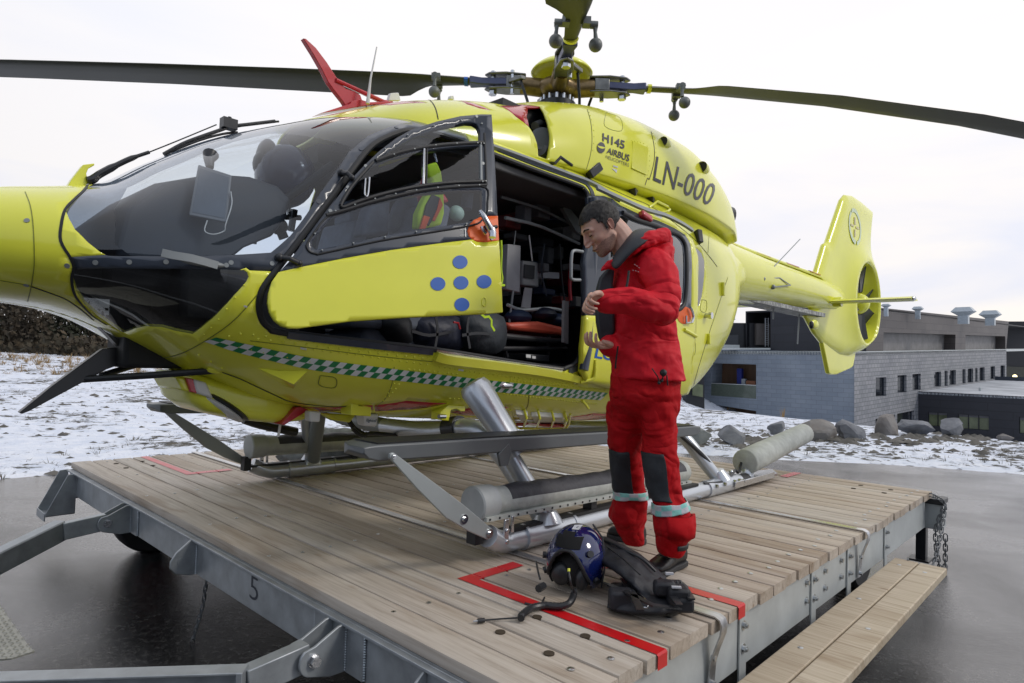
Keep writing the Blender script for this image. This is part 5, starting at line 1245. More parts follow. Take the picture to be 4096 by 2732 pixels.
foa = np.array(fo); tn_ = np.roll(foa, -1, 0) - np.roll(foa, 1, 0); tn_ /= np.linalg.norm(tn_, axis=1)[:, None]+1e-9; nn_ = np.stack([tn_[:, 1], -tn_[:, 0]], 1)
if not inp([foa[5] + nn_[5]*.02], fo)[0]: nn_ = -nn_
ins = [tuple(foa[i] + nn_[i]*dd) for dd in (.008, .02, .04, .07, .11, .16, .21) for i in range(len(foa))]; ins = [p for p, ok in zip(ins, inp(ins, fo)) if ok]
v, f = cdt([(9.5, .5), (14.3, .5), (9.5, 4.3), (14.3, 4.3)] + [(a, b) for a in gy_ for b in gz_ if dist_poly(np.array([a, b]), fo) > .21 or not inp([(a, b)], fo)[0]] + ins, [fo, HO, [(cyz[0] + (r_f+.03)*math.cos(a), cyz[1] + (r_f+.03)*math.sin(a)) for a in np.linspace(0, 2*math.pi, 72, endpoint=False)], [(cyz[0] + (r_f+.1)*math.cos(a), cyz[1] + (r_f+.1)*math.sin(a)) for a in np.linspace(0, 2*math.pi, 60, endpoint=False)]], .006)
cen = np.array([v[list(q)].mean(0) for q in f]); k = inp(cen, fo) & ~inp(cen, HO)
def finT(y, z):
    r = math.hypot(y-cyz[0], z-cyz[1]) - r_f
    base_ = .07 + .20*math.exp(-max(r, 0)/.34) if z < 3.0 else .07 + .20*math.exp(-max(r, 0)/.34)
    lip = min(1, max(0, r)/.12); base_ *= (.74 + .26*math.sqrt(1 - (1-lip)**2))
    d = min(1, dist_poly(np.array([y, z]), fin_o)/.20); return base_*math.sqrt(max(0, 1 - (1-d)**2)) + .001
Tt = [finT(*p) for p in v]; m = MB(); fs = [f[i] for i in np.nonzero(k)[0]]
m.add([(CX + Tt[i], v[i][0], v[i][1]) for i in range(len(v))], fs); m.add([(CX - Tt[i], v[i][0], v[i][1]) for i in range(len(v))], [q[::-1] for q in fs])
o = m.build('tail_fin', M_yel, heli, angle=0, fixn=False); weldmesh(o, 1e-4)
b = bmesh.new(); b.from_mesh(o.data); bmesh.ops.delete(b, geom=[q for q in b.verts if not q.link_faces], context='VERTS'); bmesh.ops.recalc_face_normals(b, faces=b.faces); b.to_mesh(o.data); b.free(); o.data.shade_smooth(); o.data.set_sharp_from_angle(angle=R_(50))
bf = yz(cG([(748, 1300), (830, 1330), (1012, 1380), (1005, 1420), (990, 1500), (975, 1515), (860, 1566), (815, 1566), (800, 1555)])); m = MB(); m.prism([(CX + .035, a, b) for a, b in bf], (-.07, 0, 0)); m.build('bumper_fin', M_yel, heli, bevel=.02)
m = MB(); R = [[(CX + x, cyz[0] + r_f*math.cos(a)*k_, cyz[1] + r_f*math.sin(a)*k_) for a in np.linspace(0, 2*math.pi, 72, endpoint=False)] for x, k_ in ((.20, 1.0), (.12, .985), (-.12, .985), (-.20, 1.0))]
m.rings(R, cap=False); m.build('fan_duct', M_yel, heli)
for i in range(8):
    a = R_(i*45 + 18 + (8 if i % 2 else 0)); d = np.array([0, math.cos(a), math.sin(a)]); s_ = np.array([.5, -math.sin(a)*.86, math.cos(a)*.86]); c = np.array([CX, cyz[0], cyz[1]])
    m = MB(); c = c + np.array([.06, 0, 0]); m.prism([c + d*.2 - s_*.08, c + d*.2 + s_*.08, c + d*(r_f*.96) + s_*.13, c + d*(r_f*.96) - s_*.13], np.cross(d, s_)*.02); m.build('fan_blade', M_grey if False else bpy.data.materials.get('fan_blade_grey') or mat('fan_blade_grey', (.03, .034, .036), .5), heli)
m = MB(); m.ball((CX, cyz[0], cyz[1]), (.24, .2, .2), 20, 12); m.build('fan_hub', M_yel, heli); m = MB(); m.tube([(CX-.05, cyz[0], cyz[1]-.1), (CX-.05, cyz[0]+.3, cyz[1]-.4*r_f), (CX-.05, cyz[0]+.6*r_f, cyz[1]-.8*r_f)], .045, 10); m.tube([(CX-.05, cyz[0]-.1, cyz[1]), (CX-.05, cyz[0]-.9*r_f, cyz[1]+.1)], .05, 10); m.build('fan_stator', M_yel, heli)
# tail logo (plain ring with a cross)
def ringdec(c, ra, rb, w, a0, a1, name, mt):
    pts = []; n = 30; P = []
    for a in np.linspace(a0, a1, n):
        for k_ in (1-w, 1+w):
            q = cG([(c[0] + ra*k_*math.cos(a) + .25*rb*math.sin(a)*.4, c[1] + rb*k_*math.sin(a))])[0]; p = W(*q, x=CX+.085); p = W(*q, x=CX + finT(p[1], p[2]) + .006); P.append(p)
    m = MB(); m.add(P, [(2*i, 2*i+1, 2*i+3, 2*i+2) for i in range(n-1)]); return m.build(name, mt, heli, smooth=False)
M_pb = mat('pale_blue_print', (.62, .72, .50), .4); M_pv = mat('pale_mauve_print', (.66, .58, .30), .4)
ringdec((1020, 405), 42, 130, .12, -1.9, 1.5, 'fin_emblem', M_pb); ringdec((1020, 405), 42, 125, .12, 1.7, 4.3, 'fin_emblem', M_pb)
for q in ([(1015, 330), (1025, 330), (1028, 390), (1014, 390)], [(1016, 425), (1026, 425), (1025, 485), (1017, 485)], [(988, 380), (1012, 392), (1012, 408), (988, 398)], [(1028, 402), (1050, 410), (1052, 430), (1028, 418)]): m = MB(); pp = [W(*p, x=CX+.09) for p in cG(q)]; m.add([W(*p, x=CX + finT(w_[1], w_[2]) + .008) for p, w_ in zip(cG(q), pp)], [(0, 1, 2, 3)]); m.build('fin_emblem', M_pv, heli, smooth=False)
# stabiliser
m = MB(); prof = [(0, 0), (.06, .028), (.2, .036), (.38, .012), (.42, 0), (.38, -.008), (.2, -.03), (.06, -.024)]
m.rings([[(CX + x, 10.30 + a, z_ + b_) for a, b_ in prof] for x, z_ in ((-1.62, 1.99), (-1.58, 1.99), (1.20, 1.995), (1.25, 1.995))]); m.build('tailplane', M_yel, heli, angle=60)
m = MB(); m.ball((CX+1.26, 10.42, 2.0), (.03, .07, .035), 10, 6); m.build('tail_light', M_steel, heli); m = MB(); m.cyl((CX+.18, 10.5, 1.995), (CX+.30, 10.5, 1.995), .075, 18); m.build('tailplane_collar', M_yel, heli)
m = MB(); p = W(1870, 745, x=-3.13); m.ball(p, (.04, .14, .07), 14, 8); m.build('air_scoop', M_yel, heli); m = MB(); m.ball(W(1863, 746, x=-3.08), (.03, .04, .055), 10, 7); m.build('scoop_mouth', M_blk, heli)

# shelves, rails, boxes and straps of the medical cabin
rq = random.Random(9); cols = [(.12, .125, .135), (.04, .045, .05), (.20, .20, .20), (.16, .015, .012), (.02, .035, .08), (.07, .075, .08), (.28, .28, .28)]
for i in range(34):
    a = rq.uniform(1160, 1320); b = rq.uniform(480, 720); c = cols[rq.randrange(len(cols))]; w = rq.uniform(.05, .16); h = rq.uniform(.03, .13)
    m = MB(); m.box(W(a, b, x=CX + rq.uniform(-.25, .35)), (.10, w, h)); m.build('equipment_box', bpy.data.materials.get('kit_%d' % (i % 7)) or mat('kit_%d' % (i % 7), cols[i % 7], .5), heli, bevel=.008)
for pts, r, mt in ((((1160, 500), (1240, 520), (1330, 560)), .012, M_galvl), (((1150, 452), (1240, 480), (1320, 520)), .010, M_grey), (((1285, 560), (1290, 640), (1300, 720)), .007, M_blkp), (((1165, 700), (1200, 712), (1260, 708), (1300, 715)), .012, M_galvl), (((1215, 540), (1222, 600)), .005, M_white), (((1250, 560), (1243, 620), (1255, 680)), .006, M_navy), (((1312, 590), (1308, 650), (1310, 690)), .014, M_red)):
    m = MB(); m.tube(smoothpts([W(a, b, x=-2.95) for a, b in pts], 3), r, 8); m.build('cabin_rail', mt, heli)
for i, (a, b) in enumerate(((1250, 722), (1275, 735), (1190, 728))): m = MB(); m.ball(W(a, b, x=-2.95), (.09, .10, .05), 14, 8); m.build('folded_blanket', bpy.data.materials.get('kit_4') if i else M_bag1, heli)
m = MB(); m.prism([W(a, b, x=-2.62) for a, b in ((1296, 690), (1306, 692), (1305, 790), (1294, 786))], (-.02, 0, 0)); m.build('inner_post', mat('inner_post_grey', (.30, .31, .31), .5), heli)
# ================================================================== landing gear
M_toe = mat('toe_plate_paint', (.36, .39, .39), .35, metal=.3, var=.05, vs=3)
def gear(s):
    X = lambda dx: CX + s*dx
    g = []
    m = MB(); m.tube(smoothpts([(X(1.225), 2.14, .12), (X(1.21), 2.24, .075), (X(1.20), 2.40, .062), (X(1.20), 3.2, .062), (X(1.20), 4.3, .062), (X(1.20), 4.9, .062)], 5), .052, 20); m.build('skid_tube', M_sil, heli)
    m = MB(); m.cyl((X(1.20), 2.42, .062), (X(1.20), 2.78, .062), .060, 22); m.cyl((X(1.20), 2.78, .064), (X(1.20), 2.80, .064), .063, 22); m.cyl((X(1.20), 2.40, .064), (X(1.20), 2.42, .064), .063, 22); m.tube([(X(1.20), 2.60, .10), (X(1.19), 2.60, .16)], [.085, .055], 18); m.build('skid_saddle', M_sil, heli)
    m = MB(); m.cyl((X(1.20), 4.35, .062), (X(1.20), 4.85, .062), .060, 22); m.tube([(X(1.20), 4.60, .10), (X(1.18), 4.58, .17)], [.08, .05], 16); m.build('skid_saddle', M_sil, heli)
    # tapered toe plate from the step down to the skid
    tpo = [(896, 1042), (904, 1039), (980, 1095), (1060, 1155), (1131, 1215), (1134, 1229), (1121, 1240), (1076, 1220), (1040, 1198), (1026, 1190), (960, 1124), (895, 1051)]
    yzp = [W(a, b, x=-2.075) for a, b in tpo]; m = MB(); m.prism([(X(1.285), p[1], p[2]) for p in yzp], (-.014*s, 0, 0)); tp2 = m.build('toe_plate', M_toe, heli, bevel=.003)
    for (a, b), r in (((904, 1048), .007), ((1065, 1192), .014), ((1123, 1225), .014)):
        c = W(a, b, x=-2.075); c[0] = X(1.285); m = MB(); m.cyl(c, c + np.array([.006*s, 0, 0]), r*1.5, 18); m.cyl(c, c + np.array([.013*s, 0, 0]), r*.8, 8); m.build('plate_bolt', M_steel, tp2)
    # long step board
    m = MB(); yb = (1.44, 4.17); n = 8
    ringb = lambda y, h, w, dz: [(X(1.245 - .01), y, .525+dz), (X(1.245), y, .53+dz), (X(1.245), y, .53+dz+h*.9), (X(1.238), y, .53+dz+h), (X(1.245-w), y, .53+dz+h), (X(1.245-w-.01), y, .53+dz+h*.9), (X(1.245-w-.01), y, .53+dz)]
    R = [ringb(1.43, .02, .10, .035), ringb(1.455, .048, .17, .012), ringb(1.50, .062, .19, 0), ringb(2.2, .068, .19, -.022), ringb(3.1, .066, .19, -.045), ringb(4.10, .062, .19, -.06), ringb(4.18, .04, .17, -.045)]
    m.rings([[(p[0], p[1], p[2]) for p in r] for r in R]); m.build('boarding_step', M_step, heli, bevel=.003)
    m = MB(); m.prism([(X(1.235), 1.50, .594), (X(1.235), 2.2, .578), (X(1.235), 3.1, .553), (X(1.235), 4.12, .534), (X(1.06), 4.12, .534), (X(1.06), 3.1, .553), (X(1.06), 2.2, .578), (X(1.06), 1.50, .594)], (0, 0, .004)); m.build('grip_strip', M_blk, heli)
    m = MB(); m.prism([(X(1.248), 2.17, .50), (X(1.248), 2.24, .545), (X(1.248), 2.26, .50), (X(1.248), 2.24, .44), (X(1.248), 2.19, .44)], (-.015*s, 0, 0)); m.build('step_bracket', M_step, heli, bevel=.002)
    # front cross tube, leg and fairing
    m = MB(); m.tube(smoothpts([(CX, 2.42, .50), (X(.45), 2.42, .515), (X(.72), 2.42, .56), (X(.84), 2.45, .54), (X(.95), 2.50, .43), (X(1.06), 2.55, .28), (X(1.17), 2.60, .12)], 6), .052, 20); m.build('front_cross_tube', M_grey if s < 0 else M_sil, heli)
    m = MB(); m.cyl((X(.60), 2.42, .545), (X(.70), 2.42, .562), .064, 20); m.build('tube_sleeve', M_blkp, heli)
    if True:
        m = MB(); R = []
        for t_, rx, ry in ((-.06, .03, .05), (-.03, .06, .085), (.05, .072, .10), (.4, .062, .088), (1.0, .052, .072)):
            c = np.array([X(.90 - .01), 2.335, .80])*(1-t_) + np.array([X(1.08), 2.49, .455])*t_; ax = np.array([X(1.08)-X(.90), .15, -.345]); ax /= np.linalg.norm(ax); e1 = np.array([0, 1, 0.]) - ax*ax[1]; e1 /= np.linalg.norm(e1); e2 = np.cross(ax, e1)
            R.append([c + e1*ry*math.cos(a) + e2*rx*math.sin(a) for a in np.linspace(0, 2*math.pi, 28, endpoint=False)])
        m.rings(R); m.build('leg_fairing', M_sil, heli)
    m = MB(); m.tube([(X(1.02), 2.44, .50), (X(1.19), 2.60, .13)], .048, 20); m.build('leg_tube', M_sil, heli)
    # rear cross tube and leg
    m = MB(); m.tube(smoothpts([(CX, 4.35, .40), (X(.5), 4.35, .44), (X(.80), 4.36, .47), (X(.98), 4.40, .42), (X(1.10), 4.48, .26), (X(1.18), 4.58, .12)], 6), .048, 20); m.build('rear_cross_tube', M_sil, heli)
    # emergency float bags
    def rolled(y0, y1, zc0, zc1, x, r0, name, strap=True, hw=1.0, dark=True):
        R = []; n = 34; rq_ = random.Random(int(y0*10)); 
        for i in range(n):
            t_ = i/(n-1); y = y0 + (y1-y0)*t_; k = .93 + .045*math.sin(i*1.7) + rq_.uniform(-.03, .03)
            if i < 2 or i > n-3: k = 1.0
            zc = zc0 + (zc1-zc0)*t_
            R.append([(x + r0*k*math.cos(a)*(1 + (.02*math.sin(3*a + i*.8))), y, zc + r0*k*math.sin(a)*(1 if math.sin(a) > 0 else .85)*(1 + .02*math.sin(4*a - i))) for a in np.linspace(0, 2*math.pi, 28, endpoint=False)])
        m = MB(); m.rings(R)
        if dark:
            # upper half darker cloth: material by angle
            k = len(R[0]); m.m = [1 if (math.sin(2*math.pi*((f_ % k)+.5)/k) > .12 and 2 < f_//k < n-2 and f_ < (n-1)*k) else 0 for f_ in range(len(m.f))]
        o = m.build(name, [M_canvas, M_canvd], heli, angle=60); return o
    rolled(2.11, 4.05, .262, .215, X(1.17), .080, 'float_bag')
    m = MB(); R = [[(X(1.17) + .086*k*math.cos(a), y, .262 + .086*k*math.sin(a)) for a in np.linspace(0, 2*math.pi, 30, endpoint=False)] for y, k in ((2.085, .92), (2.092, 1), (2.15, 1), (2.20, .95))]; m.rings(R); m.build('float_end_cap', mat('float_cap_grey', (.40, .42, .42), .5) if 'float_cap_grey' not in bpy.data.materials else bpy.data.materials['float_cap_grey'], heli)
    m = MB(); m.prism([(X(1.255), 2.10, .195), (X(1.255), 4.05, .15), (X(1.255), 4.05, .165), (X(1.255), 2.10, .215)], (-.13*s, 0, 0)); m.build('float_rail', M_canvas, heli)
    m = MB()
    for i in range(30):
        y = 2.12 + i*.064; m.ball((X(1.257), y, .205 - (y-2.1)*.022), .0055, 6, 4)
    stuff(m.build('rail_eyelet', M_blk, heli))
    m = MB()
    for y in (2.06, 2.95, 3.75): m.bb(X(1.225), X(1.165), y, y+.05, .09, .19)
    m.build('float_mount', M_blk, heli)
    m = MB(); m.bb(X(1.262), X(1.250), 2.215, 2.245, .07, .19); m.bb(X(1.262), X(1.250), 2.262, 2.28, .12, .20); m.cyl((X(1.25), 2.23, .085), (X(1.27), 2.23, .085), .012, 10); m.cyl((X(1.25), 2.23, .135), (X(1.27), 2.23, .135), .012, 10); m.build('float_link', M_steel, heli, bevel=.003)
    m = MB(); m.bb(X(1.23), X(1.17), 2.12, 4.2, .108, .125); m.build('skid_pad', M_blk, heli)
    # tail end of the skid: rising rear float in its cover
    m = MB(); ax = np.array([.0, 1.0, .115]); ax /= np.linalg.norm(ax); p0 = np.array([X(1.16), 5.12, .175]); R = []
    for t_, k in ((0, .9), (.01, 1), (.3, 1.0), (.9, .93), (1.33, .9), (1.35, .8)):
        c = p0 + ax*t_; R.append([c + np.array([math.cos(a)*.108*k, 0, math.sin(a)*.108*k*(.9 if math.sin(a) < 0 else 1)]) for a in np.linspace(0, 2*math.pi, 28, endpoint=False)])
    m.rings(R); m.build('rear_float', M_canvas, heli, angle=50)
    m = MB(); m.ball((X(1.17), 5.15, .09), (.05, .07, .05), 14, 8); m.build('float_foot', M_sil, heli)
    m = MB(); m.prism([(X(1.28), 4.86, .085), (X(1.26), 5.55, .062), (X(1.14), 5.75, .06), (X(1.05), 5.30, .07), (X(1.05), 4.9, .08)], (0, 0, -.022)); m.bb(X(1.275), X(1.265), 4.70, 5.45, .035, .085); m.build('skid_heel', M_steel, heli, bevel=.003)
    m = MB(); m.cyl((X(1.20), 4.85, .062), (X(1.20), 5.05, .055), .05, 16); m.build('skid_heel_pad', M_blk, heli)
    hs = [(X(1.13), 5.12, .17), (X(1.16), 5.0, .11), (X(1.20), 4.85, .15), (X(1.22), 4.75, .13), (X(1.24), 4.55, .10), (X(1.22), 4.3, .11)]
    m = MB(); m.tube(smoothpts(hs, 6), .011, 8); m.build('inflation_hose', M_blkp, heli)
    m = MB(); m.tube(smoothpts([(X(1.02), 4.30, .44), (X(1.12), 4.44, .30), (X(1.19), 4.58, .16), (X(1.22), 4.7, .12)], 5), .016, 8); m.build('inflation_hose', M_blkp, heli)
    m = MB()
    for y in (4.42, 4.55, 4.72, 4.80): m.cyl((X(1.235), y, .085), (X(1.27), y, .085), .014, 6)
    m.cyl((X(1.20), 4.7, .11), (X(1.20), 4.7, .15), .02, 10); m.ball((X(1.2), 4.78, .14), .02, 10, 6); m.build('hose_fitting', M_bolt, heli)
gear(1); gear(-1)
# step rails across under the belly, seen between the skids
m = MB(); m.beam(W(835, 978, x=-4.2), W(1100, 975, x=-3.6), .05, .07); m.build('far_step_support', M_grey, heli)
m = MB(); m.tube(smoothpts([W(560, 962, x=-4.0), W(600, 975, x=-4.0), W(680, 992, x=-4.0)], 3), .03, 8); m.build('hoist_cable_guide', M_blkp, heli)
m = MB(); m.tube(smoothpts([W(a, b, x=-3.2) for a, b in ((810, 985), (830, 1000), (850, 995), (900, 998), (960, 1003), (1060, 1000))], 4), .012, 8); m.tube(smoothpts([W(a, b, x=-3.3) for a, b in ((800, 965), (815, 985), (840, 1000))], 4), .016, 8); m.build('belly_harness', M_blkp, heli)
M_crumple = mat('crumpled_cover', (.16, .17, .165), .8, var=.4, vs=9, bump=1.0, bs=8)
def lump(c, r, name, mt, label, cat, sq=.5, seed=1, flat=.5):
    R = []; n = 18; k = 26; m = MB()
    for i in range(n+1):
        ph = math.pi*i/n
        row = []
        for j in range(k):
            a = 2*math.pi*j/k; d = Vector((math.sin(ph)*math.cos(a), math.sin(ph)*math.sin(a), math.cos(ph)))
            f_ = 1 + .28*mnoise.noise(d*2.0 + Vector((seed, 0, 0))) + .14*mnoise.noise(d*5 + Vector((0, seed, 0)))
            row.append((c[0] + d.x*r[0]*f_, c[1] + d.y*r[1]*f_, max(c[2] - r[2]*flat, c[2] + d.z*r[2]*f_)))
        R.append(row)
    m.rings(R, cap=False); o = m.build(name, mt, None, loc=tuple(c), angle=0); tag(o, label, cat); return o
c = W(750, 985, x=-4.95); lump((c[0], c[1], .12), (.22, .40, .17), 'rotor_cover_bag', M_crumple, 'crumpled grey canvas cover lying on the deck between the skids', 'cover', seed=4, flat=.95)
# belly lamp fairing under the nose
m = MB(); R = []
for y, w, zt, zb in ((1.13, .16, .84, .80), (1.17, .21, .84, .70), (1.24, .24, .82, .645), (1.40, .25, .78, .60), (1.60, .245, .74, .572), (1.74, .22, .71, .575), (1.88, .15, .68, .62), (1.98, .06, .66, .64)):
    R.append([(CX + w*math.cos(a)/max(.001, (abs(math.cos(a))**5+abs(math.sin(a))**5)**.2), y, (zt+zb)/2 + (zt-zb)/2*math.sin(a)/max(.001, (abs(math.cos(a))**5+abs(math.sin(a))**5)**.2)) for a in np.linspace(0, 2*math.pi, 40, endpoint=False)])
m.rings(R); m.build('belly_fairing', M_yel, heli, angle=60)
def sil2(pts, x, th, name, mt, bv=.004):
    o = MB().prism([W(a, b, x=x) for a, b in pts], (-th, 0, 0)).build(name, mt, heli, bevel=bv); return o
sil2(cK([(160, 35), (270, 65), (335, 205), (190, 155)]), -3.10, .35, 'landing_lamp', M_white, .01)
sil2(cK([(95, 25), (160, 35), (190, 158), (135, 145)]), -3.11, .35, 'lamp_surround', M_red); sil2(cK([(0, 10), (95, 25), (140, 148), (70, 135)]), -3.13, .33, 'lamp_housing', M_yel, .01)
m = MB(); c = W(*cK([(385, 285)])[0], x=CX+.18); ax = (W(*cK([(460, 335)])[0], x=CX+.18) - W(*cK([(290, 225)])[0], x=CX+.18)); ax /= np.linalg.norm(ax); m.ball(c, (.13, .10, .018), 20, 8, (ax, np.array([1, 0, 0.]), np.cross(ax, [1, 0, 0]))); m.build('search_lamp', M_white, heli); m = MB(); m.ball(c + [0, .02, .012], (.14, .105, .02), 20, 8, (ax, np.array([1, 0, 0.]), np.cross(ax, [1, 0, 0]))); m.build('lamp_rim', M_blkp, heli)
sil2(cK([(905, 425), (940, 428), (1145, 300), (1075, 270), (1035, 275)]), -3.09, .45, 'fairing_tail', M_red)
# small belly fittings
sil2(cK([(1510, 225), (1585, 215), (1590, 250), (1570, 262), (1600, 268), (1640, 260), (1640, 238), (1680, 232), (1677, 355), (1505, 345)]), -2.84, .10, 'tow_bracket', M_yel); sil2(cL([(625, 258), (775, 265), (770, 312), (735, 312), (700, 290), (650, 300), (632, 395), (555, 385), (560, 320)]), -2.70, .08, 'tube_clamp', M_yel)
m = MB(); m.cyl(W(*cL([(545, 355)])[0], x=-2.68), W(*cL([(600, 355)])[0], x=-2.68), .012, 10); m.build('clamp_bolt', M_steel, heli)
sil2(cK([(1610, 330), (1745, 335), (1725, 445), (1625, 437)]), -2.95, .08, 'aerial_housing', M_white, .01)
v, f = text_mesh('Flightcell', 1.0, .01, .3); q = cK([(1630, 408), (1722, 412), (1726, 378), (1636, 374)]); 
m = MB(); Q = [np.array(x) for x in q]; m.add([W(*(Q[0]*(1-a)*(1-b_) + Q[1]*a*(1-b_) + Q[2]*a*b_ + Q[3]*(1-a)*b_), x=-2.948) for a, b_ in v], f); m.build('aerial_lettering', mat('navy_print', (.02, .06, .11), .5), heli, smooth=False)
sil2(cK([(1155, 310), (1250, 315), (1240, 405), (1155, 400)]), -3.0, .06, 'blade_aerial', M_white, .008); sil2(cK([(1255, 325), (1550, 345), (1500, 410), (1350, 385)]), -3.1, .06, 'belly_blister', M_yel, .01)
m = MB(); m.tube([W(*cK([(900, 420)])[0], x=-3.2), W(*cK([(882, 528)])[0], x=-3.2)], .007, 8); m.build('whip_aerial', M_white, heli)
# basket-like rail with white pods
m = MB(); P = [SB.at(*c, o_)[0] for c, o_ in zip(cL([(1155, 298), (1210, 385), (1300, 405), (1500, 412), (1640, 405), (1668, 335)]), (0, .05, .06, .06, .05, 0))]; m.tube(smoothpts(P, 3), .009, 8)
for a, b_, c_ in ((1275, 295, 390), (1390, 300, 405), (1510, 310, 408), (1620, 318, 402)): p = [SB.at(*cL([(a, b_)])[0], .0)[0], SB.at(*cL([(a+2, b_+12)])[0], .05)[0], SB.at(*cL([(a-6, c_)])[0], .055)[0]]; m.tube(p, .008, 8)
m.build('pod_guard', M_yel, heli)
for q in ([(1195, 300), (1300, 310), (1255, 372)], [(1330, 320), (1400, 318), (1500, 325), (1600, 330), (1622, 398), (1480, 402), (1370, 400)]): m = MB(); m.prism([SB.at(*c, .03)[0] for c in cL(q)], SB.N(*SB.hit(*cL([(1450, 350)])[0]))*-.05); m.build('white_pod', M_white, heli, bevel=.006)
for q in ([(1140, 405), (1330, 412), (1290, 440), (1180, 438)], [(1390, 418), (1660, 425), (1620, 452), (1450, 445)]): sil2(cL(q), -3.0, .3, 'belly_pod', M_red, .01)
v, f = text_mesh('NO STEP', 1.0, 0); 
# small foot on the rear end of the band and side peg
m = MB(); p = [SB.at(*c, o_)[0] for c, o_ in zip(cH([(700, 645), (720, 660), (738, 682)]), (0, .02, .03))]; m.tube(p, .009, 8); m.build('side_peg', M_yel, heli)
m = MB(); p = [SB.at(a, b, o_)[0] for a, b, o_ in ((1352, 822, .05), (1350, 850, .06), (1344, 862, .06), (1325, 872, .03))]; m.tube(smoothpts(p, 3), .011, 8); m.build('door_guide', M_yel, heli)
m = MB(); p, n = SB.at(1619, 725, 0); m.cyl(p, p + n*.04, .02, 14); m.cyl(p+n*.035, p+n*.06, .028, 14); m.build('fuel_cap', M_steel, heli)
m = MB(); P, n = SB.at(*cF([(1965, 1240)])[0], .002); m.build('x', M_yel, heli) if False else None
m = MB(); p0, n = SO.at(1570, 757, .055); p1, n1 = SO.at(1597, 772, .055); m.tube([p0, p1], .014, 8); m.build('door_stop', M_yel, heli)
m = MB(); p, n = SB.at(*cF([(2110, 1190)])[0], .0); m.box(p + n*.01, (.03, .03, .12), None); m.build('hinge_fitting', M_yel, heli, bevel=.006); m = MB(); p, n = SB.at(*cH([(1775, 120)])[0], .0); m.box(p + n*.01, (.03, .03, .09), None); m.build('hinge_fitting', M_yel, heli, bevel=.006)

# ================================================================== rotor
HUB = np.array([CX, 4.0, 3.20]); M_bl = mat('blade_olive_grey', (.050, .055, .040), .45, var=.10, vs=1.5, rvar=.1); M_hubg = mat('hub_bronze', (.20, .14, .07), .35, metal=.7, var=.4, vs=14); M_hubs = mat('hub_steel', (.20, .20, .19), .35, metal=.8, var=.3, vs=12); M_bluem = mat('hub_blue_grey', (.09, .10, .18), .4, metal=.4, var=.2)
m = MB(); m.cyl(HUB + [0, 0, -.42], HUB + [0, 0, -.06], .10, 24); m.cyl(HUB + [0, 0, -.24], HUB + [0, 0, -.15], .155, 28); m.build('rotor_mast', M_blkp, heli)
m = MB()
for k in range(14): a = 2*math.pi*k/14; m.cyl(HUB + [.13*math.cos(a), .13*math.sin(a), -.15], HUB + [.13*math.cos(a), .13*math.sin(a), -.105], .014, 8)
m.build('mast_bolt', M_steel, heli)
m = MB(); m.ball(HUB + [0, 0, -.02], (.17, .17, .09), 24, 12); m.build('rotor_hub', M_hubg, heli)
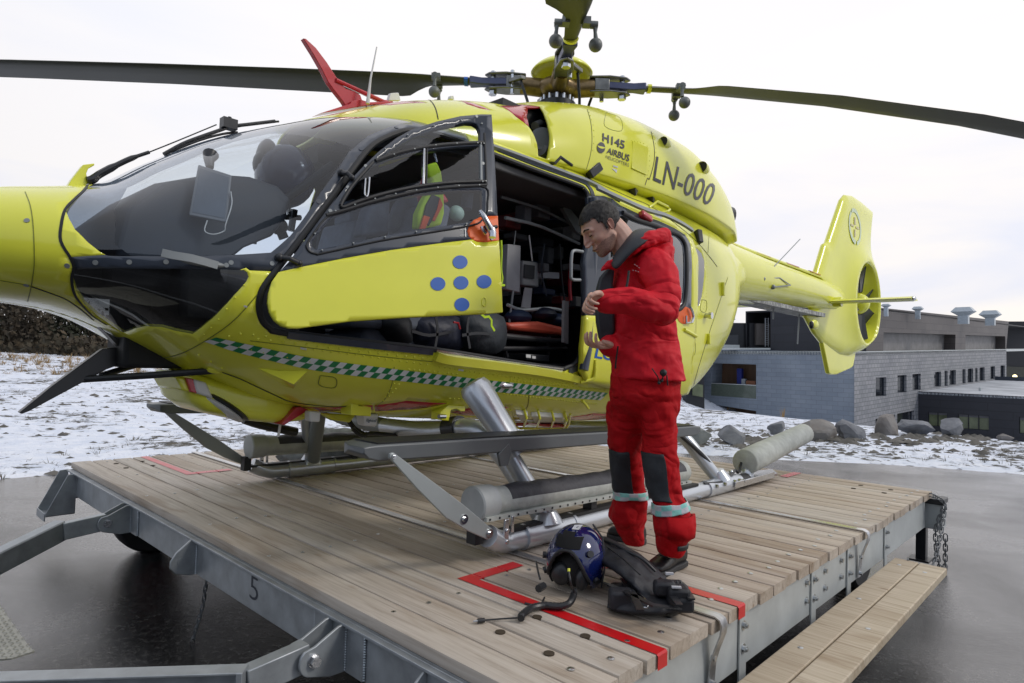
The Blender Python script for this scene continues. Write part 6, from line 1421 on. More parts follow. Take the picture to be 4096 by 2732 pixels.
# yellow dome cap
m = MB(); R = []
cc_ = HUB + np.array([0.0, .05, .10])
for ph in np.linspace(.02, 1.25, 9): R.append([cc_ + np.array([.27*math.sin(ph)*math.cos(a), .27*math.sin(ph)*math.sin(a), .17*math.cos(ph) - .03]) for a in np.linspace(0, 2*math.pi, 36, endpoint=False)])
m.rings(R, cap=False); o = m.build('rotor_cap', M_yel, heli); o.modifiers.new('s', 'SOLIDIFY').thickness = .012
AZ0 = 42.5
for bi, (az, tilt, droop, pitch) in enumerate(((AZ0, .018, .0246, 6), (AZ0+90, .0, .010, 6), (AZ0+180, .03, .0035, 6), (AZ0-86, .03, .012, 6))):
    a = R_(az); d = np.array([math.cos(a), math.sin(a), 0]); s_ = np.array([-math.sin(a), math.cos(a), 0]); u = np.array([0, 0, 1.0])
    zr = lambda r: tilt*r - droop*r*r
    BP = lambda r, x, z: HUB + d*r + s_*x + u*(z + zr(r))
    hub_arm = MB(); hub_arm.tube([BP(.12, 0, -.02), BP(.30, 0, -.01)], [.075, .07], 18); ha = hub_arm.build('hub_arm', M_hubg, heli)
    m = MB()
    for z in (.055, -.065): m.prism([BP(.26, -.06, z), BP(.26, .06, z), BP(.42, .075, z), BP(.56, .05, z), BP(.60, .0, z), BP(.56, -.05, z), BP(.42, -.075, z)], u*.016)
    m.box(BP(.36, 0, 0), (.12, .13, .10), (d, s_, u)); m.build('blade_grip', M_hubs, heli, bevel=.006)
    m = MB(); m.cyl(BP(.53, 0, -.095), BP(.53, 0, .095), .022, 12); m.cyl(BP(.53, 0, -.10), BP(.53, 0, -.07), .034, 6); m.cyl(BP(.37, .05, -.10), BP(.37, .05, .09), .018, 10); m.build('grip_bolt', M_steel, heli)
    m = MB(); m.prism([BP(.40, -.055, -.03), BP(.40, .055, -.03), BP(.62, .035, -.03), BP(.70, .055, -.03), BP(.72, .055, -.03), BP(.72, -.055, -.03), BP(.70, -.055, -.03), BP(.62, -.035, -.03)], u*.06); m.build('blade_damper', M_bluem, heli, bevel=.008)
    m = MB(); m.tube([BP(.30, .12, -.02), BP(.24, .15, -.20), BP(.20, .16, -.40)], .012, 8); m.build('pitch_link', M_blkp, heli); m = MB(); m.prism([BP(.40, .05, -.02), BP(.40, .08, -.02), BP(.30, .16, -.02), BP(.26, .14, -.02)], u*.03); m.build('pitch_horn', M_hubs, heli, bevel=.004)
    # blade: (radius, chord ahead of axis, chord behind axis, thickness, twist)
    st_ = ((.66, .045, .045, .040, 10), (.80, .050, .055, .040, 10), (.98, .060, .075, .038, 10), (1.05, .062, .080, .036, 10), (1.10, .066, .105, .036, 10), (1.17, .070, .16, .034, 9), (1.25, .072, .235, .034, 9), (1.32, .074, .25, .034, 9), (2.2, .075, .25, .033, 7), (3.3, .075, .24, .032, 4), (4.5, .075, .235, .030, 1), (5.35, .07, .23, .028, -1), (5.5, .03, .20, .015, -1))
    if az in (AZ0, AZ0+180): st_ = tuple((r, c1, c2, t_*1.2, tw) for r, c1, c2, t_, tw in st_)
    R = []
    for r, c1, c2, th, tw in st_:
        tw = R_(tw + pitch - 4); row = []
        for x, z in ((c1, 0), (c1*.8, .32), (c1*.3, .5), (-c2*.3, .42), (-c2*.7, .18), (-c2, .02), (-c2, -.02), (-c2*.7, -.16), (-c2*.3, -.38), (c1*.3, -.48), (c1*.8, -.3)):
            X = x*math.cos(tw) - z*th*math.sin(tw); Z = x*math.sin(tw) + z*th*math.cos(tw)
            row.append(BP(r, X, Z))
        R.append(row)
    m = MB(); m.rings(R); bl = m.build('rotor_blade', M_bl, heli, angle=45)
    m = MB()
    for side in (-1, 1):
        c = BP(.99, side*.115, -.02); m.box(BP(.99, side*.07, -.005), (.07, .05, .05), (d, s_, u)); m.cyl(c - s_*.02*side, c + s_*.03*side, .026, 14)
        m.tube([c + s_*.015*side, c + s_*.015*side - u*.05, c + s_*.02*side - u*.09], [.02, .012, .016], 10)
        m.ball(c + s_*.02*side - u*.135 + d*(.0 if side > 0 else .02), .046, 18, 12)
    m.build('blade_weight', mat('weight_grey', (.16, .17, .165), .5, metal=.3) if 'weight_grey' not in bpy.data.materials else bpy.data.materials['weight_grey'], heli)
    m = MB(); m.tube([BP(.735, 0, 0), BP(.765, 0, 0)], .054, 16, flat=.62, upv=u); m.build('blade_band', (M_yel, M_blkp, M_blue, M_yel)[bi], heli)
# ================================================================== hospital building beyond the bank
PB = R_(.38)
Ub = up*math.cos(PB) + fw*math.sin(PB); Ub /= np.linalg.norm(Ub)
Dl = ray(2801, 794); Dl = Dl - Ub*np.dot(Dl, Ub); Dl /= np.linalg.norm(Dl); Nl = np.cross(Dl, Ub)           # along the long facade
if np.dot(Nl, CAM - W(1962, 808, d=42)) < 0: Nl = -Nl
Pc = W(1962, 808, d=42.0); Lf = -Nl.copy()   # left face runs away from the corner along -Nl reversed
Lf = np.cross(Ub, Dl); Lf = Lf if np.dot(Lf, -rt) > 0 else -Lf
Nf = -Dl
def facade(P0, ex, n, poly, holes, depth, name, mt, par, uvs=1.0):
    """wall with real openings: poly and holes are photo positions, wall lies in the plane P0, n"""
    loc = lambda pts: [(float(np.dot(Wp(a, b, P0, n) - P0, ex)), float(np.dot(Wp(a, b, P0, n) - P0, Ub))) for a, b in pts]
    po = loc(poly); hs = [loc(h) for h in holes]
    V = [Vector(p) for p in po]; E = [(i, (i+1) % len(po)) for i in range(len(po))]
    for h in hs: b = len(V); V += [Vector(p) for p in h]; E += [(b+i, b+(i+1) % len(h)) for i in range(len(h))]
    r = delaunay_2d_cdt(V, E, [], 0, 1e-4); v = np.array([tuple(q) for q in r[0]]); cen = np.array([v[list(q)].mean(0) for q in r[2]])
    k = inp(cen, po)
    for h in hs: k &= ~inp(cen, h)
    m = MB(); T3 = lambda p, d=0.0: P0 + ex*p[0] + Ub*p[1] - n*d
    m.add([T3(p) for p in v], [tuple(r[2][i]) for i in np.nonzero(k)[0]])
    for h in hs:
        c = len(h); m.add([T3(p) for p in h] + [T3(p, depth) for p in h], [(i, (i+1) % c, c+(i+1) % c, c+i) for i in range(c)])
    o = m.build(name, mt, par, smooth=False)
    me = o.data; uv = me.uv_layers.new(name='UVMap'); b0 = wloc(o)
    for lp in me.loops:
        co = np.array(me.vertices[lp.vertex_index].co) + np.array(b0) - P0; uv.data[lp.index].uv = (float(np.dot(co, ex) + np.dot(co, n)*.3), float(np.dot(co, Ub)))
    return o, hs, T3
def tilemat(name, c1, c2, cm, w, h, mortar=.015, rough=.6, offs=.5, bump=.3, big=None):
    m = bpy.data.materials.new(name); m.use_nodes = True; t = m.node_tree; b = t.nodes['Principled BSDF']
    uv = N(t, 'ShaderNodeUVMap'); br = N(t, 'ShaderNodeTexBrick'); br.offset = offs
    br.inputs['Color1'].default_value = (*c1, 1); br.inputs['Color2'].default_value = (*c2, 1); br.inputs['Mortar'].default_value = (*cm, 1); br.inputs['Scale'].default_value = 1.0
    br.inputs['Mortar Size'].default_value = mortar; br.inputs['Brick Width'].default_value = w; br.inputs['Row Height'].default_value = h; br.inputs['Bias'].default_value = 0
    t.links.new(uv.outputs[0], br.inputs[0]); n1 = noise(t, uv.outputs[0], .35, 5); cm_ = rampn(t, n1, [(.3, (.82, .82, .84)), (.7, (1.12, 1.1, 1.08))])
    t.links.new(mixn(t, 1.0, br.outputs[0], cm_, 'MULTIPLY'), b.inputs['Base Color']); b.inputs['Roughness'].default_value = rough
    bn = N(t, 'ShaderNodeBump'); bn.inputs['Strength'].default_value = bump; bn.inputs['Distance'].default_value = .03; bn.invert = True; t.links.new(br.outputs['Fac'], bn.inputs['Height']); t.links.new(bn.outputs[0], b.inputs['Normal'])
    return m
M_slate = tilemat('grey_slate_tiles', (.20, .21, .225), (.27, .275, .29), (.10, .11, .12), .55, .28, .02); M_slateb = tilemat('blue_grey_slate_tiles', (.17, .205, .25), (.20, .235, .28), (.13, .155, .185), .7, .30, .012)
M_brown = tilemat('dark_brown_panels', (.060, .052, .050), (.082, .072, .068), (.035, .03, .03), 2.4, .55, .02, .5); M_blackp = tilemat('black_panels', (.016, .018, .026), (.020, .022, .030), (.010, .011, .015), 3.0, .6, .02, .5)
M_recess = mat('recess_panel', (.16, .155, .155), .5, var=.3, vs=1.5); M_pane = mat('dark_window_pane', (.012, .014, .018), .08, var=.2, vs=.6); M_panel = mat('olive_pane', (.13, .15, .085), .15, var=.4, vs=.9); M_wood2 = mat('brown_slats', (.12, .065, .035), .6, var=.3, vs=2, stretch=(1, 1, .1))  # M_panel: yellowish olive pane colour
hosp = thing('hospital_building', 'long grey tiled building with dark upper storey and rows of small windows', 'building', tuple(W(1962, 960, d=42)))
lw = [(1182, 412, 1265, 565), (1353, 395, 1424, 535), (1470, 385, 1534, 515), (1640, 368, 1695, 487), (1722, 360, 1746, 480), (1758, 355, 1810, 472), (1862, 347, 1886, 460), (1902, 342, 1946, 455), (1962, 337, 1980, 447), (1996, 333, 2036, 440), (2082, 325, 2118, 425), (2160, 318, 2194, 415)]
holes = [cI([(a, b), (c, b-(c-a)*.04), (c, d-(c-a)*.1), (a, d)]) for a, b, c, d in lw] + [cI([(1180, 738), (1332, 702), (1332, 900), (1180, 900)]), cI([(1350, 697), (1483, 670), (1483, 900), (1350, 900)])]
o, hs, T3 = facade(Pc, Dl, Nl, cI([(1013, 215), (2206, 194), (2206, 900), (1013, 900)]), holes, .22, 'wall', M_slate, hosp)
def windows(hs, T3, d, name='window', mull=0, pane=M_pane, frame=M_navy):
    for h in hs:
        c = np.mean(h, axis=0); m = MB(); m.prism([T3(p, d) for p in h], -(T3((0, 0), 1) - T3((0, 0), 0))*-.02); w_ = m.build(name, pane, hosp, smooth=False)
        m = MB(); k = len(h)
        for i in range(k): m.beam(T3(h[i], d-.03), T3(h[(i+1) % k], d-.03), .06, .06)
        for j in range(mull):
            u_ = (j+1)/(mull+1); a = np.array(h[0])*(1-u_) + np.array(h[1])*u_; b_ = np.array(h[3])*(1-u_) + np.array(h[2])*u_; m.beam(T3(a, d-.03), T3(b_, d-.03), .06, .06)
        m.build('window_frame', frame, w_, smooth=False)
windows(hs, T3, .22)
# left face with the loggia
log = [(1634, 834), (1736, 837), (1736, 916), (1632, 908)]; log2 = [(1632, 928), (1736, 944), (1736, 975), (1632, 975)]
o, hs2, T3b = facade(Pc, Lf, Nf, [(1962, 809), (1600, 800), (1608, 800), (1616, 975), (1962, 975)] if False else [(1962, 809), (1612, 802), (1616, 985), (1962, 985)], [log, log2], 1.6, 'wall', M_slateb, hosp)
for h in hs2:
    m = MB(); m.prism([T3b(p, 1.6) for p in h], (T3b((0, 0), 0) - T3b((0, 0), 1))*-.05); m.build('loggia_wall', M_wood2, hosp, smooth=False)
h = hs2[0]; lx0 = min(p[0] for p in h); lx1 = max(p[0] for p in h); ly0 = min(p[1] for p in h); ly1 = max(p[1] for p in h); hh_ = ly1 - ly0
m = MB(); m.prism([T3b((lx0, ly0+.0), .05), T3b((lx1, ly0+.0), .05), T3b((lx1, ly0+hh_*.38), .05), T3b((lx0, ly0+hh_*.38), .05)], Nf*.02); m.build('balustrade_glass', mat('balustrade_glass', (.10, .12, .10), .1), hosp, smooth=False)
m = MB(); m.beam(T3b((lx0, ly0+hh_*.39), .04), T3b((lx1, ly0+hh_*.39), .04), .05, .05); m.build('handrail', M_galvl, hosp)
for u0, u1, v1, c in ((.50, .60, .85, (.01, .02, .16)), (.60, .68, .55, (.3, .33, .36)), (.70, .9, .5, (.25, .10, .05))):
    m = MB(); xx0 = lx1 + (lx0-lx1)*u0; xx1 = lx1 + (lx0-lx1)*u1
    m.prism([T3b((xx0, ly0), .9), T3b((xx1, ly0), .9), T3b((xx1, ly0+hh_*v1), .9), T3b((xx0, ly0+hh_*v1), .9)], Nf*.3); m.build('loggia_locker', mat('locker_%d' % int(u0*100), c, .5), hosp, smooth=False)
# roof slab of the lower part, upper storey
m = MB(); P1 = T3b((lx1*0 + hs2[0][0][0]*1.15, 0), 0)
tl = Pc + Lf*12.5; 
m.prism([Pc + Ub*.02, tl + Ub*.02, tl + Dl*60 + Ub*.02, Pc + Dl*60 + Ub*.02], -Ub*.25); m.build('roof_slab', M_galvl, hosp, smooth=False)
Pu = Wp(1989, 805, Pc - Nl*.0, Nl) - Nl*.35   # upper storey corner, slightly set back
Ptop = float(np.dot(Wp(2020, 706, Pu, Nl) - Pu, Ub))
o, hs3, T3c = facade(Pu, Dl, Nl, [(1989, 808), (2310, 802.5), (2316, 738)] + cG([(1196, 1038)]) + [(1989, 703)], [cG([(1243, 1235), (1808, 1252), (1805, 1378), (1240, 1388)]), cG([(1885, 1255), (2198, 1265), (2198, 1370), (1885, 1373)])], .9, 'upper_wall', M_brown, hosp)
for h in hs3:
    m = MB(); m.prism([T3c(p, .9) for p in h], -Nl*.05); m.build('recess_panel', M_recess, hosp, smooth=False)
Pu2 = Pu.copy()
o, _, T3d = facade(Pu2, Lf, Nf, [(1989, 808), (1989, 703), (1880, 705), (1769, 707), (1769, 806)], [], .5, 'upper_wall', M_blackp, hosp)
hU = float(np.dot(Wp(1989, 703, Pu, Nf) - Pu, Ub)); m = MB(); m.prism([Pu + Ub*hU, Pu + Lf*8.2 + Ub*hU, Pu + Lf*8.2 + Dl*70 + Ub*(hU-.3), Pu + Dl*70 + Ub*(hU-.3)], -Ub*.12); m.build('roof', M_blackp, hosp, smooth=False)
m = MB(); m.prism([Pu + Lf*8.2, Pu + Lf*8.2 + Ub*hU, Pu + Lf*8.2 + Dl*20 + Ub*hU, Pu + Lf*8.2 + Dl*20], -Nl*.1); m.build('upper_wall', M_blackp, hosp, smooth=False)
# further blocks on the left
def block(pts, d, th, name, mt, par=hosp):
    m = MB(); P = [W(a, b, d=d) for a, b in pts]; m.prism(P, fw*th); return m.build(name, mt, par, smooth=False)
block([(1640, 741), (1740, 742), (1769, 742), (1769, 806), (1620, 806)], 50, 8, 'left_block', M_blackp); block([(1737, 743), (1768, 743), (1768, 792), (1737, 792)], 49.5, .4, 'brown_panel', mat('brown_cladding', (.09, .078, .072), .6)); block([(1655, 769), (1695, 769), (1695, 791), (1655, 791)], 49.5, .3, 'recess_panel', mat('recess_dark', (.03, .033, .04), .4)); block([(1640, 791), (1698, 792), (1698, 800), (1640, 799)], 49.3, .3, 'pale_ledge', M_galvl)
block([(1600, 799), (1769, 799), (1769, 803), (1600, 803)], 48, .4, 'parapet', M_galvl)
block([(1575, 800), (1616, 800), (1618, 985), (1575, 985)], 47, 6, 'left_wall', M_blackp); block([(1590, 880), (1614, 884), (1614, 912), (1590, 908)], 46.8, .1, 'window', M_panel)
m = MB()
for a in (1757, 1764): m.tube([W(a, 796, d=49), W(a, 730, d=49)], .03, 6)
for b in range(732, 796, 5): m.tube([W(1757, b, d=49), W(1764, b, d=49)], .02, 5)
m.build('roof_ladder', M_galv, hosp)
# right end: taller dark block with a lit lamp, and the low wing in front
block([(2312, 738), (2420, 738), (2420, 1000), (2312, 1000)], 88, 12, 'end_block', M_blackp)
block(cI([(2212, 325), (2344, 330), (2400, 330), (2400, 450), (2212, 440)]), 87.8, .1, 'window', mat('dim_window', (.05, .05, .035), .2))
lampm = bpy.data.materials.new('lamp_glow'); lampm.use_nodes = True; lampm.node_tree.nodes['Principled BSDF'].inputs['Emission Color'].default_value = (1, .86, .45, 1); lampm.node_tree.nodes['Principled BSDF'].inputs['Emission Strength'].default_value = 2.2; lampm.node_tree.nodes['Principled BSDF'].inputs['Base Color'].default_value = (.8, .7, .4, 1)
lt_ = thing('globe_lamp', 'small glowing round lamp by the dark end block of the building', 'lamp', tuple(W(2330, 864.5, d=80)))
m = MB(); m.ball(W(2330, 864.5, d=80), .24, 16, 10); m.build('glass_globe', lampm, lt_); m = MB(); m.tube([W(2330, 868, d=80), W(2330, 880, d=80)], .05, 8); m.build('lamp_stem', M_blk, lt_)
low = thing('low_wing', 'low black wing with pale flat roof and olive windows before the grey building', 'building', tuple(W(2230, 1000, d=30)))
Pw = Wp(2108, 898.5, Pc + Nl*.0, Nl); dlow = float(np.dot(Pw - CAM, fw)); 
ex = Nl.copy(); Nw = -Dl.copy()
wl = [cI([(1592, 682), (1740, 690), (1740, 800), (1592, 790)]), cI([(1825, 697), (2068, 712), (2068, 828), (1825, 812)]), cI([(2305, 722), (2560, 740), (2560, 868), (2305, 850)])]
hosp_, hosp = hosp, low
o, hs4, T3e = facade(Pw, Nl, Nw, cI([(1515, 520), (2344, 561), (2700, 580), (2700, 960), (1515, 960)]), wl, .2, 'wall', M_blackp, low)
windows(hs4[:1], T3e, .2, mull=1, pane=M_panel, frame=M_blk); windows(hs4[1:], T3e, .2, mull=2, pane=M_panel, frame=M_blk)
for h in hs4:
    m = MB(); a, b, c, d_ = [np.array(p) for p in h]; m.prism([T3e(p, .17) for p in (a, b, b + (c-b)*.18, a + (d_-a)*.18)], Nw*.02); m.build('roller_blind', mat('blind_grey', (.10, .10, .11), .6) if 'blind_grey' not in bpy.data.materials else bpy.data.materials['blind_grey'], low, smooth=False)
M_roofs = mat('snowy_roof', (.55, .58, .62), .6, var=.3, vs=.5, col2=(.28, .30, .33)); 
q0 = Pw + Ub*0; Lr = Nl*30; m = MB(); m.prism([q0 + Ub*.0 - Ub*.05, q0 + Lr - Ub*.05, q0 + Lr + Dl*26 - Ub*.05, q0 + Dl*26 - Ub*.05], -Ub*.15); m.build('roof', M_roofs, low, smooth=False)
m = MB(); m.beam(q0 + Dl*26 + Ub*.1, q0 + Lr + Dl*26 + Ub*.1, .3, .5); m.build('roof_edge', M_navy, low, smooth=False)
m = MB()
for u_, v_ in ((3, 5), (6, 9), (9, 6), (5, 14), (12, 12)): m.cyl(q0 + Nl*u_ + Dl*v_ - Ub*.05, q0 + Nl*u_ + Dl*v_ + Ub*.22, .09, 10)
m.build('roof_outlet', M_galvl, low)
hosp = hosp_
# roof cowls
M_vent = mat('vent_metal', (.40, .45, .49), .35, metal=.5)
for i, (x0, x1, y0, y1, lb) in enumerate(((1225, 1300, 1010, 1040, 'small roof vent nearest to the tail fin on the dark roof'), (1468, 1555, 1032, 1070, 'small roof vent second from the tail fin on the dark roof'), (1780, 1960, 1037, 1110, 'largest roof vent with a wide flared metal hood on the dark roof'), (2000, 2160, 1063, 1130, 'wide flared roof vent nearest the right end of the dark roof'))):
    cx_, by_ = cG([((x0+x1)/2, y1)])[0]; ty = cG([(0, y0)])[0][1]; hw = (x1-x0)*.2928/2*.84; d = (44, 50, 52, 60)[i]; c = W(cx_, by_, d=d); s_ = hw*d/1477; hh2 = (by_-ty)*d/1477
    vt = thing('roof_vent', lb, 'vent', tuple(c), 'metal vents on the hospital roof')
    R = lambda k, z: [c + Dl*a*s_*k*.7 + Lf*b*s_*k + Ub*z for a, b in ((-1, -1), (1, -1), (1, 1), (-1, 1))]
    m = MB(); m.rings([R(.45, -.6), R(.45, hh2*.1)]); m.build('vent_neck', M_vent, vt, smooth=False); m = MB(); m.rings([R(.45, hh2*.1), R(1.0, hh2*.52), R(.62, hh2)]); m.build('vent_hood', M_vent, vt, smooth=False)
c = W(1668, 742, d=50); vt = thing('roof_vent', 'roof vent farthest left, just right of the helicopter tail end', 'vent', tuple(c), 'metal vents on the hospital roof'); m = MB(); R = lambda k, z: [c + Dl*a*.5*k + Lf*b*.5*k + Ub*z for a, b in ((-1, -1), (1, -1), (1, 1), (-1, 1))]; m.rings([R(.5, -.1), R(.5, .1), R(1, .3), R(.6, .55)]); m.build('vent_hood', M_vent, vt, smooth=False)

# ================================================================== boulders, stones, plants
def ghit(a, b):
    v = ray(a, b); t_ = 1.0; prev = None
    for t_ in np.arange(2, 160, .05):
        p = CAM + v*t_
        if p[2] < float(gh(p[0], p[1])): return p
    return CAM + v*60
M_rock = [mat('boulder_grey', (.25, .26, .28), .8, var=.3, vs=3, bump=.8, bs=7, col2=(.12, .125, .14)), mat('boulder_rust', (.25, .245, .24), .8, var=.3, vs=2.2, bump=.8, bs=7, col2=(.15, .13, .115)), mat('boulder_pale', (.34, .35, .34), .8, vs=2.5, bump=.8, bs=7, col2=(.16, .17, .16))]
def boulder(x0, x1, y0, y1, label, mi, seed):
    cx_ = (x0+x1)/2; g0 = ghit(cx_, y1 - 2); d = float(np.dot(g0 - CAM, fw)); w = (x1-x0)/2*d/1477; h = (y1-y0)*d/1477
    rr2 = random.Random(seed); b = bmesh.new(); bmesh.ops.create_icosphere(b, subdivisions=3, radius=1)
    pl = [(Vector((rr2.gauss(0, 1), rr2.gauss(0, 1), rr2.gauss(0.3, .8))).normalized(), rr2.uniform(.38, .70)) for _ in range(12)]
    ani = Vector((rr2.uniform(.75, 1.2), rr2.uniform(.75, 1.2), rr2.uniform(.8, 1.3)))
    for v in b.verts:
        v.co *= 1 + .38*mnoise.noise(v.co*1.3 + Vector((seed*.37, 2, 0))); v.co = Vector((v.co.x*ani.x, v.co.y*ani.y, v.co.z*ani.z))
        for n_, k in pl:
            dd = v.co.dot(n_) - k
            if dd > 0: v.co -= n_*dd*.97
        v.co *= 1 + .09*mnoise.noise(v.co*3.5 + Vector((seed, 0, 0)))
    mx = max(abs(v.co.dot(Vector(rh_v))) for v in b.verts); zz = [v.co.z for v in b.verts]; z0, z1 = min(zz), max(zz)
    m = MB(); base = np.array([g0[0], g0[1], float(gh(g0[0], g0[1])) - .12*h]) + fw*w*.5
    vs = [base + np.array(rh_v)*(v.co.dot(Vector(rh_v))/mx)*w*1.12 + np.array([v.co.x, v.co.y, 0])*.0 + np.array(fv_)*v.co.dot(Vector(fv_))*w*.8 + np.array([0, 0, (v.co.z - z0)/(z1-z0)*h*1.30]) for v in b.verts]
    m.add(vs, [tuple(q.index for q in f_.verts) for f_ in b.faces]); b.free()
    o = m.build('boulder', M_rock[mi], None, loc=tuple(base), smooth=False); tag(o, label, 'boulder', 'boulders along the edge of the asphalt')
rh_v = rt.copy(); rh_v[2] = 0; rh_v /= np.linalg.norm(rh_v); fv_ = np.cross([0, 0, 1.0], rh_v)
def cIb(x0, y0, x1, y1): a = cI([(x0, y0)])[0]; b = cI([(x1, y1)])[0]; return a[0], b[0], a[1], b[1]
for bx, lb, mi in (((1567, 1632, 992, 1029), 'pale streaked boulder nearest the man in red, behind the rear skid leg', 2), ((1646, 1715, 988, 1028), 'grey angular boulder with pointed top left of the raised rear float', 0), (cIb(355, 782, 500, 885), 'square grey boulder partly hidden behind the raised rear float', 0), (cIb(625, 785, 930, 930), 'broad grey boulder with an orange rust streak', 1), (cIb(900, 780, 1115, 915), 'grey angular boulder right of the rust streaked one', 0), (cIb(1165, 740, 1390, 890), 'tall leaning boulder with a slanting pointed left edge', 1), (cIb(1395, 780, 1670, 885), 'long low boulder between the leaning and the triangular boulder', 0), (cIb(1700, 765, 1915, 895), 'triangular grey boulder in front of the olive window', 0), (cIb(2150, 870, 2295, 925), 'small flat stone block farthest right', 1)):
    boulder(*bx, lb, mi, int(bx[0]))
# loose stones and dead plants: nobody could count them
m = MB(); rs = random.Random(21)
def pebble(m, p, r, rs):
    vs = []
    for i in range(8):
        a = 2*math.pi*i/8; vs.append((p[0] + r*math.cos(a)*rs.uniform(.7, 1.2), p[1] + r*math.sin(a)*rs.uniform(.7, 1.2), p[2] + r*rs.uniform(.0, .35)))
    vs.append((p[0], p[1], p[2] + r*rs.uniform(.5, .8))); m.add(vs, [(i, (i+1) % 8, 8) for i in range(8)])
for i in range(700):
    a = rs.uniform(1560, 2351); b = 1030 + (a-1570)*.055 - rs.uniform(3, 60)**1.0*.9; p = ghit(a, b) if i < 240 else None
    if p is not None: pebble(m, (p[0], p[1], float(gh(p[0], p[1]))), rs.uniform(.03, .13), rs)
for i in range(1800):
    x = rs.uniform(-45, -9.3) if i % 2 else rs.uniform(-22, -9.3); y = rs.uniform(-1, 16)
    pebble(m, (x, y, float(gh(x, y)) - .01), rs.uniform(.02, .09)*(1 + .02*abs(x)), rs)
for i in range(420):
    a = rs.uniform(1560, 2340); b = 1020 - rs.gauss(0, 5) if a < 1740 else 1016 - (a-1740)*.012 + rs.gauss(0, 6); p = ghit(a, b); pebble(m, (p[0], p[1], float(gh(p[0], p[1]))-.02), rs.uniform(.05, .20), rs)
stuff(m.build('loose_stones', mat('stone_dark', (.10, .095, .085), .9, var=.5, vs=4), angle=40))
m = MB()
def tuft(m, p, h, n, rs, spread=.5, w=.004):
    for k in range(n):
        a = rs.uniform(0, 6.28); s_ = rs.uniform(.2, 1)*spread*h; hh = h*rs.uniform(.5, 1); b_ = np.array(p) + np.array([math.cos(a), math.sin(a), 0])*rs.uniform(0, h*.2); tip = b_ + np.array([math.cos(a)*s_, math.sin(a)*s_, hh]); q = np.array([-math.sin(a), math.cos(a), 0])*w*(1 + h)
        mid = (b_ + tip)/2 + np.array([0, 0, hh*.12]); m.add([b_ - q, b_ + q, mid + q*.7, tip, mid - q*.7], [(0, 1, 2, 4), (4, 2, 3)])
for i in range(2600):
    x = rs.uniform(-30, -9.3) if i % 3 else rs.uniform(-13, -9.3); y = rs.uniform(0, 18)
    if mnoise.noise(Vector((x*.35, y*.35, 3))) < .0: continue
    tuft(m, (x, y, float(gh(x, y))-.01), rs.uniform(.04, .12), 7, rs, 1.2)
for i in range(700):
    a = rs.uniform(1570, 2351); b = 1036 + (a-1570)*.055 - rs.uniform(4, 95); v = ray(a, b)
    x, y = None, None; p = ghit(a, b); tuft(m, (p[0], p[1], float(gh(p[0], p[1]))-.01), rs.uniform(.05, .16), 6, rs, 1.0) if i % 2 else None
stuff(m.build('dead_grass', mat('dead_grass', (.11, .085, .04), .9, col2=(.035, .035, .018), vs=2), smooth=False, fixn=False))
m = MB()
for i in range(420):   # pale dry grass along the heath
    x = -rs.uniform(30, 50); y = rs.uniform(2, 26); tuft(m, (x, y, float(gh(x, y))-.02), rs.uniform(.15, .5), 16, rs, 1.1, .008)
for a, b, n in ((1440*.0+1770, 952, 9), (1800, 956, 8), (2085, 985, 9), (1680, 938, 8)):
    for k in range(n): p = ghit(a + rs.uniform(-14, 14), b + rs.uniform(-2, 5)); tuft(m, (p[0], p[1], float(gh(p[0], p[1]))), rs.uniform(.2, .5), 10, rs, .4, .006)
stuff(m.build('dry_grass', mat('dry_grass', (.36, .24, .11), .9, col2=(.22, .15, .07), vs=1), smooth=False, fixn=False))
# thicket of bare bushes and low trees on the left
M_twig = mat('bare_twigs', (.055, .045, .035), .9, var=.4, vs=3); M_fol = mat('dark_foliage', (.038, .042, .022), .85, col2=(.013, .016, .009), vs=1.2); M_fol2 = mat('brown_foliage', (.085, .062, .038), .85, col2=(.025, .022, .014), vs=1.2)
def bush(x, y, h, w, kind, label, seed):
    rb = random.Random(seed); z0 = float(gh(x, y)); t_ = thing('thicket_tree', label, 'tree', (x, y, z0), 'trees and bushes of the heath on the left')
    m = MB(); tips = []
    for k in range(7):
        a = rb.uniform(0, 6.28); p = [np.array([x, y, z0 - .1])]; d = np.array([math.cos(a)*.25*w/h, math.sin(a)*.25*w/h, 1.0])
        for j in range(4): p.append(p[-1] + d*h*.22 + np.array([rb.uniform(-.1, .1), rb.uniform(-.1, .1), 0])*h*.3)
        m.tube(p, [.06*h/4, .05*h/4, .035*h/4, .02*h/4, .008], 5); tips += p[2:]
    m.build('trunk', M_twig, t_)
    m = MB(); n = 950 if kind != 2 else 700
    for k in range(n):
        c0 = tips[rb.randrange(len(tips))]; c = c0 + np.array([rb.gauss(0, w*.22), rb.gauss(0, w*.22), rb.gauss(0, h*.16)])
        if c[2] < z0 + .05: c[2] = z0 + rb.uniform(.05, .6)
        if kind == 2:
            d = np.array([rb.gauss(0, .5), rb.gauss(0, .5), rb.uniform(.2, 1)]); d /= np.linalg.norm(d); q = np.cross(d, [rb.random(), rb.random(), .1]); q /= np.linalg.norm(q)+1e-6; L = rb.uniform(.4, .9); m.add([c - q*.02, c + q*.02, c + d*L], [(0, 1, 2)])
        else:
            s_ = rb.uniform(.10, .26); d = np.array([rb.gauss(0, 1), rb.gauss(0, 1), rb.gauss(0, 1)]); d /= np.linalg.norm(d); q = np.cross(d, [rb.random(), rb.random(), rb.random()]); q /= np.linalg.norm(q)+1e-6; e_ = np.cross(d, q)
            m.add([c + q*s_, c + e_*s_*.7, c - q*s_*.8, c - e_*s_*.6], [(0, 1, 2, 3)])
    m.build('crown', (M_fol, M_fol2, M_twig)[kind], t_, smooth=False, fixn=False)
m = MB()
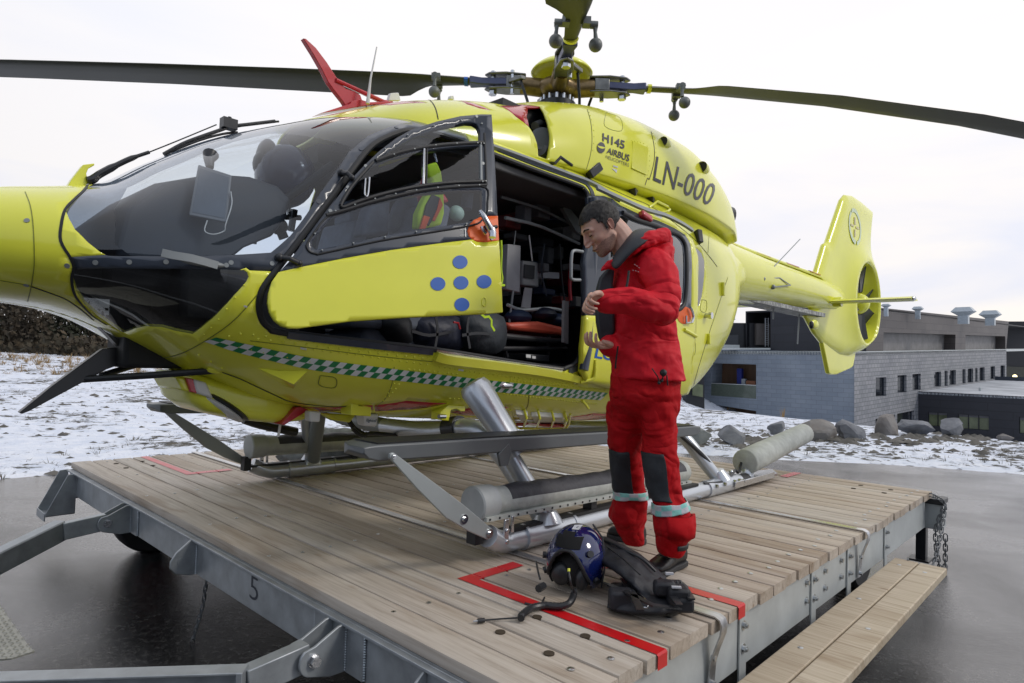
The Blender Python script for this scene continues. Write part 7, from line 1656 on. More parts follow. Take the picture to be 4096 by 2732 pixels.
for i in range(15000):   # brown undergrowth filling the thicket
    a = rs.uniform(-1100, 560); d_ = rs.uniform(44, 62)*(1 if a > -150 else 1 + (a+150)*.0004); p = W(a, 800, d=d_); z = float(gh(p[0], p[1])); h = rs.uniform(.3, 1.7)*(1 - .35*max(0, (a-250)/300)); d = np.array([rs.gauss(0, 1), rs.gauss(0, 1), rs.gauss(0, .6)]); d /= np.linalg.norm(d); q = np.cross(d, [rs.random(), rs.random(), rs.random()+.1]); q /= np.linalg.norm(q); e_ = np.cross(d, q); c = np.array([p[0], p[1], z + rs.uniform(0, h)]); s_ = rs.uniform(.12, .34)
    m.add([c + q*s_, c + e_*s_*.6, c - q*s_*.9, c - e_*s_*.5], [(0, 1, 2, 3)])
stuff(m.build('undergrowth', mat('undergrowth', (.085, .060, .034), .9, col2=(.020, .022, .014), vs=.8), smooth=False, fixn=False))
kinds = ('dark evergreen bush', 'brown leafed bush', 'bare grey twigged birch')
for i in range(13):
    a = -60 + i*26; d_ = 47 + (i*7 % 5)*2.5; p = W(a, 800, d=d_); k = (0, 2, 1, 1, 2, 1, 0, 2)[i % 8]
    bush(p[0], p[1], (2.6, 4.4, 3.4, 5.0, 2.2, 3.9)[i % 6] - (1.0 if i > 8 else 0), 2.4 + (i % 3)*.5, k, '%s, %s from the left in the heath thicket' % (kinds[k], ('first', 'second', 'third', 'fourth', 'fifth', 'sixth', 'seventh', 'eighth', 'ninth', 'tenth', 'eleventh', 'twelfth', 'thirteenth', 'fourteenth', 'fifteenth', 'sixteenth')[i]), i+50)
# surroundings behind the camera that the glazing mirrors: hangar and hills
hg = thing('hangar', 'large dark hangar with grey door behind the photographer, mirrored in the windscreen', 'building', (9.0, -11.0, GZ))
m = MB(); m.prism([(2.0, -16, GZ), (2.0, -16, 5.0), (7, -13.5, 6.6), (13, -9, 6.0), (20, -4, 4.6), (20, -4, GZ)], (8, -12, 0)); m.build('wall', M_blackp, hg, smooth=False)
m = MB(); m.prism([(5.0, -14.3, GZ), (5.0, -14.3, 4.0), (12, -9.3, 4.0), (12, -9.3, GZ)], (-.2, .3, 0)); m.build('door', mat('hangar_door_grey', (.07, .075, .08), .5, var=.3, vs=.8), hg, smooth=False)
m = MB(); R = []
for r_, hh in ((230, 0.0), (300, 9), (380, 22), (520, 34), (700, 26)):
    R.append([(r_*math.sin(a), r_*math.cos(a), GZ - 3 + hh*max(0, math.sin((a-1.9)/2.9*math.pi))**.6*(1 + .35*mnoise.noise(Vector((a*4, r_*.01, 0))))) for a in np.linspace(1.9, 4.8, 60)])
m.add([p for r_ in R for p in r_], [(i*60+j, i*60+j+1, (i+1)*60+j+1, (i+1)*60+j) for i in range(4) for j in range(59)])
struct(m.build('hills', mat('hill_heath', (.06, .06, .06), .9, col2=(.25, .27, .30), vs=.02, thr=(.45, .6)), angle=0))
# ================================================================== crew member
def remesh(o, vox, smooth_it=4, disp=None):
    q = o.modifiers.new('r', 'REMESH'); q.mode = 'VOXEL'; q.voxel_size = vox; q.use_smooth_shade = True
    if smooth_it: q = o.modifiers.new('sm', 'SMOOTH'); q.factor = .5; q.iterations = smooth_it
    if disp:
        for nm, typ, size, st, depth in disp:
            tx = bpy.data.textures.new(nm, typ); tx.noise_scale = size
            if typ == 'CLOUDS': tx.noise_depth = depth
            q = o.modifiers.new(nm, 'DISPLACE'); q.texture = tx; q.strength = st; q.mid_level = .5; q.texture_coords = 'LOCAL'
def capsule(m, pts, rad, seg=16):
    """chain of rounded tapered segments"""
    m.tube(smoothpts(pts, 3), np.interp(np.linspace(0, len(pts)-1, (len(pts)-1)*3+1), range(len(pts)), rad), seg)
    m.ball(pts[0], rad[0], 12, 8); m.ball(pts[-1], rad[-1], 12, 8)
M_skin = mat('skin', (.60, .36, .275), .5, var=.10, vs=18, bump=.05, bs=60); M_skin.node_tree.nodes['Principled BSDF'].inputs['Subsurface Weight'].default_value = .12
M_skin.node_tree.nodes['Principled BSDF'].inputs['Subsurface Radius'].default_value = (.02, .008, .004)
M_hair = mat('dark_brown_hair', (.010, .0075, .006), .6, var=.4, vs=40, bump=.35, bs=90, stretch=(1, 1, .25))
M_beard = mat('stubble', (.33, .195, .15), .6, var=.35, vs=160)
def cloth(name, col, rough, spec, st):
    m = mat(name, col, rough, var=.10, vs=5, spec=spec); t = m.node_tree; b = t.nodes['Principled BSDF']; tcn = N(t, 'ShaderNodeTexCoord'); oc = tcn.outputs['Object']
    f1 = noise(t, oc, 3.4, 2, .4, 1.2, (1, 1, 1.8), (.5, .2, .5)); r1 = mathn(t, 'ABSOLUTE', mathn(t, 'SUBTRACT', f1, .5)); f2 = noise(t, oc, 8, 2, .4, 1.0); r2 = mathn(t, 'ABSOLUTE', mathn(t, 'SUBTRACT', f2, .5)); f3 = noise(t, oc, 300, 2)
    bn = N(t, 'ShaderNodeBump'); bn.inputs['Strength'].default_value = st; bn.inputs['Distance'].default_value = .12
    t.links.new(mathn(t, 'ADD', mathn(t, 'ADD', r1, mathn(t, 'MULTIPLY', r2, .18)), mathn(t, 'MULTIPLY', f3, .01)), bn.inputs['Height']); t.links.new(bn.outputs[0], b.inputs['Normal']); return m
M_jkt = cloth('red_jacket_cloth', (.60, .008, .020), .62, .22, .55); M_trs = cloth('red_trouser_cloth', (.42, .004, .008), .75, .18, .55)
M_lin = mat('dark_grey_lining', (.030, .034, .042), .6, var=.25, vs=12, bump=.15, bs=30); M_knee = mat('black_knee_cloth', (.018, .021, .026), .65, var=.2, vs=20, bump=.2)
M_boot = mat('boot_leather', (.014, .014, .015), .42, var=.3, vs=25, bump=.2); M_sole = mat('boot_sole', (.03, .03, .032), .7)
fA = W(1455, 1258, z=0); fB = W(1535, 1308, z=0)
pd_ = float(np.dot((fA+fB)/2 - CAM, fw))
man = thing('person', 'man in red jacket and red trousers standing by the open helicopter door, looking down', 'person', (float((fA+fB)[0]/2), float((fA+fB)[1]/2), 0))
DPT = 3.0
def Q(a, b, d=0.0): return W(a, b, d=DPT + d)
PXM = 1477.0/DPT    # photo units per metre at the man
# frame of the figure: he faces image-left and a little toward us
fdir = -rt*.90 - fw*.44; fdir[2] = 0; fdir /= np.linalg.norm(fdir)       # where he faces
ldir = np.cross([0, 0, 1.0], fdir)                                       # his left
if np.dot(ldir, CAM - Q(1480, 700)) < 0: ldir = -ldir
Z = np.array([0, 0, 1.0])
# ---- head -------------------------------------------------------------
def sd_ell(P, c, r):
    q = (P - c)/r; k0 = np.linalg.norm(q, axis=-1); k1 = np.linalg.norm(q/np.array(r), axis=-1) + 1e-9; return k0*(k0-1)/k1
def sd_cap(P, a, b, ra, rb):
    a = np.array(a); b = np.array(b); ab = b-a; t_ = np.clip(((P-a)@ab)/(ab@ab), 0, 1); return np.linalg.norm(P - a - t_[..., None]*ab, axis=-1) - (ra + (rb-ra)*t_)
def smin(a, b, k): h = np.clip(.5 + .5*(b-a)/k, 0, 1); return b*(1-h) + a*h - k*h*(1-h)
def smax(a, b, k): return -smin(-a, -b, k)
def head_sdf(P):
    """x forward, y to his left, z up; origin at head centre; metres"""
    d = sd_ell(P, np.array([-.012, 0, .035]), np.array([.096, .076, .088]))              # cranium
    d = smin(d, sd_ell(P, np.array([.030, 0, -.015]), np.array([.058, .062, .085])), .03)  # face block
    d = smin(d, sd_ell(P, np.array([.040, 0, -.082]), np.array([.042, .042, .034])), .03)  # jaw
    d = smin(d, sd_ell(P, np.array([.068, 0, -.100]), np.array([.020, .022, .018])), .018)  # chin
    for s_ in (-1, 1):
        d = smin(d, sd_cap(P, (-.005, s_*.052, -.055), (.045, s_*.030, -.092), .016, .014), .02)
        d = smin(d, sd_ell(P, np.array([.062, s_*.036, -.022]), np.array([.022, .020, .018])), .018)   # cheekbone
        d = smin(d, sd_cap(P, (.088, s_*.010, .030), (.078, s_*.048, .026), .010, .008), .014)  # brow
        d = smax(d, -sd_ell(P, np.array([.098, s_*.032, .008]), np.array([.020, .018, .013])), .014)  # eye socket
        d = smin(d, sd_ell(P, np.array([.075, s_*.031, .008]), np.array([.0135, .0150, .0120])), .004)  # eyelid
    d = smin(d, sd_cap(P, (.092, 0, .022), (.118, 0, -.026), .007, .011), .010)   # nose bridge
    d = smin(d, sd_ell(P, np.array([.108, 0, -.034]), np.array([.015, .017, .010])), .008)
    d = smin(d, sd_ell(P, np.array([.088, 0, -.060]), np.array([.014, .024, .006])), .008); d = smin(d, sd_ell(P, np.array([.087, 0, -.071]), np.array([.012, .020, .007])), .006)
    d = smax(d, -sd_cap(P, (.106, -.022, -.0655), (.106, .022, -.0655), .003, .003), .004)
    return d
def star(sdf, nu=110, nv=80, c=(0, 0, 0)):
    th = np.linspace(0, 2*np.pi, nu, endpoint=False); ph = np.linspace(.0, np.pi, nv); T, Pp = np.meshgrid(th, ph)
    D = np.stack([np.sin(Pp)*np.cos(T), np.sin(Pp)*np.sin(T), np.cos(Pp)], -1); lo = np.full(T.shape, .02); hi = np.full(T.shape, .19)
    for _ in range(26):
        mid = (lo+hi)/2; ins = sdf(np.array(c) + D*mid[..., None]) < 0; lo = np.where(ins, mid, lo); hi = np.where(ins, hi, mid)
    return np.array(c) + D*lo[..., None], D
hp, hd = star(head_sdf)
# orientation: bowed forward about 33 degrees, turned slightly to us
hdir = -rt*.95 - fw*.30; hdir[2] = 0; hdir /= np.linalg.norm(hdir); hl = np.cross([0, 0, 1.0], hdir); hl = hl if np.dot(hl, ldir) > 0 else -hl; hf = hdir*math.cos(R_(38)) - Z*math.sin(R_(38)); hu = np.cross(hf, hl); hu = hu if hu[2] > 0 else -hu
HCt = Q(1381, 523, -.02)
def HT(p): p = np.asarray(p)*.97; return HCt + p[..., 0:1]*hf + p[..., 1:2]*hl + p[..., 2:3]*hu
body = MB(); G = HT(hp); nv, nu = G.shape[:2]
body.add(G.reshape(-1, 3), [(i*nu+j, (i+1)*nu+j, (i+1)*nu+(j+1) % nu, i*nu+(j+1) % nu) for i in range(nv-1) for j in range(nu)])
H1 = lambda x, y, z: HT(np.array([x, y, z]))
# neck into the trunk
capsule(body, [H1(-.045, 0, -.02), H1(-.055, 0, -.09), Q(1450, 596, .0), Q(1462, 640, .02)], [.058, .062, .070, .08])
# trunk and limbs under the clothes (one continuous figure)
pel = Q(1480, 870, .0)
capsule(body, [Q(1472, 650), Q(1475, 720), Q(1480, 800), pel], [.10, .11, .10, .10])
hipA = Q(1450, 900, .06); hipB = Q(1505, 900, -.05); kneeA = W(1432, 1065, d=3.16); kneeB = W(1515, 1075, d=2.93); ankA = W(1448, 1215, d=3.2); ankB = W(1540, 1262, d=2.87)
capsule(body, [pel, hipA, kneeA, ankA], [.08, .06, .045, .036]); capsule(body, [pel, hipB, kneeB, ankB], [.08, .06, .045, .036])
# arms: his left (near us) bent across, his right hanging with the palm up
shL = Q(1508, 625, -.10); elL = Q(1520, 712, -.24); wrL = Q(1386, 689, -.28); shR = Q(1440, 640, .13); elR = Q(1440, 768, .11); wrR = Q(1408, 792, -.06)
capsule(body, [Q(1480, 620), shL, elL, wrL], [.06, .05, .038, .028]); capsule(body, [Q(1470, 630), shR, elR, wrR], [.06, .045, .036, .028])
def hand(m, wrist, fwd, palm, thumb_side, curl, size=1.0, spread=.0):
    """palm box plus five curled fingers"""
    f_ = fwd/np.linalg.norm(fwd); p_ = palm - f_*np.dot(palm, f_); p_ /= np.linalg.norm(p_); t_ = np.cross(f_, p_)*thumb_side
    for k_ in np.linspace(-.026, .026, 4): capsule(m, [wrist - f_*.01 + t_*k_*.5, wrist + f_*.045*size + t_*k_*.9, wrist + f_*.085*size + t_*k_], [.017, .016, .012], 10)
    L = ((.030, .024, .018), (.040, .027, .020), (.043, .030, .021), (.038, .026, .019))
    for i, kk in enumerate((-.033, -.011, .011, .033)):
        b_ = wrist + f_*(.085 + (.004 if i in (1, 2) else 0))*size + t_*kk; pts = [b_ - f_*.01, b_]; d = f_ + t_*spread*kk*8; ang = 0
        for j, l in enumerate(L[i]):
            ang += curl[j]; dd = d*math.cos(ang) + p_*math.sin(ang); pts.append(pts[-1] + dd*l*size)
        capsule(m, pts, [.0092, .0090, .0084, .0076, .0064], 10)
    b_ = wrist + f_*.025*size + t_*.026; capsule(m, [b_, b_ + f_*.022 + t_*.022 + p_*.008, b_ + f_*.05 + t_*.030 + p_*.018, b_ + f_*.072 + t_*.024 + p_*.026], [.014, .0125, .0105, .0085], 10)
hand(body, wrL, Q(1330, 690, -.33) - wrL, -fw*.5 - Z*.5, 1, (1.0, 1.15, .7), .92, .2)
hand(body, Q(1400, 790, -.08), -rt*.75 - fw*.6 - Z*.1, Z*.9 - fw*.1, -1, (.45, .75, .5), 1.0, .25)
bo = body.build('body', M_skin, man, angle=0); remesh(bo, .0034, 2)
bo.modifiers['sm'].iterations = 2
# ear
m = MB(); ec = np.array([-.012, .074, -.004]); 
out = [(.012, .026), (.002, .034), (-.012, .032), (-.019, .018), (-.016, .0), (-.008, -.018), (.002, -.030), (.009, -.028), (.010, -.012), (.012, .008)]
P = [H1(ec[0]+x, ec[1] + .010 + (.010 if x < 0 else .0), ec[2]+z) for x, z in out]; cI = [H1(ec[0]+x*.5 + .004, ec[1]+.004, ec[2]+z*.5) for x, z in out]; bk = [H1(ec[0]+x*.8+.005, ec[1]-.010, ec[2]+z*.8) for x, z in out]
m.rings([bk, P, cI], cap=True); e_ = m.build('ear', mat('ear_skin', (.56, .27, .20), .5), man, subs=2)
m = MB(); P = [H1(ec[0]+x, -(ec[1] + .010 + (.010 if x < 0 else .0)), ec[2]+z) for x, z in out]; cI = [H1(ec[0]+x*.5 + .004, -(ec[1]+.004), ec[2]+z*.5) for x, z in out]; m.rings([P, cI]); m.build('ear', M_skin, man, subs=1)
# eyes (lids lowered), brows, stubble
m = MB()
for s_ in (-1, 1): m.tube([H1(.087, s_*.018, .004), H1(.090, s_*.031, .0005), H1(.083, s_*.044, .004)], [.0015, .0024, .0015], 6)
m.build('eyelash', M_hair, man)
m = MB()
for s_ in (-1, 1): m.tube([H1(.098, s_*.014, .034), H1(.095, s_*.030, .040), H1(.082, s_*.049, .034)], [.003, .0042, .0025], 8, flat=.7)
m.build('eyebrow', M_hair, man)
m = MB(); m.tube([H1(.092, -.023, -.070), H1(.099, -.012, -.0665), H1(.102, 0, -.0655), H1(.099, .012, -.0665), H1(.092, .023, -.070)], .0022, 6); m.build('mouth_line', mat('mouth_dark', (.12, .035, .03), .5), man)
def cap_patch(test, off, name, mt, lump_=0, sc=30):
    k = np.array([[test(p) for p in row] for row in hp]); P = hp + hd*off
    if lump_: P = P + hd*np.array([[lump_*mnoise.noise(Vector((p[0]*sc, p[1]*sc, p[2]*sc*1.6))) for p in row] for row in hp])[..., None]
    m = MB(); G = HT(P); idx = {}; vs = []; fs = []
    for i in range(nv-1):
        for j in range(nu):
            q = [(i, j), (i+1, j), (i+1, (j+1) % nu), (i, (j+1) % nu)]
            if sum(k[a] for a in q) >= 3:
                f_ = []
                for a in q:
                    if a not in idx: idx[a] = len(vs); vs.append(G[a] if k[a] else HT(hp[a] - hd[a]*.002))
                    f_.append(idx[a])
                fs.append(tuple(f_))
    m.add(vs, fs); o = m.build(name, mt, man, angle=0); return o
def hair_t(p):
    x, y, z = p; ay = abs(y)
    front = .072 - .25*max(0, .07 - z); 
    if z > .062 and x < .082 - .30*max(0, ay-.035): return True
    if z > .03 and x < .050 - .2*(ay): return x < .052
    if x < .022 and z > .012: return True
    if x < -.018 and z > -.030: return True
    if .004 < x < .022 and ay > .055 and z > -.012: return True
    return False
ho = cap_patch(hair_t, .0065, 'hair', M_hair, .003, 60)
m = MB(); rh = random.Random(11)
for i in range(1500):
    j = rh.randrange(nu); i_ = rh.randrange(2, nv-8); p = hp[i_, j]
    if not hair_t(p): continue
    d = hd[i_, j]; t_ = np.array([.6*(1 if p[2] > .08 else -.4), 0, -.8 if p[2] < .09 else .1]); t_ -= d*np.dot(t_, d); t_ /= np.linalg.norm(t_) + 1e-9
    b_ = p + d*.006; e2 = b_ + t_*.014 + d*rh.uniform(.0, .0025); s_ = np.cross(t_, d)*.0012
    m.add([HT(b_ - s_), HT(b_ + s_), HT(e2)], [(0, 1, 2)])
stuff(m.build('hair_strand', M_hair, man, smooth=False, fixn=False))
def beard_t(p):
    x, y, z = p
    if z < -.092 and x > .0: return True
    if z < -.046 and x > -.005 and not (x > .088 and -.078 < z < -.056 and abs(y) < .022) and z < -.045 - .4*max(0, x-.06) : return True
    return x > .085 and -.058 < z < -.049 and abs(y) < .026
cap_patch(beard_t, .0022, 'stubble', M_beard)
# ---- trousers -------------------------------------------------------------
def ell_ring(c, ax, e1, r1, r2, n=26, pw=2.0):
    ax = ax/np.linalg.norm(ax); e1 = e1 - ax*np.dot(e1, ax); e1 /= np.linalg.norm(e1); e2 = np.cross(ax, e1)
    return [c + e1*r1*math.copysign(abs(math.cos(a))**(2/pw), math.cos(a)) + e2*r2*math.copysign(abs(math.sin(a))**(2/pw), math.sin(a)) for a in np.linspace(0, 2*math.pi, n, endpoint=False)]
rh_ = rt.copy(); rh_[2] = 0; rh_ /= np.linalg.norm(rh_)
def pxl(m, secs, deep=1.15, n=26):
    """sections given by left / right edge in the photo, height and depth"""
    R = []
    for (l, r, b_, d, *k) in secs:
        c = W((l+r)/2, b_, d=d); hw = (r-l)/2*d/1477.0; ax = Z.copy(); R.append(ell_ring(c, ax, rh_, hw, hw*(k[0] if k else deep), n, 2.3))
    m.rings(R)
tr = MB()
pxl(tr, [(1408, 1552, 838, 3.0, .76), (1404, 1558, 870, 3.0, .80), (1398, 1560, 905, 3.0, .85), (1400, 1556, 932, 3.0, .72), (1425, 1532, 955, 3.0, .5)])
pxl(tr, [(1396, 1500, 925, 3.05, 1.0), (1394, 1482, 960, 3.08, 1.1), (1395, 1474, 1000, 3.10, 1.1), (1400, 1472, 1035, 3.12, 1.15), (1403, 1474, 1065, 3.14), (1408, 1478, 1100, 3.16), (1410, 1480, 1125, 3.17), (1408, 1484, 1140, 3.18), (1404, 1484, 1165, 3.19), (1400, 1482, 1190, 3.20), (1408, 1478, 1205, 3.20), (1418, 1476, 1222, 3.2), (1428, 1477, 1240, 3.2), (1434, 1477, 1248, 3.2)])
pxl(tr, [(1462, 1558, 925, 2.97, 1.0), (1470, 1554, 960, 2.96, 1.1), (1474, 1552, 1000, 2.95, 1.1), (1476, 1554, 1040, 2.94, 1.1), (1480, 1558, 1075, 2.93), (1488, 1560, 1105, 2.92), (1493, 1564, 1135, 2.91), (1498, 1576, 1150, 2.90), (1500, 1584, 1175, 2.89, 1.05), (1500, 1588, 1205, 2.88), (1502, 1587, 1225, 2.87), (1508, 1574, 1242, 2.87), (1512, 1570, 1262, 2.87), (1514, 1568, 1272, 2.87)])
to = tr.build('trousers', M_trs, man, angle=0); remesh(to, .007, 5, [('tw1', 'CLOUDS', .11, .028, 1), ('tw2', 'CLOUDS', .045, .010, 1)])
# ---- jacket ---------------------------------------------------------------
jk = MB()
pxl(jk, [(1405, 1572, 872, 3.0, .84), (1405, 1566, 840, 3.0, .80), (1402, 1559, 800, 3.0, .76), (1400, 1553, 760, 3.0, .74), (1398, 1548, 720, 3.0, .74), (1400, 1544, 680, 3.0, .76), (1406, 1540, 645, 3.0, .78), (1416, 1538, 612, 3.0, .80), (1430, 1536, 585, 3.0, .80), (1440, 1536, 562, 3.0, .70)], n=34)
capsule(jk, [Q(1455, 600), Q(1500, 590)], [.10, .10])
capsule(jk, [Q(1496, 608, -.08), Q(1512, 635, -.15), Q(1522, 680, -.21), Q(1522, 712, -.24)], [.088, .086, .074, .070])
capsule(jk, [Q(1522, 710, -.24), Q(1486, 702, -.26), Q(1440, 692, -.27), Q(1400, 690, -.28), Q(1384, 689, -.28)], [.070, .066, .060, .056, .050])
capsule(jk, [Q(1440, 628, .14), Q(1430, 700, .17), Q(1440, 770, .12)], [.085, .08, .070]); capsule(jk, [Q(1440, 775, .12), Q(1415, 790, .0), Q(1398, 793, -.07)], [.070, .058, .050])
jo = jk.build('jacket', M_jkt, man, angle=0); remesh(jo, .007, 4, [('jw1', 'CLOUDS', .13, .024, 1), ('jw2', 'CLOUDS', .05, .012, 1)])
# hood lying on the back, dark inside, and the collar
m = MB(); P = [Q(1440, 590, -.10), Q(1460, 568, -.14), Q(1490, 550, -.12), Q(1516, 544, -.05), Q(1524, 556, .02), Q(1522, 585, .05), Q(1500, 604, .04)]; m.tube(smoothpts(P, 4), np.interp(np.linspace(0, 6, 25), range(7), [.015, .026, .034, .042, .045, .04, .035]), 14)
ho2 = m.build('hood', M_jkt, man, angle=0); remesh(ho2, .006, 4, [('hw', 'CLOUDS', .05, .02, 1)])
m = MB(); P = [Q(1400, 602, -.13), Q(1418, 585, -.15), Q(1440, 560, -.16), Q(1462, 540, -.14), Q(1490, 533, -.10), Q(1512, 534, -.05)]; Pb = [Q(1412, 625, -.145), Q(1432, 600, -.165), Q(1452, 578, -.175), Q(1475, 560, -.17), Q(1500, 545, -.14), Q(1516, 538, -.09)]
Pc = [Q(1425, 570, -.02), Q(1436, 556, -.03), Q(1446, 540, -.03), Q(1462, 528, -.02), Q(1485, 527, .0), Q(1508, 530, .02)]
m.rings([P, Pb, [p + np.array([0, 0, -.03]) + fw*.03 for p in Pb], Pc]) if False else m.add(P + Pb + Pc, [(i, i+1, 6+i+1, 6+i) for i in range(5)] + [(i, i+1, 12+i+1, 12+i) for i in range(5)])
o = m.build('collar_lining', M_lin, man, angle=0); q = o.modifiers.new('ss', 'SUBSURF'); q.levels = q.render_levels = 2; q = o.modifiers.new('s', 'SOLIDIFY'); q.thickness = .012; q.offset = 0
# open front: dark lining hanging forward with the red edge
def flap(pts, name, mt, th, d, dd=None, bv=.004):
    m = MB(); P = [Q(a, b_, d + (dd[i] if dd else 0)) for i, (a, b_) in enumerate(pts)]; m.prism(P, fw*th); return m.build(name, mt, man, bevel=bv, angle=60)
o = flap([(1402, 608), (1390, 622), (1378, 636), (1371, 660), (1368, 700), (1370, 740), (1376, 775), (1386, 795), (1400, 790), (1412, 760), (1412, 700), (1408, 650), (1412, 620)], 'open_lining', M_lin, .05, -.07, bv=.012)
o = flap([(1396, 598), (1384, 612), (1380, 622), (1400, 616), (1416, 620), (1424, 602), (1418, 592)], 'jacket_collar', M_jkt, .04, -.125, bv=.010)
o = flap([(1406, 596), (1404, 606), (1410, 616), (1416, 600)], 'shirt', mat('grey_shirt', (.25, .26, .27), .7), .02, -.12)
m = MB(); P = [Q(a, b_, d_) for a, b_, d_ in ((1444, 622, -.262), (1442, 640, -.268), (1437, 668, -.276))]; m.tube(P, .0055, 8); P = [Q(a, b_, -.30) for a, b_ in ((1405, 700), (1404, 712))]; m.build('chest_zip', M_blk, man)
m = MB(); m.tube([Q(1419, 795, -.02-.13), Q(1414, 830, -.13), Q(1413, 846, -.12)], .004, 6); m.build('front_zip', M_blk, man)
m = MB(); m.ball(Q(1523, 856, -.20), .016, 12, 8); m.tube([Q(1523, 856, -.20), Q(1521, 875, -.19), Q(1512, 880, -.18)], .003, 6); m.ball(Q(1519, 874, -.19), .008, 8, 6); m.ball(Q(1513, 879, -.19), .008, 8, 6); m.tube([Q(1497, 846, -.17), Q(1510, 865, -.18), Q(1514, 878, -.18)], .003, 6); m.build('hem_toggle', M_blk, man)
m = MB(); m.tube([Q(1531, 862, -.20), Q(1533, 885, -.19)], .003, 6); m.build('pocket_zip', M_blk, man)
# faint embroidered lettering on the chest
v, f = text_mesh('NORSK LUFT', 1.0, 0) if False else (None, None)
m = MB()
for i, (a, b_) in enumerate(((1456, 607), (1461, 610), (1466, 614), (1452, 620), (1458, 621), (1464, 623))): m.tube([Q(a, b_, -.275), Q(a+3, b_+2, -.278)], .0016, 5)
m.build('chest_embroidery', mat('thread_grey', (.40, .22, .24), .7), man)
# knee patches, reflective bands, leg pocket
def cling(o, off=.005, th=.005):
    q = o.modifiers.new('ss', 'SUBSURF'); q.subdivision_type = 'SIMPLE'; q.levels = q.render_levels = 2
    q = o.modifiers.new('sw', 'SHRINKWRAP'); q.target = to; q.wrap_method = 'NEAREST_SURFACEPOINT'; q.wrap_mode = 'ABOVE_SURFACE'; q.offset = off
    q = o.modifiers.new('sm', 'SMOOTH'); q.factor = .5; q.iterations = 2
    q = o.modifiers.new('s', 'SOLIDIFY'); q.thickness = th; q.offset = 0
def legpatch(secs, a0, a1, name, mt, off=.010, n=16, wob=.0):
    R = []
    for l, r, b_, d in secs:
        c = W((l+r)/2, b_, d=d); hw = (r-l)/2*d/1477.0 + off; row = []
        for a in np.linspace(R_(a0), R_(a1), n): row.append(c + rh_*hw*math.cos(a) - np.array([-rh_[1], rh_[0], 0])*hw*1.15*math.sin(a))
        R.append(row)
    m = MB(); k = len(R[0]); m.add([p for r_ in R for p in r_], [(i*k+j, i*k+j+1, (i+1)*k+j+1, (i+1)*k+j) for i in range(len(R)-1) for j in range(k-1)])
    o = m.build(name, mt, man, angle=0)
    if name == 'knee_patch': cling(o)
    else: q = o.modifiers.new('s', 'SOLIDIFY'); q.thickness = .02; q.offset = -1
    return o
legpatch([(1400, 1472, 1033, 3.12), (1401, 1474, 1060, 3.14), (1403, 1477, 1095, 3.16), (1408, 1480, 1120, 3.17), (1412, 1482, 1132, 3.18)], 88, 184, 'knee_patch', M_knee, .013)
legpatch([(1478, 1554, 1036, 2.94), (1482, 1558, 1070, 2.93), (1488, 1560, 1100, 2.92), (1494, 1564, 1130, 2.91), (1500, 1568, 1146, 2.91)], 92, 184, 'knee_patch', M_knee, .013)
M_teal = mat('reflective_teal', (.25, .60, .54), .35, var=.1, vs=60); M_slv = mat('reflective_silver', (.52, .53, .56), .35, var=.1, vs=60)
def refl(l, r, b0, b1, d, a0, a1, slope):
    n = 15; R = []
    for bb_ in (b0, (b0+b1)/2, b1):
        row = []
        for i in range(n):
            a = R_(a0 + (a1-a0)*i/(n-1)); c = W((l+r)/2, bb_ , d=d); hw = (r-l)/2*d/1477.0 + .009
            row.append(c + rh_*hw*math.cos(a) - np.array([-rh_[1], rh_[0], 0])*hw*1.15*math.sin(a) + Z*slope*math.cos(a)*hw)
        R.append(row)
    m = MB(); fs = []; mi = []
    for i in range(2):
        for j in range(n-1): fs.append((i*n+j, i*n+j+1, (i+1)*n+j+1, (i+1)*n+j)); mi.append((i+j//2) % 2)
    m.add([p for r_ in R for p in r_], fs); m.m = mi; o = m.build('reflective_band', [M_teal, M_slv], man, angle=0); cling(o, .006, .004)
refl(1406, 1486, 1124, 1143, 3.18, -10, 190, .06); refl(1500, 1584, 1146, 1172, 2.90, -10, 190, .22)
flapP = lambda *a, **k: flap(*a, **k)
legpatch([(1499, 1588, 1176, 2.89), (1500, 1590, 1200, 2.88), (1503, 1588, 1226, 2.87)], 5, 120, 'leg_pocket', M_trs, .012)
legpatch([(1511, 1574, 1243, 2.87), (1512, 1572, 1254, 2.87)], 20, 85, 'ankle_strap', M_blk, .012)
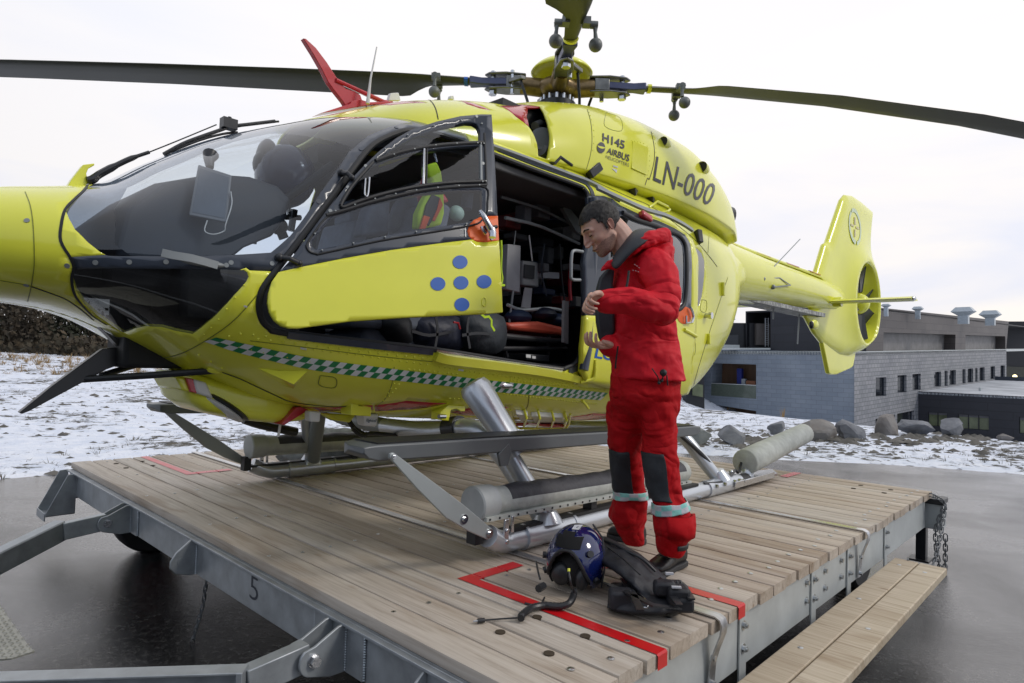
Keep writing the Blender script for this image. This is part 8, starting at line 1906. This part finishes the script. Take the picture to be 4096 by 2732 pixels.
# ---- boots ------------------------------------------------------------------
def boot(heel, toe, anklep, sc=1.0, name='boot'):
    d = toe - heel; d[2] = 0; L = np.linalg.norm(d); d /= L; s_ = np.cross(Z, d); m = MB(); R = []
    for t_, w, h, z0 in ((0.0, .028, .075, .012), (.05, .036, .095, .012), (.2, .040, .115, .012), (.38, .041, .105, .012), (.55, .046, .075, .012), (.75, .049, .058, .012), (.90, .042, .048, .012), (.98, .022, .035, .014), (1.0, .008, .025, .018)):
        c = heel + d*L*t_ + Z*(z0 + h/2); R.append([c + s_*w*sc*math.cos(a) + Z*(h/2)*math.sin(a) for a in np.linspace(0, 2*math.pi, 22, endpoint=False)])
    m.rings(R); capsule(m, [heel + d*.075 + Z*.09, anklep], [.050, .050])
    o = m.build(name, M_boot, man, angle=0); remesh(o, .006, 3)
    m = MB(); R = []; R2 = []
    for t_, w in ((-.02, .020), (.02, .036), (.2, .042), (.4, .040), (.6, .048), (.8, .052), (.95, .038), (1.03, .012)): c = heel + d*L*t_; R.append(c + s_*w*sc); R2.append(c - s_*w*sc)
    P = R + R2[::-1]; m.prism([p + Z*.001 for p in P], Z*.024); m.build('boot_sole', M_sole, o, bevel=.004)
    m = MB()
    for i in range(6):
        u_ = .28 + i*.075; c = heel + d*L*u_ + Z*(.128 - .0115*i); m.tube([c - s_*.028, c + Z*.010, c + s_*.028], .0028, 6)
    m.build('boot_lace', M_blkp, o)
    for u_ in (.3, .45, .6): 
        m = MB(); c = heel + d*L*u_; m.tube([c + s_*.044 + Z*.035, c + s_*.040 + d*.02 + Z*.075], .0025, 5)
bo_a = boot(W(1478, 1252, z=0), W(1398, 1232, z=0) + np.array([0, 0, 0]), ankA + Z*.02)
bo_b = boot(W(1566, 1296, z=0), W(1492, 1326, z=0), ankB + Z*.03)

# ================================================================== helmet and vest on the deck
M_hb = mat('helmet_blue', (.006, .012, .085), .10, var=.1, vs=6, coat=1.0, rvar=.04)
hc = W(1322, 1350, z=0); hcz = .125
HC2 = np.array([hc[0], hc[1], hcz]) + fw*0
helm = thing('flight_helmet', 'glossy dark blue flight helmet with headset cable lying on the planks beside red tape', 'helmet', (float(hc[0]), float(hc[1]), 0))
# opening faces the camera, slightly down-left; crown away and up
of = (CAM - HC2); of[2] = 0; of /= np.linalg.norm(of); of = of*.93 - rh_*.34; of /= np.linalg.norm(of); os_ = np.cross(Z, of)
R = []; rows = 26; cols = 44
def helm_pt(ph, a):
    # ph from crown (0) to rim; local: crown axis = up-ish
    x = .125*math.sin(ph)*math.cos(a); y = .155*math.sin(ph)*math.sin(a); z = .150*math.cos(ph)
    return HC2 + os_*x + of*y*.95 + Z*(z - .01)
def keep(ph, a):
    # cut the face opening (toward of, low) and flat bottom
    y = math.sin(ph)*math.sin(a); z = math.cos(ph); x = math.sin(ph)*math.cos(a)
    return not (y > .25 and z < .42 - 1.15*abs(x)**2.2*1.6 and abs(x) < .70)
m = MB(); idx = {}; vs = []; fs = []
def vid(i, j):
    if (i, j) not in idx:
        idx[(i, j)] = len(vs); p = helm_pt(2.25*i/rows, 2*math.pi*j/cols); p[2] = max(p[2], .004); vs.append(p)
    return idx[(i, j)]
for i in range(rows):
    for j in range(cols):
        if keep(2.25*(i+.5)/rows, 2*math.pi*(j+.5)/cols): fs.append((vid(i, j), vid(i+1, j), vid(i+1, (j+1) % cols), vid(i, (j+1) % cols)))
m.add(vs, fs); o = m.build('helmet_shell', M_hb, helm, angle=0); weldmesh(o); 
q = o.modifiers.new('sm', 'SMOOTH'); q.iterations = 3; q.factor = .5
o.data.materials.append(M_blk); q = o.modifiers.new('s', 'SOLIDIFY'); q.thickness = .012; q.offset = -1; q.material_offset = 1; q.material_offset_rim = 1
q = o.modifiers.new('ss', 'SUBSURF'); q.levels = q.render_levels = 1
def HS(x, y, z): return HC2 + os_*x + of*y + Z*z
# black edge roll of the face opening
P = []
for u_ in np.linspace(0, 1, 22):
    x = -.088 + .176*u_; zz = .062 - .115*abs(2*u_-1)**2.4 ; yy = math.sqrt(max(.0, 1 - (x/.125)**2 - ((zz+.01)/.150)**2))*.147; P.append(HS(x, yy, zz))
m = MB(); m.tube(P, .007, 8); m.build('edge_roll', M_blk, helm)
m = MB(); m.ball(HS(0, .0, -.02), (.095, .10, .095), 20, 12); m.build('padding', mat('helmet_padding', (.012, .012, .013), .85), helm)
m = MB(); m.ball(HS(-.035, .09, -.045), (.042, .028, .048), 16, 10, (os_, of, Z)); m.ball(HS(.055, .085, -.055), (.028, .03, .045), 14, 9, (os_, of, Z)); m.build('ear_cup', M_blkp, helm)
m = MB(); B = [HS(-.045, .112, .115), HS(.055, .112, .115)]
def hsurf(x, z, off=.002):
    yy = math.sqrt(max(.0, 1 - (x/.125)**2 - ((z+.01)/.150)**2))*.147; p = HS(x, yy, z); n = (p - HC2)/np.linalg.norm(p - HC2); return p + n*off
for x0, x1, z0, z1 in ((-.055, .052, .068, .108), (-.035, .018, .100, .122)):
    n_ = 6; vv = [hsurf(x0 + (x1-x0)*i/n_, z0 + (z1-z0)*j/n_, .004) for i in range(n_+1) for j in range(n_+1)]; m.add(vv, [(i*(n_+1)+j, (i+1)*(n_+1)+j, (i+1)*(n_+1)+j+1, i*(n_+1)+j+1) for i in range(n_) for j in range(n_)])
m.build('hook_patch', mat('hook_black', (.006, .006, .007), .95), helm, fixn=False)
m = MB(); vv = [hsurf(-.005 + .028*i, .128 + .010*j, .003) for i in range(2) for j in range(2)]; m.add(vv, [(0, 2, 3, 1)]); m.build('reflective_patch', M_slv, helm, smooth=False)
m = MB()
for x, z in ((.106, -.055), (-.110, -.05), (-.112, .01), (.085, .05)): p = hsurf(x, z, .0); n = (p-HC2)/np.linalg.norm(p-HC2); m.cyl(p, p + n*.014, .014, 12)
m.build('visor_knob', M_blkp, helm)
m = MB(); m.tube([HS(.118, .02, -.08), HS(.124, .0, 0), HS(.10, -.03, .09), HS(.05, -.05, .135)], .004, 6); m.tube([HS(.122, .04, -.09), HS(.128, .02, -.02), HS(.11, .0, .07)], .003, 6); m.build('edge_cable', M_blkp, helm)
m = MB(); m.tube(smoothpts([W(1240, 1330, z=.12), W(1236, 1315, z=.13), W(1231, 1290, z=.13)], 3), .004, 6); m.tube([W(1236, 1352, z=.07), W(1248, 1345, z=.07)], .015, 8); m.tube(smoothpts([W(1250, 1372, z=.03), W(1245, 1385, z=.02), W(1252, 1395, z=.01), W(1235, 1392, z=.005), W(1205, 1385, z=.005)], 3), .004, 6); m.build('chin_strap', M_blkp, helm)
m = MB(); m.tube([W(1306, 1305, z=.17), W(1306, 1312, z=.16)], .005, 8); m.build('yellow_tag', M_yel, helm)
# boom cable: thick corrugated piece then thin lead with a jack plug
P = smoothpts([W(1306, 1312, z=.15), W(1311, 1340, z=.11), W(1318, 1360, z=.05), W(1308, 1384, z=.03), W(1285, 1392, z=.020), W(1250, 1390, z=.018), W(1220, 1396, z=.018), W(1199, 1412, z=.018), W(1196, 1420, z=.018)], 8)
m = MB(); nP = len(P); rad = [(.004 if i < nP*.22 else .0125 + (.0015 if i % 2 else 0)) for i in range(nP)]; m.tube(P, rad, 10); m.build('boom_cable', M_blkp, helm)
m = MB(); m.tube([W(1197, 1418, z=.016), W(1150, 1421, z=.006), W(1112, 1424, z=.007)], .0032, 8); m.tube([W(1112, 1424, z=.008), W(1096, 1426, z=.008)], .0085, 12); m.build('headset_lead', M_blkp, helm)
m = MB(); m.tube([W(1096, 1426, z=.008), W(1086, 1427, z=.008)], [.005, .003], 10); m.build('jack_plug', M_steel, helm)
# vest ------------------------------------------------------------------------
M_vest = mat('vest_black_cloth', (.010, .011, .016), .6, var=.4, vs=12, bump=.5, bs=16)
vc = W(1450, 1370, z=0); vest = thing('equipment_vest', 'black equipment vest with pouches lying in a heap behind the blue helmet', 'vest', (float(vc[0]), float(vc[1]), 0))
def VZ(a, b_, z): return W(a, b_, z=z)
m = MB()
# long padded flap leaning over the helmet toward the upper left
def slab(m, secs):
    R = []
    for (a0, b0, a1, b1, z, th) in secs:
        p = VZ(a0, b0, z); q = VZ(a1, b1, z); c = (p+q)/2; d = (q-p)/2; u_ = Z
        R.append([c + d*math.cos(a) + u_*th*math.sin(a) for a in np.linspace(0, 2*math.pi, 20, endpoint=False)])
    m.rings(R)
slab(m, [(1325, 1262, 1338, 1222, .10, .010), (1335, 1268, 1352, 1226, .12, .03), (1375, 1285, 1392, 1240, .14, .035), (1420, 1312, 1438, 1262, .13, .04), (1455, 1345, 1475, 1282, .10, .045), (1485, 1375, 1505, 1310, .06, .045), (1500, 1390, 1530, 1330, .04, .03)])
slab(m, [(1392, 1396, 1402, 1340, .022, .02), (1425, 1402, 1432, 1340, .030, .032), (1470, 1406, 1475, 1338, .034, .036), (1520, 1406, 1520, 1335, .036, .04), (1562, 1400, 1560, 1338, .036, .038), (1586, 1392, 1580, 1352, .022, .022)])
vo = m.build('vest_body', M_vest, vest, angle=0); remesh(vo, .005, 2, [('vw', 'CLOUDS', .07, .014, 1)])
for (a, b_, z, sx, sy, sz) in ((1555, 1365, .085, .05, .06, .035), (1570, 1385, .06, .04, .05, .03), (1425, 1375, .055, .055, .05, .04), (1525, 1350, .10, .05, .04, .03)):
    m = MB(); m.box(VZ(a, b_, z), (sx*1.6, sy*1.4, sz*1.8), (rh_, np.cross(Z, rh_), Z)); m.build('pouch', M_vest, vest, bevel=.012)
for pts in (((1400, 1345), (1440, 1362), (1500, 1392), (1560, 1398)), ((1500, 1318), (1530, 1350), (1560, 1392)), ((1430, 1330), (1455, 1368), (1470, 1404)), ((1540, 1338), (1575, 1356), (1588, 1378))):
    m = MB(); m.ribbon([W(a, b_, z=.088 if i_ in (1, 2) else .06) for i_, (a, b_) in enumerate(pts)], (0, 0, 1), .026, .006); m.build('webbing_strap', M_blkp, vest)
m = MB(); P = [W(a, b_, z=z_) for a, b_, z_ in ((1338, 1224, .135), (1392, 1242, .178), (1438, 1264, .172), (1475, 1284, .15), (1505, 1312, .11))]; m.tube(smoothpts(P, 4), .006, 8); P = [W(a, b_, z=z_) for a, b_, z_ in ((1352, 1226, .15), (1420, 1275, .178), (1470, 1320, .15))]; m.tube(smoothpts(P, 4), .003, 6); m.build('piping', M_blkp, vest)
m = MB()
for i in range(6): a = 1515 + i*9; m.tube([VZ(a, 1352 - i, .10), VZ(a+3, 1334, .12), VZ(a+8, 1350, .10)], .005, 6)
m.build('elastic_loop', M_blkp, vest)
m = MB(); P = [VZ(a, b_, .075) for a, b_ in ((1465, 1360), (1478, 1372), (1488, 1386), (1486, 1394), (1478, 1394))]; m.tube(smoothpts(P, 3), .0035, 8); m.build('metal_buckle', M_steel, vest)
m = MB(); P = [VZ(a, b_, .05) for a, b_ in ((1404, 1352), (1408, 1370), (1412, 1382))]; m.tube(P, .004, 6); m.build('red_toggle_cord', M_red, vest); m = MB(); m.ball(VZ(1411, 1388, .03), .010, 10, 7); m.build('yellow_bead', M_yel, vest)
m = MB(); m.box(VZ(1537, 1317, .15), (.03, .012, .008), (rh_, np.cross(Z, rh_), Z)); m.box(VZ(1553, 1348, .125), (.035, .012, .006), (rh_, np.cross(Z, rh_), Z)); m.build('reflective_tab', M_slv, vest)
# ================================================================== separate what is countable
def split_loose(o, limit=300):
    me = o.data; n = len(me.vertices); par = list(range(n))
    def find(a):
        while par[a] != a: par[a] = par[par[a]]; a = par[a]
        return a
    for e_ in me.edges:
        a, b = find(e_.vertices[0]), find(e_.vertices[1])
        if a != b: par[a] = b
    groups = {}
    for p in me.polygons: groups.setdefault(find(p.vertices[0]), []).append(p)
    if len(groups) < 2 or len(groups) > limit: return
    sm = me.polygons[0].use_smooth
    for gi, (k, polys) in enumerate(groups.items()):
        idx = {}; vs = []; fs = []; mi = []
        for p in polys:
            f_ = []
            for v in p.vertices:
                if v not in idx: idx[v] = len(vs); vs.append(tuple(me.vertices[v].co))
                f_.append(idx[v])
            fs.append(f_); mi.append(p.material_index)
        m2_ = bpy.data.meshes.new(o.name.split('.')[0]); m2_.from_pydata(vs, [], fs); m2_.update()
        for mt in me.materials: m2_.materials.append(mt)
        m2_.polygons.foreach_set('material_index', mi)
        if sm: m2_.shade_smooth(); m2_.set_sharp_from_angle(angle=R_(35))
        if gi == 0: new0 = m2_
        else:
            c = o.copy(); c.data = m2_; COL.objects.link(c)
    o.data = new0
for o in [q for q in bpy.data.objects if q.type == 'MESH' and q.parent is not None and not q.get('kind')]:
    if o.name.split('.')[0] in ('bolt', 'bolt_head', 'strap_bolt', 'bench_bolt', 'drilled_hole', 'screw', 'belly_marking', 'louvre', 'green_check', 'white_check', 'mast_bolt', 'blade_weight', 'grip_bolt', 'plate_bolt', 'step_bracket', 'float_mount', 'hose_fitting', 'cross_beam', 'visor_knob', 'elastic_loop', 'eyelash', 'eyebrow', 'sticker', 'roof_outlet', 'blade_grip', 'exhaust_pipe', 'float_link', 'reflective_tab', 'ear_cup', 'axle', 'lug_eye', 'hem_toggle', 'corner_step', 'cabin_ceiling', 'belly_harness', 'intake_pipe', 'wire_cutter_strut', 'cutter_base'):
        if o.name.split('.')[0] in ('green_check', 'white_check'):
            continue
        split_loose(o)
